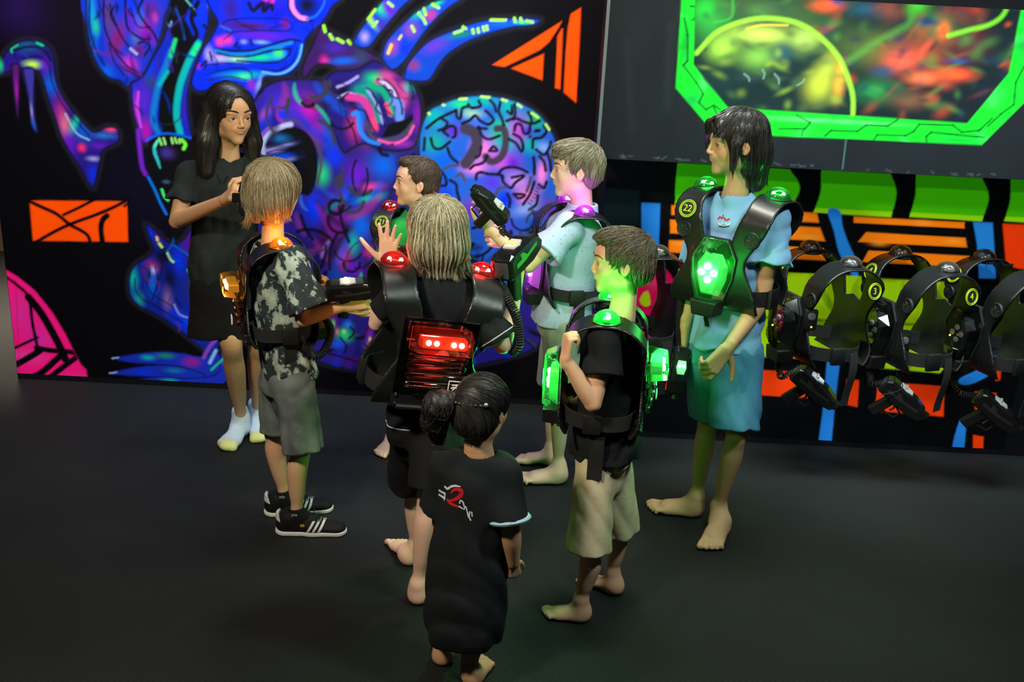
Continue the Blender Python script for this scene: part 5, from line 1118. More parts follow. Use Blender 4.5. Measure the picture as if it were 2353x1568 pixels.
# ---------- 3  boy seen in profile behind the blond one
Yd = 4.15
fd_ = nrm(V(-.55, -.83, 0)); hd = nrm(V(-.97, -.22, .03))
C = P(955, 420, Yd); N = P(968, 492, Yd+.02)
rs, ls = P(912, 532, Yd-.02), P(1022, 540, Yd+.04)
ft = gr(903, 1028); an = ft+V(.0, .02, .07)
ft2 = gr(985, 1040); an2 = ft2+V(0, .02, .07)
buzz_boy, T, R = person('boy with short dark hair in profile, behind the blond long-haired boy', C, hd, .200, N, fd_, SKIN_FAIR,
    arms=[dict(sh=rs, el=P(890, 640, Yd-.05), wr=P(915, 740, Yd-.10), k=.85, hand=dict(fd=V(.2, -.5, -.5), pn=V(.9, 0, 0), L=.14, side=1, curl=(.4, .5, .3))),
          dict(sh=ls, el=P(1055, 640, Yd), wr=P(1035, 720, Yd-.12), k=.85, hand=dict(fd=V(-.4, -.5, -.4), pn=V(-.9, .3, 0), L=.14, side=-1, curl=(.4, .5, .3)))],
    legs=[dict(hip=P(935, 770, Yd), kn=P(925, 890, Yd-.06), an=an, k=.82, foot=dict(heel=ft+V(.01, .045, 0), d=(-.35, -1), L=.19, side=-1)),
          dict(hip=P(985, 770, Yd+.03), kn=P(985, 890, Yd-.03), an=an2, k=.82, foot=dict(heel=ft2+V(0, .045, 0), d=(.1, -1), L=.19, side=1))],
    torso=[(P(968, 550, Yd), .10), (P(965, 690, Yd), .09), (P(960, 750, Yd), .10)], hopt=dict(nose=.5), neckr=.046)
eyes(T, R, .200, buzz_boy, gaze=nrm(V(-.9, -.3, .15))); brows(T, .200, buzz_boy, mat('brown_brow', (.10, .06, .03), .8), 1.1)
shirt(buzz_boy, 'green_shirt', cloth('green_cotton', srgb(40, 165, 80)), fd_, UPV, [(P(968, 545, Yd), .125), (P(965, 640, Yd), .115), (P(962, 720, Yd), .12), (P(960, 760, Yd), .122)], .66,
      [(rs, P(890, 610, Yd-.05), .052, .066), (ls, P(1052, 610, Yd), .052, .066)], (N+V(0, 0, -.02), .056), 23, .008)
shorts(buzz_boy, 'shorts', cloth('black_shorts', (.010, .010, .012)), fd_, [(P(930, 775, Yd), P(922, 905, Yd-.05), .08, .085), (P(990, 775, Yd), P(988, 905, Yd-.02), .08, .085)], (P(962, 765, Yd), .115, .7), 25)
hair(buzz_boy, T, R, .200,
     [((0, -.09, .155), (.37, .44, .395)), ((0, -.22, -.06), (.36, .28, .30)), ((0, .12, .42), (.22, .24, .12))],
     [((0, .48, -.02), (.30, .23, .36)), ((0, .34, -.34), (.5, .3, .30)), ((.38, .02, -.12), (.07, .13, .15)), ((-.38, .02, -.12), (.07, .13, .15))], [(.085, .055, .035), (.06, .04, .028), (.12, .08, .05)], 26,
     whorl=(.0, -.22, .52), bottom=lambda x, y: -.22, n=1500, comb=(0, .5, .1), jit=.5, ridge=.0015, hairline=.33, rough=.55, steps=6, step=.03, rad=.0009, rootz=-.1)

# ---------- 4  blond long-haired boy, back to the camera
hb = gr(957, 1402); hb2 = gr(945, 1310)
Yb = 2.98
fb = nrm(V(-.33, .94, 0)); hfb = nrm(V(-.25, .96, .05))
C = P(1003, 532, Yb+.03); N = P(1010, 645, Yb+.02)
ls, rs = P(918, 664, Yb+.04), P(1108, 722, Yb-.04)
re, rw = P(1155, 792, Yb-.06), P(1186, 678, Yb+.14)
le, lw = P(866, 742, Yb+.10), P(887, 608, Yb+.16)
an = hb+V(0, .04, .075); an2 = hb2+V(.01, .04, .075)
k1, k2 = P(985, 1130, an[1]-.01), P(952, 1110, an2[1]-.02)
blond_boy, T, R = person('boy with shaggy shoulder-length blond hair seen from behind, one hand raised', C, hfb, .200, N, fb, SKIN_FAIR,
    arms=[dict(sh=rs, el=re, wr=rw, k=.86, hand=dict(fd=nrm(V(.12, .55, .6)), pn=nrm(V(-.9, .1, .3)), L=.15, side=-1, curls=[(.7, .9, .6), (.9, 1.1, .7), (.9, 1.1, .7), (.9, 1.1, .7)])),
          dict(sh=ls, el=le, wr=lw, k=.84, hand=dict(fd=nrm(V(.12, .05, 1)), pn=nrm(V(.12, -1, .15)), L=.146, side=1, curls=[(.02, .1, .1), (.05, .12, .1), (.08, .15, .1), (.12, .18, .12)], spread=.20,
               thumb=[(.12, .15, .03), (.24, .33, .05), (.38, .50, .05), (.50, .62, .03)]))],
    legs=[dict(hip=P(1005, 985, Yb-.02), kn=k1, an=an, k=.80, calf=V(0, -1, 0), foot=dict(heel=hb+V(.0, .02, 0), d=(.10, 1), L=.2, side=1)),
          dict(hip=P(955, 975, Yb+.06), kn=k2, an=an2, k=.80, calf=V(0, -1, 0), foot=dict(heel=hb2+V(0, .02, 0), d=(-.5, 1), L=.2, side=-1))],
    torso=[(P(1008, 720, Yb), .10), (P(990, 850, Yb), .09), (P(978, 960, Yb), .10)], neckr=.041)
eyes(T, R, .200, blond_boy)
SHB = cloth('black_jersey', (.010, .012, .015), bump=(500, .2, .002))
o, s = shirt(blond_boy, 'black_shirt', SHB, fb, UPV, [(P(1010, 700, Yb), .122), (P(995, 820, Yb), .114), (P(975, 920, Yb), .110), (P(968, 974, Yb), .112)], .68,
      [(rs, P(1146, 780, Yb-.06), .048, .062), (ls, P(885, 712, Yb+.08), .046, .050)], (N+V(0, 0, -.022), .060), 33, .009)
# white piping on neckline, cuff and hem
def ring(c, n, r, m, par, name='piping', sq=1., ax=None, tr=.0018, a0=0, a1=2*math.pi, surf=None):
    n = nrm(n); a = nrm(np.cross(n, V(.2, .1, 1) if abs(n[2]) < .8 else V(1, .1, 0))) if ax is None else nrm(ax-n*np.dot(ax, n)); b = np.cross(n, a)
    pts = [c+(a*math.cos(t)*r*sq+b*math.sin(t)*r) for t in np.linspace(a0, a1, 48)]
    if surf is not None:
        P_ = np.array(pts)
        for _ in range(6): P_ = P_-surf.grad(P_)*(surf.at(P_)[:, None]-.0008)
        pts = list(P_)
    return MB().tube(pts, tr, 6).build(name, m, par)
WPIPE = cloth('white_piping', srgb(200, 210, 225), rough=.6)
sc = P(1146, 780, Yb-.06); sdir = nrm(sc-rs)
ring(sc-sdir*.010, sdir, .066, WPIPE, blond_boy, surf=s)
ring(P(968, 967, Yb), UPV, .118, WPIPE, blond_boy, sq=.72, ax=fb, tr=.0018, surf=s)
ring(N-UPV*.010-fb*.004, nrm(UPV+fb*.32), .066, WPIPE, blond_boy, tr=.0014)
ring(N-UPV*.022-fb*.008, nrm(UPV+fb*.32), .074, WPIPE, blond_boy, tr=.0014)
shorts(blond_boy, 'shorts', cloth('black_shorts', (.010, .010, .012)), fb, [(P(1003, 990, Yb-.03), P(995, 1120, an[1]-.03), .078, .082), (P(950, 985, Yb+.05), P(945, 1108, an2[1]-.04), .076, .080)], (P(975, 970, Yb), .112, .72), 35)
hair(blond_boy, T, R, .200,
     [((0, -.10, .14), (.45, .49, .45)), ((0, -.27, -.12), (.46, .35, .42)), ((-.28, -.20, -.2), (-.30, -.22, -.46), .17, .10), ((.28, -.20, -.2), (.33, -.22, -.50), .17, .10), ((0, -.30, -.25), (0, -.34, -.52), .26, .18), ((.33, -.2, -.40), (.56, -.22, -.60), .11, .02), ((-.30, -.2, -.40), (-.46, -.24, -.56), .10, .02), ((.12, -.34, -.45), (.22, -.46, -.62), .12, .03)],
     [((0, .50, -.15), (.33, .36, .42))], [(.60, .56, .38), (.46, .42, .27), (.80, .77, .60), (.30, .26, .15), (.18, .14, .08)], 36,
     whorl=(-.02, -.16, .56), bottom=lambda x, y: -.60-.06*(x > .2), n=3000, flick=.9, freez=-.40, jit=.38, ridge=.004, rough=.40, steps=26, lens=(.65, 1), rad=.0010)
# ---------- 5  boy in the pale patterned shirt, profile to the left
h1 = gr(1300, 1108); h2 = gr(1283, 1068)
Yf = (h1[1]+h2[1])/2
ff = nrm(V(-.95, -.22, 0)); hff = nrm(V(-.99, -.08, -.03))
C = P(1322, 391, Yf); N = P(1338, 478, Yf)
ls, rs = P(1305, 522, Yf-.13), P(1285, 512, Yf+.14)
le, lw = P(1215, 610, Yf-.20), P(1122, 524, Yf-.16)
re, rw = P(1230, 600, Yf+.12), P(1170, 560, Yf-.02)
an1, an2 = h1+V(-.035, 0, .08), h2+V(-.035, 0, .08)
k1, k2 = P(1280, 905, an1[1]-.0), P(1268, 893, an2[1])
shirt_boy, T, R = person('boy in profile in a pale dotted short-sleeved shirt holding up a blaster', C, hff, .218, N, ff, SKIN_FAIR,
    arms=[dict(sh=ls, el=le, wr=lw, k=.90, hand=dict(fd=nrm(V(-.12, -.05, 1)), pn=nrm(V(-.6, .6, .1)), L=.155, side=-1, curls=[(.6, .7, .5), (.8, 1.0, .6), (.9, 1.0, .6), (.9, 1.0, .6)])),
          dict(sh=rs, el=re, wr=rw, k=.88, hand=dict(fd=V(-1, 0, .2), pn=V(0, -1, .2), L=.15, side=-1, curl=(.8, 1, .6)))],
    legs=[dict(hip=P(1300, 755, Yf-.08), kn=k1, an=an1, k=.86, calf=V(1, 0, 0), foot=dict(heel=h1, d=(-1, -.10), L=.225, side=1)),
          dict(hip=P(1285, 745, Yf+.08), kn=k2, an=an2, k=.86, calf=V(1, 0, 0), foot=dict(heel=h2, d=(-1, .02), L=.215, side=-1))],
    torso=[(P(1320, 560, Yf), .105), (P(1305, 650, Yf), .095), (P(1295, 740, Yf), .10)], hopt=dict(nose=.5), neckr=.046)
eyes(T, R, .218, shirt_boy, gaze=nrm(V(-1, -.1, -.15))); brows(T, .218, shirt_boy, mat('brown_brow', (.10, .06, .03), .8))
def dotted_mat():
    m = mat('pale_dotted_cotton', srgb(196, 205, 222), .9, spec=.2, bump=(60, .25, .004)); nt = m.node_tree; L = nt.links; b = nt.nodes['Principled BSDF']
    tc = nt.nodes.new('ShaderNodeTexCoord'); v = nt.nodes.new('ShaderNodeTexVoronoi'); v.inputs['Scale'].default_value = 66; v.inputs['Randomness'].default_value = .25
    lt = nt.nodes.new('ShaderNodeMath'); lt.operation = 'LESS_THAN'; lt.inputs[1].default_value = .12
    mx = nt.nodes.new('ShaderNodeMixRGB'); mx.inputs[1].default_value = (*srgb(176, 190, 230), 1); mx.inputs[2].default_value = (*srgb(55, 70, 95), 1)
    L.new(tc.outputs['Object'], v.inputs['Vector']); L.new(v.outputs['Distance'], lt.inputs[0]); L.new(lt.outputs[0], mx.inputs[0]); L.new(mx.outputs[0], b.inputs['Base Color'])
    return m
DOT = dotted_mat()
o, s = shirt(shirt_boy, 'dotted_shirt', DOT, ff, UPV, [(P(1322, 550, Yf), .130), (P(1310, 630, Yf), .125), (P(1295, 700, Yf), .140), (P(1290, 738, Yf), .150)], .84,
      [(ls, P(1250, 582, Yf-.19), .056, .078), (rs, rs*.4+re*.6, .056, .066)], (N+V(0, 0, -.02), .056), 43, .009, collar=.028)
shorts(shirt_boy, 'shorts', cloth('pale_grey_cotton', srgb(150, 155, 150)), ff, [(P(1300, 755, Yf-.07), P(1283, 893, an1[1]), .085, .082), (P(1286, 748, Yf+.07), P(1270, 880, an2[1]), .082, .078)], (P(1294, 745, Yf), .115, .85), 45, .005)
hair(shirt_boy, T, R, .218,
     [((0, -.09, .16), (.38, .46, .41)), ((0, -.25, -.05), (.36, .26, .30)), ((0, .13, .40), (.28, .30, .14)), ((0, .28, .30), (.24, .15, .12))],
     [((0, .50, -.10), (.32, .25, .35)), ((0, .36, -.36), (.5, .33, .34)), ((.40, .04, -.14), (.10, .17, .20)), ((-.40, .04, -.14), (.10, .17, .20))], [(.20, .16, .10), (.13, .10, .065), (.30, .25, .17), (.40, .35, .26)], 46,
     whorl=(.0, -.28, .50), bottom=lambda x, y: -.20, n=1700, comb=(0, .9, .0), jit=.35, ridge=.003, hairline=.20, rough=.42, steps=13, step=.04, rad=.0011, rootz=.0)

# ---------- 6  boy with green-lit vest, profile to the left
h1 = gr(1352, 1425); h2 = gr(1425, 1368)
Yg = 2.98
fg = nrm(V(-.97, .12, 0)); hfg = nrm(V(-.985, -.03, -.04))
C = P(1424, 603, Yg); N = P(1428, 705, Yg)
ls, rs = P(1392, 780, Yg-.13), P(1400, 740, Yg+.14)
le, lw = P(1362, 925, Yg-.19), P(1300, 826, Yg-.19)
re, rw = P(1380, 900, Yg+.2), P(1320, 930, Yg+.1)
an1, an2 = h1+V(-.03, 0, .075), h2+V(-.03, .02, .075)
k1, k2 = P(1360, 1258, an1[1]-.01), P(1418, 1200, an2[1])
green_boy, T, R = person('boy in black T-shirt and beige shorts, hand gripping his green-lit vest', C, hfg, .196, N, fg, SKIN_WARM,
    arms=[dict(sh=ls, el=le, wr=lw, k=.86, hand=dict(fd=nrm(V(.05, .12, 1)), pn=nrm(V(.9, .35, 0)), L=.135, side=-1, curls=[(1.2, 1.3, .6), (1.3, 1.3, .6), (1.3, 1.3, .6), (1.3, 1.3, .6)],
               thumb=[(.12, .17, .04), (.33, .26, .16), (.50, .22, .26), (.60, .12, .30)])),
          dict(sh=rs, el=re, wr=rw, k=.84, hand=dict(fd=V(-.8, -.2, -.5), pn=V(0, -1, .1), L=.135, side=-1, curl=(.5, .6, .4)))],
    legs=[dict(hip=P(1372, 1020, Yg-.06), kn=k1, an=an1, k=.80, calf=V(1, 0, 0), foot=dict(heel=h1, d=(-1, .09), L=.165, side=1)),
          dict(hip=P(1410, 1010, Yg+.08), kn=k2, an=an2, k=.80, calf=V(1, 0, 0), foot=dict(heel=h2, d=(-.85, .55), L=.17, side=-1))],
    torso=[(P(1405, 800, Yg), .10), (P(1398, 920, Yg), .09), (P(1392, 1000, Yg), .10)], hopt=dict(nose=.35), neckr=.041)
eyes(T, R, .196, green_boy, gaze=nrm(V(-1, 0, -.05))); brows(T, .196, green_boy, mat('brown_brow', (.10, .06, .03), .8))
shirt(green_boy, 'black_shirt', BLACK_COTTON, fg, UPV, [(P(1408, 800, Yg), .118), (P(1402, 900, Yg), .112), (P(1392, 980, Yg), .118), (P(1388, 1034, Yg), .132)], .86,
      [(ls, P(1385, 862, Yg-.17), .055, .062), (rs, rs*.35+re*.65, .052, .062)], (N+V(0, 0, -.02), .056), 53, .009)
shorts(green_boy, 'beige_shorts', cloth('beige_cotton', srgb(206, 192, 158), bump=(50, .35, .004)), fg, [(P(1372, 1030, Yg-.05), P(1352, 1262, an1[1]), .064, .082), (P(1408, 1030, Yg+.06), P(1424, 1216, an2[1]), .062, .076)], (P(1390, 1020, Yg), .106, .85), 55, .005)
hair(green_boy, T, R, .196,
     [((0, -.10, .15), (.39, .47, .41)), ((0, -.27, -.06), (.37, .28, .33)), ((0, .10, .40), (.28, .30, .14))],
     [((0, .50, -.06), (.32, .24, .34)), ((0, .36, -.36), (.5, .33, .33)), ((.38, .03, -.14), (.06, .15, .17)), ((-.38, .03, -.14), (.06, .15, .17))], [(.13, .11, .065), (.20, .17, .11), (.08, .065, .04)], 56,
     whorl=(.05, -.34, .45), bottom=lambda x, y: -.34, n=1900, comb=(0, .8, .05), jit=.45, ridge=.002, hairline=.27, rough=.45, steps=10, step=.038, rad=.0010, rootz=-.12)

# ---------- 7  tall dark-haired boy
h1 = gr(1612, 1186); h2 = gr(1657, 1212)
Yt = 3.62
ft_ = nrm(V(-.62, -.78, 0)); hft = nrm(V(-.96, -.20, -.06))
C = P(1688, 330, Yt); N = P(1690, 432, Yt+.02)
ls, rs = P(1778, 505, Yt-.06), P(1616, 486, Yt+.08)
le, lw = P(1748, 694, Yt-.10), P(1672, 800, Yt-.26)
re, rw = P(1598, 640, Yt+.08), P(1574, 745, Yt+.02)
an1, an2 = h1+V(-.03, 0, .085), h2+V(-.02, .0, .09)
k1, k2 = P(1628, 960, an1[1]+.04), P(1694, 995, Yt-.12)
tall_boy, T, R = person('tall boy with chin-length black hair in a light blue T-shirt and teal shorts', C, hft, .222, N, ft_, SKIN_TAN,
    arms=[dict(sh=ls, el=le, wr=lw, k=.98, hand=dict(fd=nrm(V(-.55, -.15, -.75)), pn=nrm(V(-.35, .9, 0)), L=.18, side=-1, curls=[(.35, .6, .4), (.8, .8, .4), (.9, .9, .5), (.9, .9, .5)],
               thumb=[(.10, .17, .02), (.20, .36, .02), (.33, .50, .02), (.44, .60, .02)])),
          dict(sh=rs, el=re, wr=rw, k=.95, hand=dict(fd=nrm(V(.10, -.1, -1)), pn=nrm(V(.8, -.3, 0)), L=.165, side=1, curl=(.25, .3, .2)))],
    legs=[dict(hip=P(1632, 810, Yt+.04), kn=k1, an=an1, k=.90, foot=dict(heel=h1, d=(-1, .15), L=.235, side=1)),
          dict(hip=P(1690, 815, Yt-.04), kn=k2, an=an2, k=.92, foot=dict(heel=h2+V(0, 0, 0), d=(-.42, -1), L=.235, side=1))],
    torso=[(P(1695, 540, Yt), .12), (P(1680, 680, Yt), .105), (P(1664, 790, Yt), .115)], hopt=dict(nose=.6), neckr=.046)
eyes(T, R, .222, tall_boy, gaze=nrm(V(-1, -.15, -.1))); brows(T, .222, tall_boy, mat('black_brow', (.012, .009, .008), .8))
LB = cloth('light_blue_cotton', srgb(140, 190, 238))
o, ts_ = shirt(tall_boy, 'light_blue_shirt', LB, ft_, UPV, [(P(1696, 545, Yt), .138), (P(1684, 650, Yt), .128), (P(1668, 755, Yt), .134), (P(1658, 806, Yt-.02), .140)], .68,
      [(ls, P(1768, 605, Yt-.10), .060, .074), (rs, P(1603, 600, Yt+.08), .058, .070)], (N+V(0, 0, -.006), .055), 63, .015)
shorts(tall_boy, 'teal_shorts', cloth('teal_cotton', srgb(78, 142, 182)), ft_, [(P(1632, 812, Yt+.04), P(1632, 948, k1[1]), .095, .086), (P(1692, 818, Yt-.04), P(1688, 985, k2[1]), .098, .092)], (P(1664, 800, Yt), .135, .72), 65, .006, sq=1.)
hair(tall_boy, T, R, .222,
     [((0, -.08, .17), (.41, .48, .42)), ((0, -.25, -.12), (.41, .36, .46)), ((-.36, .12, .05), (-.36, .16, -.34), .09, .04), ((.34, .05, .05), (.36, .12, -.3), .10, .07), ((0, -.32, -.2), (0, -.36, -.62), .30, .20),
      ((.1, .36, .30), (.28, .33, -.05), .10, .06), ((-.05, .32, .38), (-.24, .33, .12), .10, .05)],
     [((0, .56, -.30), (.34, .36, .44)), ((-.42, -.04, -.04), (.10, .09, .14)), ((-.2, .46, .0), (.2, .22, .2))], [(.016, .014, .014), (.028, .024, .022), (.045, .042, .042)], 66,
     whorl=(.0, -.20, .58), bottom=lambda x, y: -.72, n=1500, comb=(0, .25, 0), jit=.2, ridge=.0025, rough=.30, steps=30, lens=(.7, 1), rad=.0011, hairline=.13, freez=-.45, flick=.25)

def on_back(px, py, sdf, Y=2.2):
    p = P(px, py, Y); d = nrm(p-V(0, 0, CAM_H))
    for _ in range(60):
        v_ = sdf.at(p[None])[0]
        if v_ < .0015: break
        p = p+d*max(v_*.7, .0008)
    return p
def decal(pts, wid, m, par, name='print_stroke', sdf=None, close=False, Y=2.2):
    wid = [wid]*len(pts) if np.isscalar(wid) else wid; pw = spl([(x, y, w_*1e4) for (x, y), w_ in zip(pts, wid)], False, 4); P_ = [on_back(x, y, sdf or gs, Y) for x, y, _ in pw]; mb = MB(); rs_ = [q*1e-4 for q in pw[:, 2]]
    vs = []; n = len(P_)
    for i, p in enumerate(P_):
        t = nrm(P_[min(i+1, n-1)]-P_[max(i-1, 0)]); g = (sdf or gs).grad(p[None])[0]; b = nrm(np.cross(g, t))
        vs += [p+b*rs_[i]+g*.0006, p-b*rs_[i]+g*.0006, p+b*rs_[i]-g*.0012, p-b*rs_[i]-g*.0012]
    fs = []
    for i in range(n-1):
        a, b = 4*i, 4*i+4; fs += [[a, a+1, b+1, b], [a+2, b+2, b+3, a+3], [a, b, b+2, a+2], [a+1, a+3, b+3, b+1]]
    fs += [[0, 2, 3, 1], [4*n-4, 4*n-3, 4*n-1, 4*n-2]]
    return mb.add(vs, fs).build(name, m, par, smooth=False)
PW = mat('print_white', (.7, .75, .85), .6); PR = mat('print_red', srgb(205, 28, 40), .6)
for pts, w_, m_ in (([(1650, 504), (1654, 499), (1660, 503)], .003, PR), ([(1664, 500), (1668, 506), (1677, 503)], .003, PR), ([(1650, 512), (1655, 517), (1661, 512)], .0025, PW), ([(1667, 513), (1672, 518), (1678, 512)], .0025, PW), ([(1652, 520), (1664, 522), (1676, 519)], .0018, mat('print_dark', srgb(45, 40, 70), .6)), ([(1662, 494), (1661, 501)], .0015, mat('print_dark', srgb(45, 40, 70), .6))):
    decal(pts, w_, m_, tall_boy, sdf=ts_, Y=3.2)
# ---------- 8  small girl, back to the camera
h1, h2 = gr(1018, 1538), gr(1075, 1583)
Yl = 2.52
fl_ = nrm(V(.12, .99, 0)); hfl = nrm(V(.55, .82, -.12))
C = P(1112, 938, Yl+.01); N = P(1104, 1020, Yl)
ls, rs = P(1024, 1066, Yl), P(1156, 1080, Yl-.02)
re, rw = P(1172, 1215, Yl-.05), P(1178, 1292, Yl-.02)
le, lw = P(1012, 1210, Yl+.06), P(1030, 1270, Yl+.12)
an1, an2 = h1+V(0, .03, .062), h2+V(.0, .03, .062)
girl, T, R = person('small girl with tied-up black hair in an oversized black T-shirt, from behind', C, hfl, .180, N, fl_, SKIN_TAN,
    arms=[dict(sh=rs, el=re, wr=rw, k=.92, hand=dict(fd=nrm(V(.15, .25, -1)), pn=nrm(V(-.5, .8, 0)), L=.105, side=-1, curls=[(.9, 1.0, .6)]*4)),
          dict(sh=ls, el=le, wr=lw, k=.78, hand=dict(fd=nrm(V(.1, .6, -.5)), pn=nrm(V(.8, .3, 0)), L=.105, side=1, curl=(.5, .6, .4)))],
    legs=[dict(hip=P(1040, 1340, Yl), kn=P(1026, 1440, Yl+.04), an=an1, k=.80, calf=V(0, -1, 0), foot=dict(heel=h1+V(0, .012, 0), d=(-.12, 1), L=.15, side=1)),
          dict(hip=P(1090, 1340, Yl-.04), kn=P(1088, 1450, h2[1]+.07), an=an2, k=.80, calf=V(0, -1, 0), foot=dict(heel=h2+V(0, .012, 0), d=(.45, 1), L=.15, side=-1))],
    torso=[(P(1088, 1120, Yl), .095), (P(1075, 1250, Yl), .10), (P(1065, 1340, Yl), .11)], neckr=.040)
eyes(T, R, .180, girl)
o, gs = shirt(girl, 'oversized_shirt', cloth('black_tee', (.011, .014, .017), bump=(700, .2, .002)), fl_, UPV, [(P(1090, 1110, Yl), .098), (P(1078, 1250, Yl), .108), (P(1068, 1400, Yl), .118), (P(1068, 1462, Yl), .104)], .80,
      [(rs, P(1168, 1192, Yl-.05), .048, .056), (ls, P(1008, 1165, Yl+.03), .046, .052)], (N+V(0, 0, -.026), .045), 73, .007)
ring(P(1169, 1192, Yl-.05), nrm(P(1168, 1192, Yl-.05)-rs), .056, cloth('pale_cuff', srgb(160, 195, 215)), girl, name='turned_up_cuff', tr=.007)['label'] = 'pale turned-up sleeve edge'
# print on the back: a broken white and red emblem
PW = mat('print_white', (.7, .75, .85), .6); PR = mat('print_red', srgb(205, 28, 40), .6)
def arc(cx, cy, rx, ry, a0, a1, n=10): return [(cx+rx*math.cos(math.radians(a)), cy+ry*math.sin(math.radians(a))) for a in np.linspace(a0, a1, n)]
decal([(1021, 1118), (1028, 1124), (1036, 1119), (1046, 1117), (1058, 1119)], [.002, .003, .003, .0026, .001], PW, girl)
decal([(1008, 1127), (1016, 1132), (1024, 1136)], .0028, PW, girl); decal([(1008, 1137), (1016, 1142), (1023, 1147)], .0026, PW, girl); decal([(1023, 1134), (1021, 1150)], .0022, PW, girl)
decal([(1036, 1134), (1042, 1127), (1052, 1125), (1060, 1129), (1059, 1138), (1050, 1146), (1040, 1150)], [.002, .004, .005, .006, .006, .005, .004], PR, girl)
decal([(1027, 1148), (1034, 1156), (1044, 1162), (1056, 1166)], [.003, .004, .0035, .002], PR, girl); decal([(1040, 1150), (1030, 1152)], .003, PR, girl)
decal([(1056, 1158), (1058, 1151), (1064, 1155), (1067, 1165)], .0017, PW, girl); decal([(1054, 1164), (1064, 1170)], .0015, PW, girl)
decal([(1066, 1172), (1070, 1165), (1074, 1178)], .0016, PW, girl); decal([(1074, 1178), (1077, 1190)], .0018, PW, girl); decal([(1080, 1176), (1078, 1188), (1082, 1197)], .0018, PW, girl); decal([(1084, 1177), (1085, 1188)], .0016, PW, girl)
hair(girl, T, R, .180,
     [((0, -.09, .15), (.385, .46, .40)), ((0, -.25, -.10), (.37, .30, .34))],
     [((0, .48, -.15), (.31, .34, .40))], [(.012, .010, .011), (.022, .019, .020), (.035, .032, .034)], 76,
     whorl=(-.30, -.42, .15), bottom=lambda x, y: -.42, n=800, jit=.10, ridge=.0018, rough=.5, steps=18, rad=.0010, rootz=-.1, lens=(.5, .9))
# loose bunch at the back of the head with a pink hair tie, thin braid and wisps
K = T(-.35, -.50, .10)
s = Sdf(); s.cone(T(-.30, -.44, .12), T(-.42, -.58, .02), .022, .034, .01); s.cone(T(-.42, -.58, .02), T(-.52, -.52, -.25), .036, .030, .02); s.cone(T(-.52, -.52, -.25), T(-.50, -.42, -.52), .030, .014, .02)
s.post(folds(78, .006, 2.2)); v, q = s.mesh(.003)
parts = [(v, q)]; cc = [np.tile((.014, .012, .013), (len(v), 1))]
rr = np.random.RandomState(5); st = v[rr.choice(len(v), 420)].astype(float)
gv = -R[2]
v2, f2, c2 = strands(s, st, lambda p, n, i: gv*.9+n*.5*np.sin(p*300)+.2*R[0]*-1, 14, .009, .004, lambda p: p[:, 2] < T(0, 0, -.75)[2], 9, .0009, cols=((.02, .017, .018), (.04, .034, .035)), jit=.9)
V_, F_ = join(parts+[(v2, f2)]); mkobj('hair_bunch', V_, F_, mat('hair_fibre_50', (1, 1, 1), .5, attr=True, spec=.5), girl, cols=np.concatenate(cc+[c2]))
ring(T(-.32, -.46, .11), nrm(T(-.42, -.58, .02)-T(-.30, -.44, .12)), .024, mat('pink_elastic', srgb(240, 120, 150), .6), girl, name='hair_tie', tr=.0045)['label'] = 'pink hair tie'
br = MB()
for k in range(9):
    t_ = k/8; c = np.array(T(-.22+.52*t_, -.50-.06*math.sin(t_*3)+.12*t_, .13+.05*t_))
    v_, q_ = uvsphere(c, (.009, .009, .0065), 10, 6); br.add(v_, q_.tolist())
br.build('braid', mat('black_braid', (.015, .013, .014), .35), girl)
MB().lathe(T(.30, -.40, .19), R[1]*-1+R[0]*.5, [(.004, -.004), (.006, 0), (.005, .004)], 10).build('hair_clip', mat('white_clip', (.7, .75, .8), .3), girl)
# ------------------------------------------------------------------ laser-tag vests and blasters
VINYL = mat('black_vinyl', (.008, .009, .010), .36, spec=.5, coat=.1, bump=(35, .10, .004))
RUBBER = mat('black_rubber', (.010, .010, .011), .55, spec=.4)
WEB = mat('black_webbing', (.012, .012, .013), .85, bump=(700, .5, .002))
STEEL = mat('steel_screw', (.55, .56, .58), .3, metal=1)
CLEARP = clear_mat('clear_plastic', (.93, .95, .96), .06)
YGRING = mat('yellow_green_print', srgb(190, 225, 20), .5)
_shell = None
def shell_mesh():
    """moulded harness: two broad shoulder straps running into a front and a back plate"""
    global _shell
    if _shell is None:
        s = Sdf(); hw, hd, rad = .185, .135, .118
        def fn(x, y, z):
            q0 = np.abs(x)-(hw+.03-.0); q1 = np.abs(y)-(hd-rad); q2 = np.abs(z+.20)-(.225-rad)
            d = np.sqrt(np.maximum(q1, 0)**2+np.maximum(q2, 0)**2)+np.minimum(np.maximum(q1, q2), 0)-rad
            d = d+.25*np.maximum(np.abs(x)-.06, 0)**1.0*np.clip((z+.06)*8, 0, 1)*1.1      # shoulders slope outwards
            d = np.abs(d)-.0055
            ol = np.abs(x)-(.178-.0*z)                                                     # outer edge
            zz = z+.21
            wst = .192-.078*np.exp(-((zz)/.095)**2)-.02*np.clip(-(z+.26)*8, 0, 1)            # waisted at the arms
            ol = (np.abs(x)-wst)*.8
            neck = .086-np.sqrt((x*1.0)**2+(np.maximum(0, np.abs(y)-.06)*.4)**2)+0*z        # column of the neck
            up_ = z+.135+.35*np.abs(x)                                                       # scoop of the neckline ends here
            nk = np.minimum(neck+.25*np.minimum(z+.03, 0)+.0*y, up_)
            bt = -(z+.385)
            return np.maximum(np.maximum(np.maximum(d, ol), nk), bt)
        s._a(fn, [-.2, -.15, -.42], [.2, .15, .04], .0, 'u')
        v, q = relax(*s.mesh(.0050), 14); o = mkobj('harness', v, q, VINYL); _shell = o.data; bpy.data.objects.remove(o)
    o = bpy.data.objects.new('harness', _shell); COL.objects.link(o); return o
def prim(fn, *a, **k): b = MB(); getattr(b, fn)(*a, **k); return b
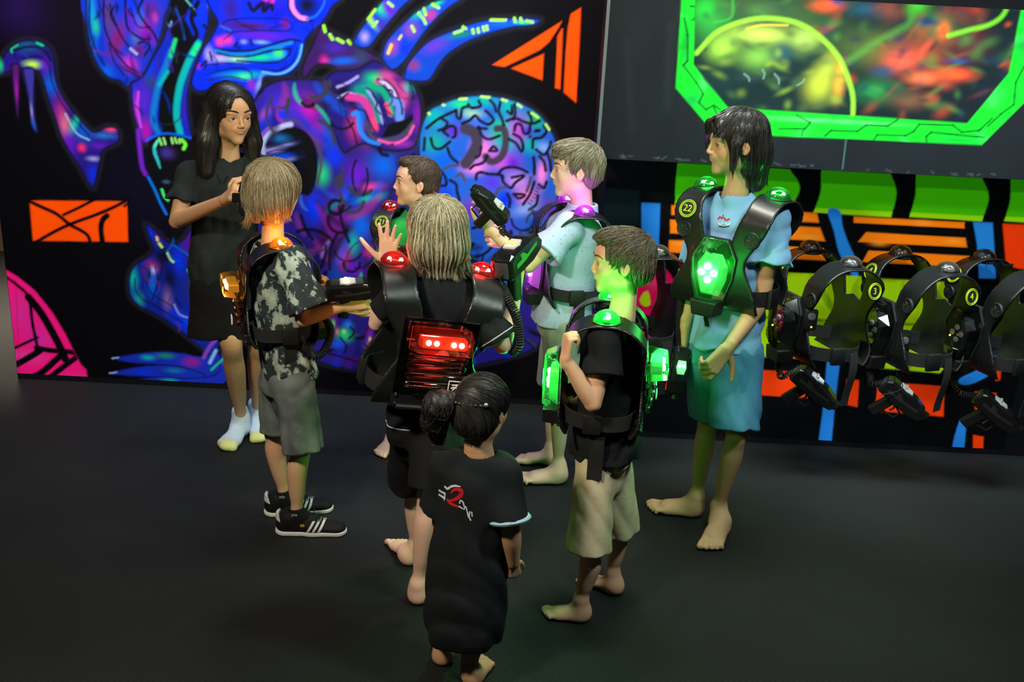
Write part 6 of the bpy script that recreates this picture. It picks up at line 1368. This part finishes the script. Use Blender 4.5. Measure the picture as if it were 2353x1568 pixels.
def ringm(c, X, Y, r, t, n=28):
    return [c+X*math.cos(a)*r+Y*math.sin(a)*r for a in np.linspace(0, 2*math.pi, n)]
def put(o, root):
    o.parent = root; return o
X_, Y_, Z_ = V(1, 0, 0), V(0, 1, 0), V(0, 0, 1)
def hexcase(w_, h, d, taper=.55):
    """outline of the chest casing in x,z"""
    return [(-w_*.55, h*.5), (w_*.55, h*.5), (w_, h*.22), (w_*.92, -h*.10), (w_*taper, -h*.5), (-w_*taper, -h*.5), (-w_*.92, -h*.10), (-w_, h*.22)]
def loft(mb, p0, p1, o, X, Y, Z, d0, d1):
    n = len(p0); vs = [o+X*a+Y*b+Z*d0 for a, b in p0]+[o+X*a+Y*b+Z*d1 for a, b in p1]
    fs = [list(range(n))[::-1], [n+i for i in range(n)]]+[[i, (i+1) % n, n+(i+1) % n, n+i] for i in range(n)]
    return mb.add(vs, fs)
def coil(p0, pts, r=.011, tr=.0032, turns=30):
    """coiled cable along the spline through pts"""
    W = spl([tuple(p) for p in pts], False, 12); seg = np.linalg.norm(np.diff(W, axis=0), axis=1); cum = np.concatenate([[0], np.cumsum(seg)])
    N_ = turns*9; out = []; t_ = np.linspace(0, cum[-1], N_)
    C_ = np.stack([np.interp(t_, cum, W[:, i]) for i in range(3)], 1); T_ = np.gradient(C_, axis=0); T_ /= np.linalg.norm(T_, axis=1, keepdims=True)
    a = np.cross(T_, (.2, .9, .1)); a /= np.linalg.norm(a, axis=1, keepdims=True); b = np.cross(T_, a)
    ph = np.linspace(0, turns*2*math.pi, N_)[:, None]
    return list(C_+r*(a*np.cos(ph)+b*np.sin(ph)))
def dome(root, x, y, z, col, lit, glowm, s=1.0, tilt=0):
    d = put(prim('lathe', V(x, y, z-.004), Z_, [(.047, -.004), (.050, .0), (.048, .009), (.043, .010)], 24).build('dome_base', RUBBER), root)
    n = 20; vs = [(math.sin(math.pi/2*(1-i/7))*.044 if i < 7 else .001, .006+math.cos(math.pi/2*(1-i/7))*.038) for i in range(8)]
    g = prim('lathe', V(x, y, z), Z_, vs, 26).build('dome_cover', glowm, root); g['label'] = 'clear shoulder dome' if not lit else 'lit shoulder dome'
    b = MB(); b.box((x, y, z+.012), (.026, .012, .006), None, .002); b.build('circuit_block', mat('circuit_grey', (.25, .26, .28), .4), g)
    for q in (-1, 1):
        e = MB(); v_, f_ = uvsphere(V(x+q*.018, y-.004, z+.020), .0068, 12, 8); e.add(v_, f_.tolist())
        e.build('lamp_bead', emis('bead_'+col['n'], tuple(.62*c+.38 for c in col['core']), col['k']) if lit else mat('bead_off', (.4, .4, .42), .3), g)
def vest(O, f, s, col, lit, label, number=None, up=(0, 0, 1), group=None, chest=True, belt=True, tail=None, strapbrown=False, dead=False, powers=(.3, 1., .8), backunit=True):
    R = frame(f, up)
    root = empty('laser_tag_vest', (0, 0, 0), label, 'vest', group)
    root.matrix_world = Matrix(((R[0][0]*s, R[1][0]*s, R[2][0]*s, O[0]), (R[0][1]*s, R[1][1]*s, R[2][1]*s, O[1]), (R[0][2]*s, R[1][2]*s, R[2][2]*s, O[2]), (0, 0, 0, 1)))
    put(shell_mesh(), root)
    glow = clear_mat('tinted_'+col['n'], tuple(.25+.75*c for c in col['tint']), .05, .06, col['tint']) if lit else clear_mat('clear_dome', (.85, .83, .82), .06, .12, (.8, .7, .65))
    for x in (-1, 1): dome(root, x*.138, .0, .010, col, lit, glow)
    # speakers on the straps, number roundel
    for x in (-1, 1):
        sp = prim('lathe', V(x*.132, .138, -.118), nrm(V(0, 1, .02)), [(.028, 0), (.030, .006), (.026, .011), (.020, .008), (.006, .010)], 22).build('speaker', RUBBER); put(sp, root)
        for k in range(6):
            a = k*math.pi/3; n_ = nrm(V(0, 1, .02)); u_ = np.cross(X_, n_); c0 = V(x*.132, .138, -.118)+n_*.011
            MB().tube([c0+X_*math.cos(a)*.007+u_*math.sin(a)*.007, c0+X_*math.cos(a)*.018+u_*math.sin(a)*.018], .0012, 5).build('grille_rib', mat('dark_grey_plastic', (.05, .05, .055), .4), sp)
    if number:
        for x, y, z, n_, un in number[1]:
            n_ = nrm(n_); c0 = V(x, y, z); u_ = nrm(V(*un)-n_*np.dot(V(*un), n_)); w_ = np.cross(u_, n_)
            pl = prim('lathe', c0, n_, [(.034, -.002), (.034, .002), (.032, .003)], 28).build('number_plate', RUBBER, root)
            for r_ in (.031, .0255): MB().tube(ringm(c0+n_*.0035, w_, u_, r_, 0), .0016, 6, cap=False).build('ring', YGRING, pl)
            if number[0]:
                t = text(number[0], .034, c0+n_*.0036, w_, u_, YGRING, None, 'numeral', .0008); t.parent = pl
                t.matrix_parent_inverse = Matrix()
    if chest:   # clear chest casing with its lamps, in a black cup
        o = V(0, .142, -.245); b = MB(); loft(b, hexcase(.085, .235, 0), hexcase(.085, .235, 0), o, X_, Z_, Y_, -.012, .006); b.build('chest_frame', RUBBER, root, smooth=False, bevel=.003)
        b = MB(); loft(b, hexcase(.082, .228, 0), hexcase(.058, .180, 0), o, X_, Z_, Y_, .006, .062); cs = b.build('chest_casing', clear_mat('casing_'+col['n'], tuple(.35+.65*c for c in col['tint']), .05, .10, col['tint']) if lit else CLEARP, root, smooth=False, bevel=.003)
        cs['label'] = 'clear plastic chest casing'
        b = MB(); loft(b, hexcase(.060, .150, 0), hexcase(.040, .120, 0), o+V(0, 0, -.012), X_, Z_, Y_, .008, .040)
        b.build('reflector', mat('lit_diffuser_'+col['n'], col['tint'], .4, emit=col['core'], estr=col['k']*.028) if lit else mat('dark_reflector', (.06, .07, .08), .15, metal=.6), cs, smooth=False)
        for (dx, dz) in ((-.024, .0), (.024, -.002), (.002, .022), (-.002, -.026)):
            e = MB(); v_, f_ = uvsphere(o+V(dx, .046, dz), (.014, .006, .012), 14, 8); e.add(v_, f_.tolist())
            e.build('lamp_bead', emis('bead_'+col['n'], tuple(.62*c+.38 for c in col['core']), col['k']) if lit else mat('bead_off', (.4, .4, .42), .3), cs)
        for k in range(4):
            b = MB(); b.tube([o+V(-.05+.01*k, .014, -.07+.045*k), o+V(.0, .05, -.062+.045*k), o+V(.05-.01*k, .014, -.07+.045*k)], .0022, 6); b.build('internal_rib', CLEARP, cs)
        e = MB(); v_, f_ = uvsphere(o+V(.0, .035, .075), .010, 14, 8); e.add(v_, f_.tolist()); e.build('sensor_eye', mat('sensor_black', (.01, .01, .012), .1), cs)
        if dead:
            e = MB(); v_, f_ = uvsphere(o+V(.02, .058, -.015), .004, 10, 6); e.add(v_, f_.tolist()); e.build('standby_lamp', emis('standby_yellow', (1, .8, .05), 3), cs)
        b = MB(); loft(b, [(-.055, .03), (.055, .03), (.045, -.03), (-.045, -.03)], [(-.052, .026), (.052, .026), (.040, -.028), (-.040, -.028)], o+V(0, 0, -.128), X_, Z_, Y_, -.012, .058); b.build('bottom_cup', RUBBER, root, smooth=False, bevel=.005)
    if backunit:  # clear box with lamp bar above and fluted tubes below
        o = V(0, -.142, -.222)
        b = MB(); b.box(o+V(0, .002, -.0), (.115, .004, .118), None, .003); b.build('cover_plate', CLEARP if not lit else clear_mat('smoked_cover', (.45, .40, .42), .05), root, smooth=False)
        b = MB(); loft(b, [(-.092, .096), (.092, .096), (.092, .022), (-.092, .022)], [(-.082, .088), (.082, .088), (.082, .032), (-.082, .032)], o, X_, Z_, -Y_, .002, .075); box = b.build('lamp_box', glow if lit else CLEARP, root, smooth=False, bevel=.004); box['label'] = 'coloured lamp box on the back'
        b = MB(); b.box(o+V(0, -.035, .060), (.070, .020, .016), None, .004); b.build('reflector', mat('lit_diffuser_'+col['n'], col['tint'], .4, emit=col['core'], estr=col['k']*.028) if lit else mat('dark_reflector', (.06, .07, .08), .15, metal=.6), box, smooth=False)
        for x in (-.050, -.026, .026, .050):
            e = MB(); v_, f_ = uvsphere(o+V(x, -.058, .062), .0085, 12, 8); e.add(v_, f_.tolist()); e.build('lamp_bead', emis('bead_'+col['n'], tuple(.62*c+.38 for c in col['core']), col['k']) if lit else mat('bead_off', (.4, .4, .42), .3), box)
        for k in range(4):
            z = .004-.028*k; b = MB(); b.tube([o+V(-.082, -.012, z), o+V(-.078, -.030+.004*k, z), o+V(.078, -.030+.004*k, z), o+V(.082, -.012, z)], .0125, 12); b.build('fluted_tube', clear_mat('fluted_'+col['n'], tuple(.55+.4*c for c in col['tint']) if lit else (.8, .8, .8), .08), root)
        b = MB(); b.box(o+V(0, .012, -.135), (.118, .010, .028), None, .006); pl = b.build('back_plate', VINYL, root)
        b = MB(); b.tube([o+V(-.10, -.000, -.158), o+V(.10, -.0, -.158)], .008, 8); b.build('plate_lip', RUBBER, root)
        for x in (-.105, .105):
            for z in (-.122, -.148): put(prim('lathe', o+V(x, .000, z), -Y_, [(.0045, 0), (.0045, .003), (.002, .004)], 10).build('screw', STEEL), root)
        hx = [(math.cos(a)*.022, math.sin(a)*.022) for a in np.linspace(math.pi/6, math.pi/6+2*math.pi, 7)][:6]
        bd = MB(); pts = [o+V(.056, -.046, -.070)+X_*a+Z_*b_ for a, b_ in ((-.020, .018), (.020, .018), (.020, -.010), (.0, -.022), (-.020, -.010), (-.020, .018))]
        bd.tube(pts, .0016, 6); em = bd.build('emblem', PW, root)
        for p_, q_ in (((-.010, .006), (.010, .008)), ((.008, .008), (-.006, -.010)), ((-.002, .0), (.012, -.006)), ((-.012, -.004), (-.002, .0))):
            MB().tube([o+V(.056, -.047, -.070)+X_*p_[0]+Z_*p_[1], o+V(.056, -.047, -.070)+X_*q_[0]+Z_*q_[1]], .002, 6).build('emblem_stroke', PW, em)
    if belt:
        for x in (-1, 1):
            pts = spl([(x*.09, -.125, -.33), (x*.15, -.085, -.335), (x*.172, .0, -.335), (x*.15, .09, -.33), (x*.085, .135, -.325)], False, 6)
            b = MB(); vs = []; fs = []
            for p in pts:
                n_ = nrm(V(p[0], p[1]*1.2, 0)); vs += [p+Z_*.026, p-Z_*.026, p+Z_*.026-n_*.004, p-Z_*.026-n_*.004]
            for i in range(len(pts)-1):
                a = 4*i; c_ = a+4; fs += [[a, a+1, c_+1, c_], [a+2, c_+2, c_+3, a+3], [a, c_, c_+2, a+2], [a+1, a+3, c_+3, c_+1]]
            fs += [[0, 2, 3, 1], [len(vs)-4, len(vs)-3, len(vs)-1, len(vs)-2]]
            b.add(vs, fs); b.build('side_belt', WEB, root)
            b = MB(); b.box(V(x*.178, .02, -.335), (.008, .030, .034), None, .004); b.build('buckle', RUBBER, root)
    if tail is not None:   # loose belt ends, in vest space: (x, y, z0, length, width)
        for (x, y, z0, L_, w_, ln) in tail:
            vs = []; n = 9
            dirn = nrm(V(x, y, 0)); tang = V(-dirn[1], dirn[0], 0)
            for i in range(n):
                t = i/(n-1); p = V(x, y, z0-L_*t)+dirn*(.008*math.sin(t*5)+ln*t); vs += [p+tang*w_, p-tang*w_, p+tang*w_+dirn*.004, p-tang*w_+dirn*.004]
            fs = []
            for i in range(n-1):
                a = 4*i; c_ = a+4; fs += [[a, a+1, c_+1, c_], [a+2, c_+2, c_+3, a+3], [a, c_, c_+2, a+2], [a+1, a+3, c_+3, c_+1]]
            fs += [[0, 2, 3, 1], [4*n-4, 4*n-3, 4*n-1, 4*n-2]]
            MB().add(vs, fs).build('belt_tail', WEB, root)
    if lit:
        for x in (-1, 1): lamp('vest_lamp', 'POINT', (x*.138, .0, .034), powers[0], col['light'], .02, parent=root)
        if chest: lamp('vest_lamp', 'POINT', (0, .232, -.245), powers[1], col['light'], .03, parent=root)
        if backunit: lamp('vest_lamp', 'POINT', (0, -.232, -.20), powers[2], col['light'], .03, parent=root)
    return root, (lambda x, y, z: O+s*(x*R[0]+y*R[1]+z*R[2]))
def blaster(O, f, s, label, lit=None, up=(0, 0, 1), group=None, accent=None, chrome=False, dot=None):
    R = frame(f, up)
    root = empty('blaster', (0, 0, 0), label, 'toy blaster', group)
    root.matrix_world = Matrix(((R[0][0]*s, R[1][0]*s, R[2][0]*s, O[0]), (R[0][1]*s, R[1][1]*s, R[2][1]*s, O[1]), (R[0][2]*s, R[1][2]*s, R[2][2]*s, O[2]), (0, 0, 0, 1)))
    GB = mat('glossy_black_plastic', (.010, .010, .012), .15, spec=.6) if not chrome else mat('mirror_black_plastic', (.03, .035, .035), .06, metal=.5)
    b = MB(); out = [(-.10, .018), (-.105, .088), (-.085, .104), (.055, .106), (.115, .090), (.140, .064), (.128, .034), (.06, .016)]
    loft(b, out, [(a*.96, .06+(z-.06)*.8) for a, z in out], V(0, 0, 0), Y_, Z_, X_, .026, .038); loft(b, out, out, V(0, 0, 0), Y_, Z_, X_, -.026, .026); loft(b, out, [(a*.96, .06+(z-.06)*.8) for a, z in out], V(0, 0, 0), Y_, Z_, -X_, .026, .038)
    b.build('body', GB, root, smooth=False, bevel=.003)
    b = MB(); g = [(-.045, .02), (.005, .02), (-.012, -.095), (-.062, -.088)]; loft(b, g, g, V(0, 0, 0), Y_, Z_, X_, -.017, .017); b.build('grip', RUBBER, root, smooth=False, bevel=.008)
    b = MB(); b.tube([V(0, .006, .012), V(0, .055, -.004), V(0, .052, -.040), V(0, -.002, -.050)], .005, 8); b.build('trigger_guard', RUBBER, root)
    b = MB(); b.tube([V(0, .008, .014), V(0, .020, -.006), V(0, .016, -.026)], .005, 8); b.build('trigger', mat('dark_grey_plastic', (.05, .05, .055), .4), root)
    put(prim('lathe', V(0, .132, .064), Y_, [(.022, -.01), (.024, .012), (.016, .014), (.014, .002)], 20).build('muzzle', GB), root)
    b = MB(); b.box(V(0, -.106, .055), (.022, .004, .026), None, .002); b.build('rear_panel', mat('dark_grey_plastic', (.05, .05, .055), .4), root)
    b = MB(); loft(b, [(-.020, -.035), (.020, -.035), (.026, .0), (.018, .034), (-.018, .034), (-.026, 0)], [(-.018, -.032), (.018, -.032), (.023, .0), (.016, .031), (-.016, .031), (-.023, 0)], V(0, -.01, .104), X_, Y_, Z_, 0, .006); b.build('top_label', mat('silver_label', (.55, .58, .62), .35), root, smooth=False)
    for x in (-1, 1):
        e = MB(); v_, f_ = uvsphere(V(x*.010, -.018, .113), .0075, 12, 8); e.add(v_, f_.tolist()); e.build('indicator_lamp', lit or mat('bead_off', (.4, .4, .42), .3), root)
    for x in (-1, 1):
        b = MB(); b.add([V(x*.0385, -.07, .05), V(x*.0385, .0, .052), V(x*.0385, .09, .066), V(x*.0385, .09, .078), V(x*.0385, .01, .066), V(x*.0385, -.02, .085), V(x*.0385, -.04, .085), V(x*.0385, -.03, .066), V(x*.0385, -.07, .064)]+[V(x*.0365, a, c) for a, c in ((-.07, .05), (0, .052), (.09, .066), (.09, .078), (.01, .066), (-.02, .085), (-.04, .085), (-.03, .066), (-.07, .064))],
              [list(range(9)), list(range(17, 8, -1))]+[[i, (i+1) % 9, 9+(i+1) % 9, 9+i] for i in range(9)]); b.build('side_decal', mat('side_'+('plain' if accent is None else 'green'), (.03, .032, .035) if accent is None else accent, .4), root, smooth=False)
    if dot: e = MB(); v_, f_ = uvsphere(V(-.038, -.03, .06), .006, 10, 6); e.add(v_, f_.tolist()); e.build('standby_lamp', emis('standby_yellow', (1, .8, .05), 3), root)
    return root, (lambda x, y, z: O+s*(x*R[0]+y*R[1]+z*R[2]))
GREEN = dict(n='green', tint=(.25, 1.0, .35), core=(.15, 1.0, .25), light=(.02, 1.0, .10), k=14)
RED_ = dict(n='red', tint=(1.0, .12, .10), core=(1.0, .16, .0), light=(1.0, .06, .04), k=14)
AMB = dict(n='amber', tint=(1.0, .62, .12), core=(1.0, .55, .08), light=(1.0, .30, .02), k=14)
VIO = dict(n='violet', tint=(.85, .25, 1.0), core=(.9, .35, 1.0), light=(.75, .05, 1.0), k=14)
STRAPN = [(.130, .133, -.048, V(0, .91, .41), (0, -.4, 1))]
va, Ta = vest(P(636, 558, Yc+.01), fc, .90, AMB, True, 'vest glowing amber, worn by the boy in camouflage shirt', tail=[(.150, .02, -.34, .20, .022, .0)], powers=(1.6, .8, .4))
vb, Tb = vest(P(958, 492, Yd-.02), nrm(V(-.28, -.96, 0)), .88, RED_, True, 'vest number 21 with a red dome, half hidden behind the blond long-haired boy', number=('21', [(.128, .119, -.032, V(0, .8, .6), (0, -.4, 1))]), powers=(.15, .05, .05), tail=[(.13, .10, -.33, .35, .022, .0)], chest=True)
vc, Tc = vest(P(1006, 630, Yb+.0), fb, 1.02, RED_, True, 'vest glowing red, back panel with four red lamps, on the blond long-haired boy', powers=(.45, .3, .22), up=(.17, -.02, 1))
vd, Td = vest(P(1322, 486, Yf), ff, .95, VIO, True, 'vest glowing violet on the boy in the pale dotted shirt', tail=[(-.150, .0, -.33, .26, .024, .0)], powers=(1.3, 1.4, .3))
ve, Te = vest(P(1398, 722, Yg), fg, .92, GREEN, True, 'vest glowing green on the boy in beige shorts', tail=[(-.150, .0, -.33, .22, .026, .0)], powers=(2.8, 6.5, 2.2))
vf, Tf = vest(P(1702, 452, Yt), ft_, 1.03, GREEN, True, 'vest with four bright green chest lamps on the tall boy', number=('22', [(.130, .133, -.048, V(0, .91, .41), (0, -.4, 1))]), powers=(.30, .5, .3), tail=[(.0, .15, -.40, .05, .008, .0)])
lamp('vest_lamp', 'POINT', Tf(0, .36, -.26), 1.1, GREEN['light'], .05)  # extra lamp afloat before the chest casing, added to strengthen its green light
# hanging, switched-off vests on the rack wall
HG = 'switched-off vests hanging on the painted wall'
DARK = dict(n='off', tint=(.8, .8, .8), core=(1, 1, 1), light=(1, 1, 1), k=0)
hfd = nrm(V(-.96, -.30, 0)); sidep = [(-.186, -.088, -.075, V(-1, -.15, .15), (0, 0, 1)), (.130, .133, -.048, V(0, .91, .41), (0, -.4, 1))]
hang = []
for (px, py, Y, num, lb) in ((1905, 600, 4.20, '3', 'dark switched-off vest number 3 hanging on the wall beside the tall boy'), (2120, 612, 4.18, '4', 'dark switched-off vest number 4 hanging on the yellow-green panel'),
                             (2318, 622, 4.16, '8', 'dark switched-off vest hanging farthest along the wall, in front of the red block'), (1478, 575, 4.20, None, 'dark switched-off vest hanging on the pink painted disc, behind the boy in beige shorts')):
    hv, Th = vest(P(px, py, Y), hfd, 1.10, DARK, False, lb, number=(num, sidep) if num else None, group=HG, dead=True, backunit=False, tail=[(-.16, -.06, -.33, .22, .024, .0)])
    hk = MB(); hk.tube([Th(0, -.02, .0)*V(1, 0, 1)+V(0, YR-.001, .015), Th(0, 0, .0)+V(0, .03, .012), Th(0, 0, -.0)+V(0, -.02, .03)], .006, 8)
    hk = hk.build('wall_hook', mat('black_steel', (.02, .02, .022), .4, metal=.8)); tag(hk, 'black steel hook holding the '+lb.replace('dark switched-off ', '').replace(' hanging', '').split(',')[0], 'hook', 'hooks holding the hanging vests')
    hang.append((hv, Th))
def cable(pts, label_parent, straight=None, r=.012, turns=34):
    o = MB().tube(coil(None, pts, r, .0034, turns), .0034, 6).build('coiled_cable', RUBBER, None); o.parent = label_parent; o.matrix_parent_inverse = label_parent.matrix_world.inverted(); return o
# blasters in the hands
AMBL = emis('indicator_warm_white', (1, .85, .35), 9); REDL = emis('indicator_red', (1, .12, .02), 9); GRNL = emis('indicator_green', (.1, 1, .2), 14)
ga, Ga = blaster(P(806, 690, Yc-.10), nrm(V(.95, .22, .05)), .80, 'black blaster with two yellow lamps held by the boy in camouflage shirt', AMBL, up=(-.05, -.45, 1))
gb, Gb = blaster(P(1188, 628, Yb+.13), nrm(V(.38, .90, .22)), 1.0, 'boxy black blaster with two red lamps held up by the blond long-haired boy', REDL, up=(-.15, -.2, 1), accent=(.03, .25, .04))
gw, Gw = blaster(P(560, 445, Yw-.44), nrm(V(.12, .1, 1)), .72, 'shiny black and silver blaster in the woman\'s hand', None, up=(.7, -.7, .1), chrome=True)
gd, Gd = blaster(P(1112, 488, Yf-.22), nrm(V(-.70, -.15, .68)), .74, 'mirror-black blaster held up by the boy in the pale dotted shirt', None, up=(.62, -.45, .6), chrome=True)
gf, Gf = blaster(P(1552, 845, Yt+.02), nrm(V(-.10, -.25, -1)), .80, 'black blaster with two green lamps hanging beside the tall boy', GRNL, up=(.1, -1, .3))
lamp('vest_lamp', 'POINT', Gf(0, -.02, .14), .12, GREEN['light'], .01)
cable([Ga(0, -.09, .02), Ga(0, -.13, -.05), P(760, 760, Yc-.06), P(742, 810, Yc-.05), P(716, 820, Yc-.06), P(690, 795, Yc-.09)], va, turns=40)
cable([Gb(0, -.105, .05), Gb(0, -.125, .01), P(1152, 655, Yb+.05)], vc, r=.004, turns=2)
cable([P(1152, 655, Yb+.04), P(1168, 690, Yb-.03), P(1188, 735, Yb-.06), P(1192, 790, Yb-.07), P(1176, 812, Yb-.05)], vc, r=.013, turns=36)
cable([P(1574, 610, Yt+.06), P(1568, 660, Yt+.04), P(1562, 720, Yt+.03), P(1560, 778, Yt+.02), Gf(0, -.10, .05)], vf, turns=40)
cable([Gd(0, -.10, .05), Gd(0, -.14, .0), P(1180, 560, Yf-.05), Td(.05, .15, -.36)], vd, turns=20)
dk = mat('olive_black', (.02, .022, .012), .35)
for i, ((hv, Th), (px, py)) in enumerate(zip(hang[:3], ((1846, 905), (2048, 930), (2262, 960)))):
    go = P(px, py, 4.10)
    gg, GG = blaster(go, nrm(V(.72, -.2, -.55)), .95, ('black blaster with yellow dot dangling left of the blue strip, beside the tall boy', 'black blaster with yellow dot in front of the large orange-red block', 'black blaster dangling lowest, in front of the blue strip at the wall foot')[i], None, up=(.5, -.3, .7), group='blasters dangling under the hanging vests', dot=True)
    cable([Th(0, .17, -.40), Th(.0, .15, -.46), (Th(0, .15, -.46)+GG(0, -.12, .06))/2+V(-.02, -.02, -.02), GG(0, -.105, .05)], hv, turns=16)
# small clip-on receivers hanging on their wires from two of the vests
for i, (px, py) in ((0, (1862, 735)), (1, (2075, 790))):
    hv, Th = hang[i]; c0 = P(px, py, 4.03); inv = hv.matrix_world.inverted()
    b = MB(); b.box(c0, (.028, .014, .045), None, .008); o = b.build('receiver', RUBBER, None); o.parent = hv; o.matrix_parent_inverse = inv
    b = MB(); b.lathe(c0+V(0, -.013, .018), V(0, -1, 0), [(.017, 0), (.016, .003), (.010, .004)], 18); q_ = b.build('receiver_button', mat('grey_button', (.18, .19, .20), .4), None); q_.parent = o; q_.matrix_parent_inverse = (hv.matrix_world@o.matrix_parent_inverse).inverted()
    e = MB(); v_, f_ = uvsphere(c0+V(.004, -.015, -.028), .004, 10, 6); e.add(v_, f_.tolist()); q_ = e.build('standby_lamp', emis('standby_yellow', (1, .8, .05), 3), None); q_.parent = o; q_.matrix_parent_inverse = (hv.matrix_world@o.matrix_parent_inverse).inverted()
    b = MB(); b.tube(list(spl([tuple(c0-V(0, 0, .045)), tuple(c0-V(.01, 0, .12)), tuple(c0-V(-.03, 0, .20)), tuple(c0-V(.06, 0, .24))], False, 6)), .002, 6); q_ = b.build('wire', RUBBER, None); q_.parent = o; q_.matrix_parent_inverse = (hv.matrix_world@o.matrix_parent_inverse).inverted()
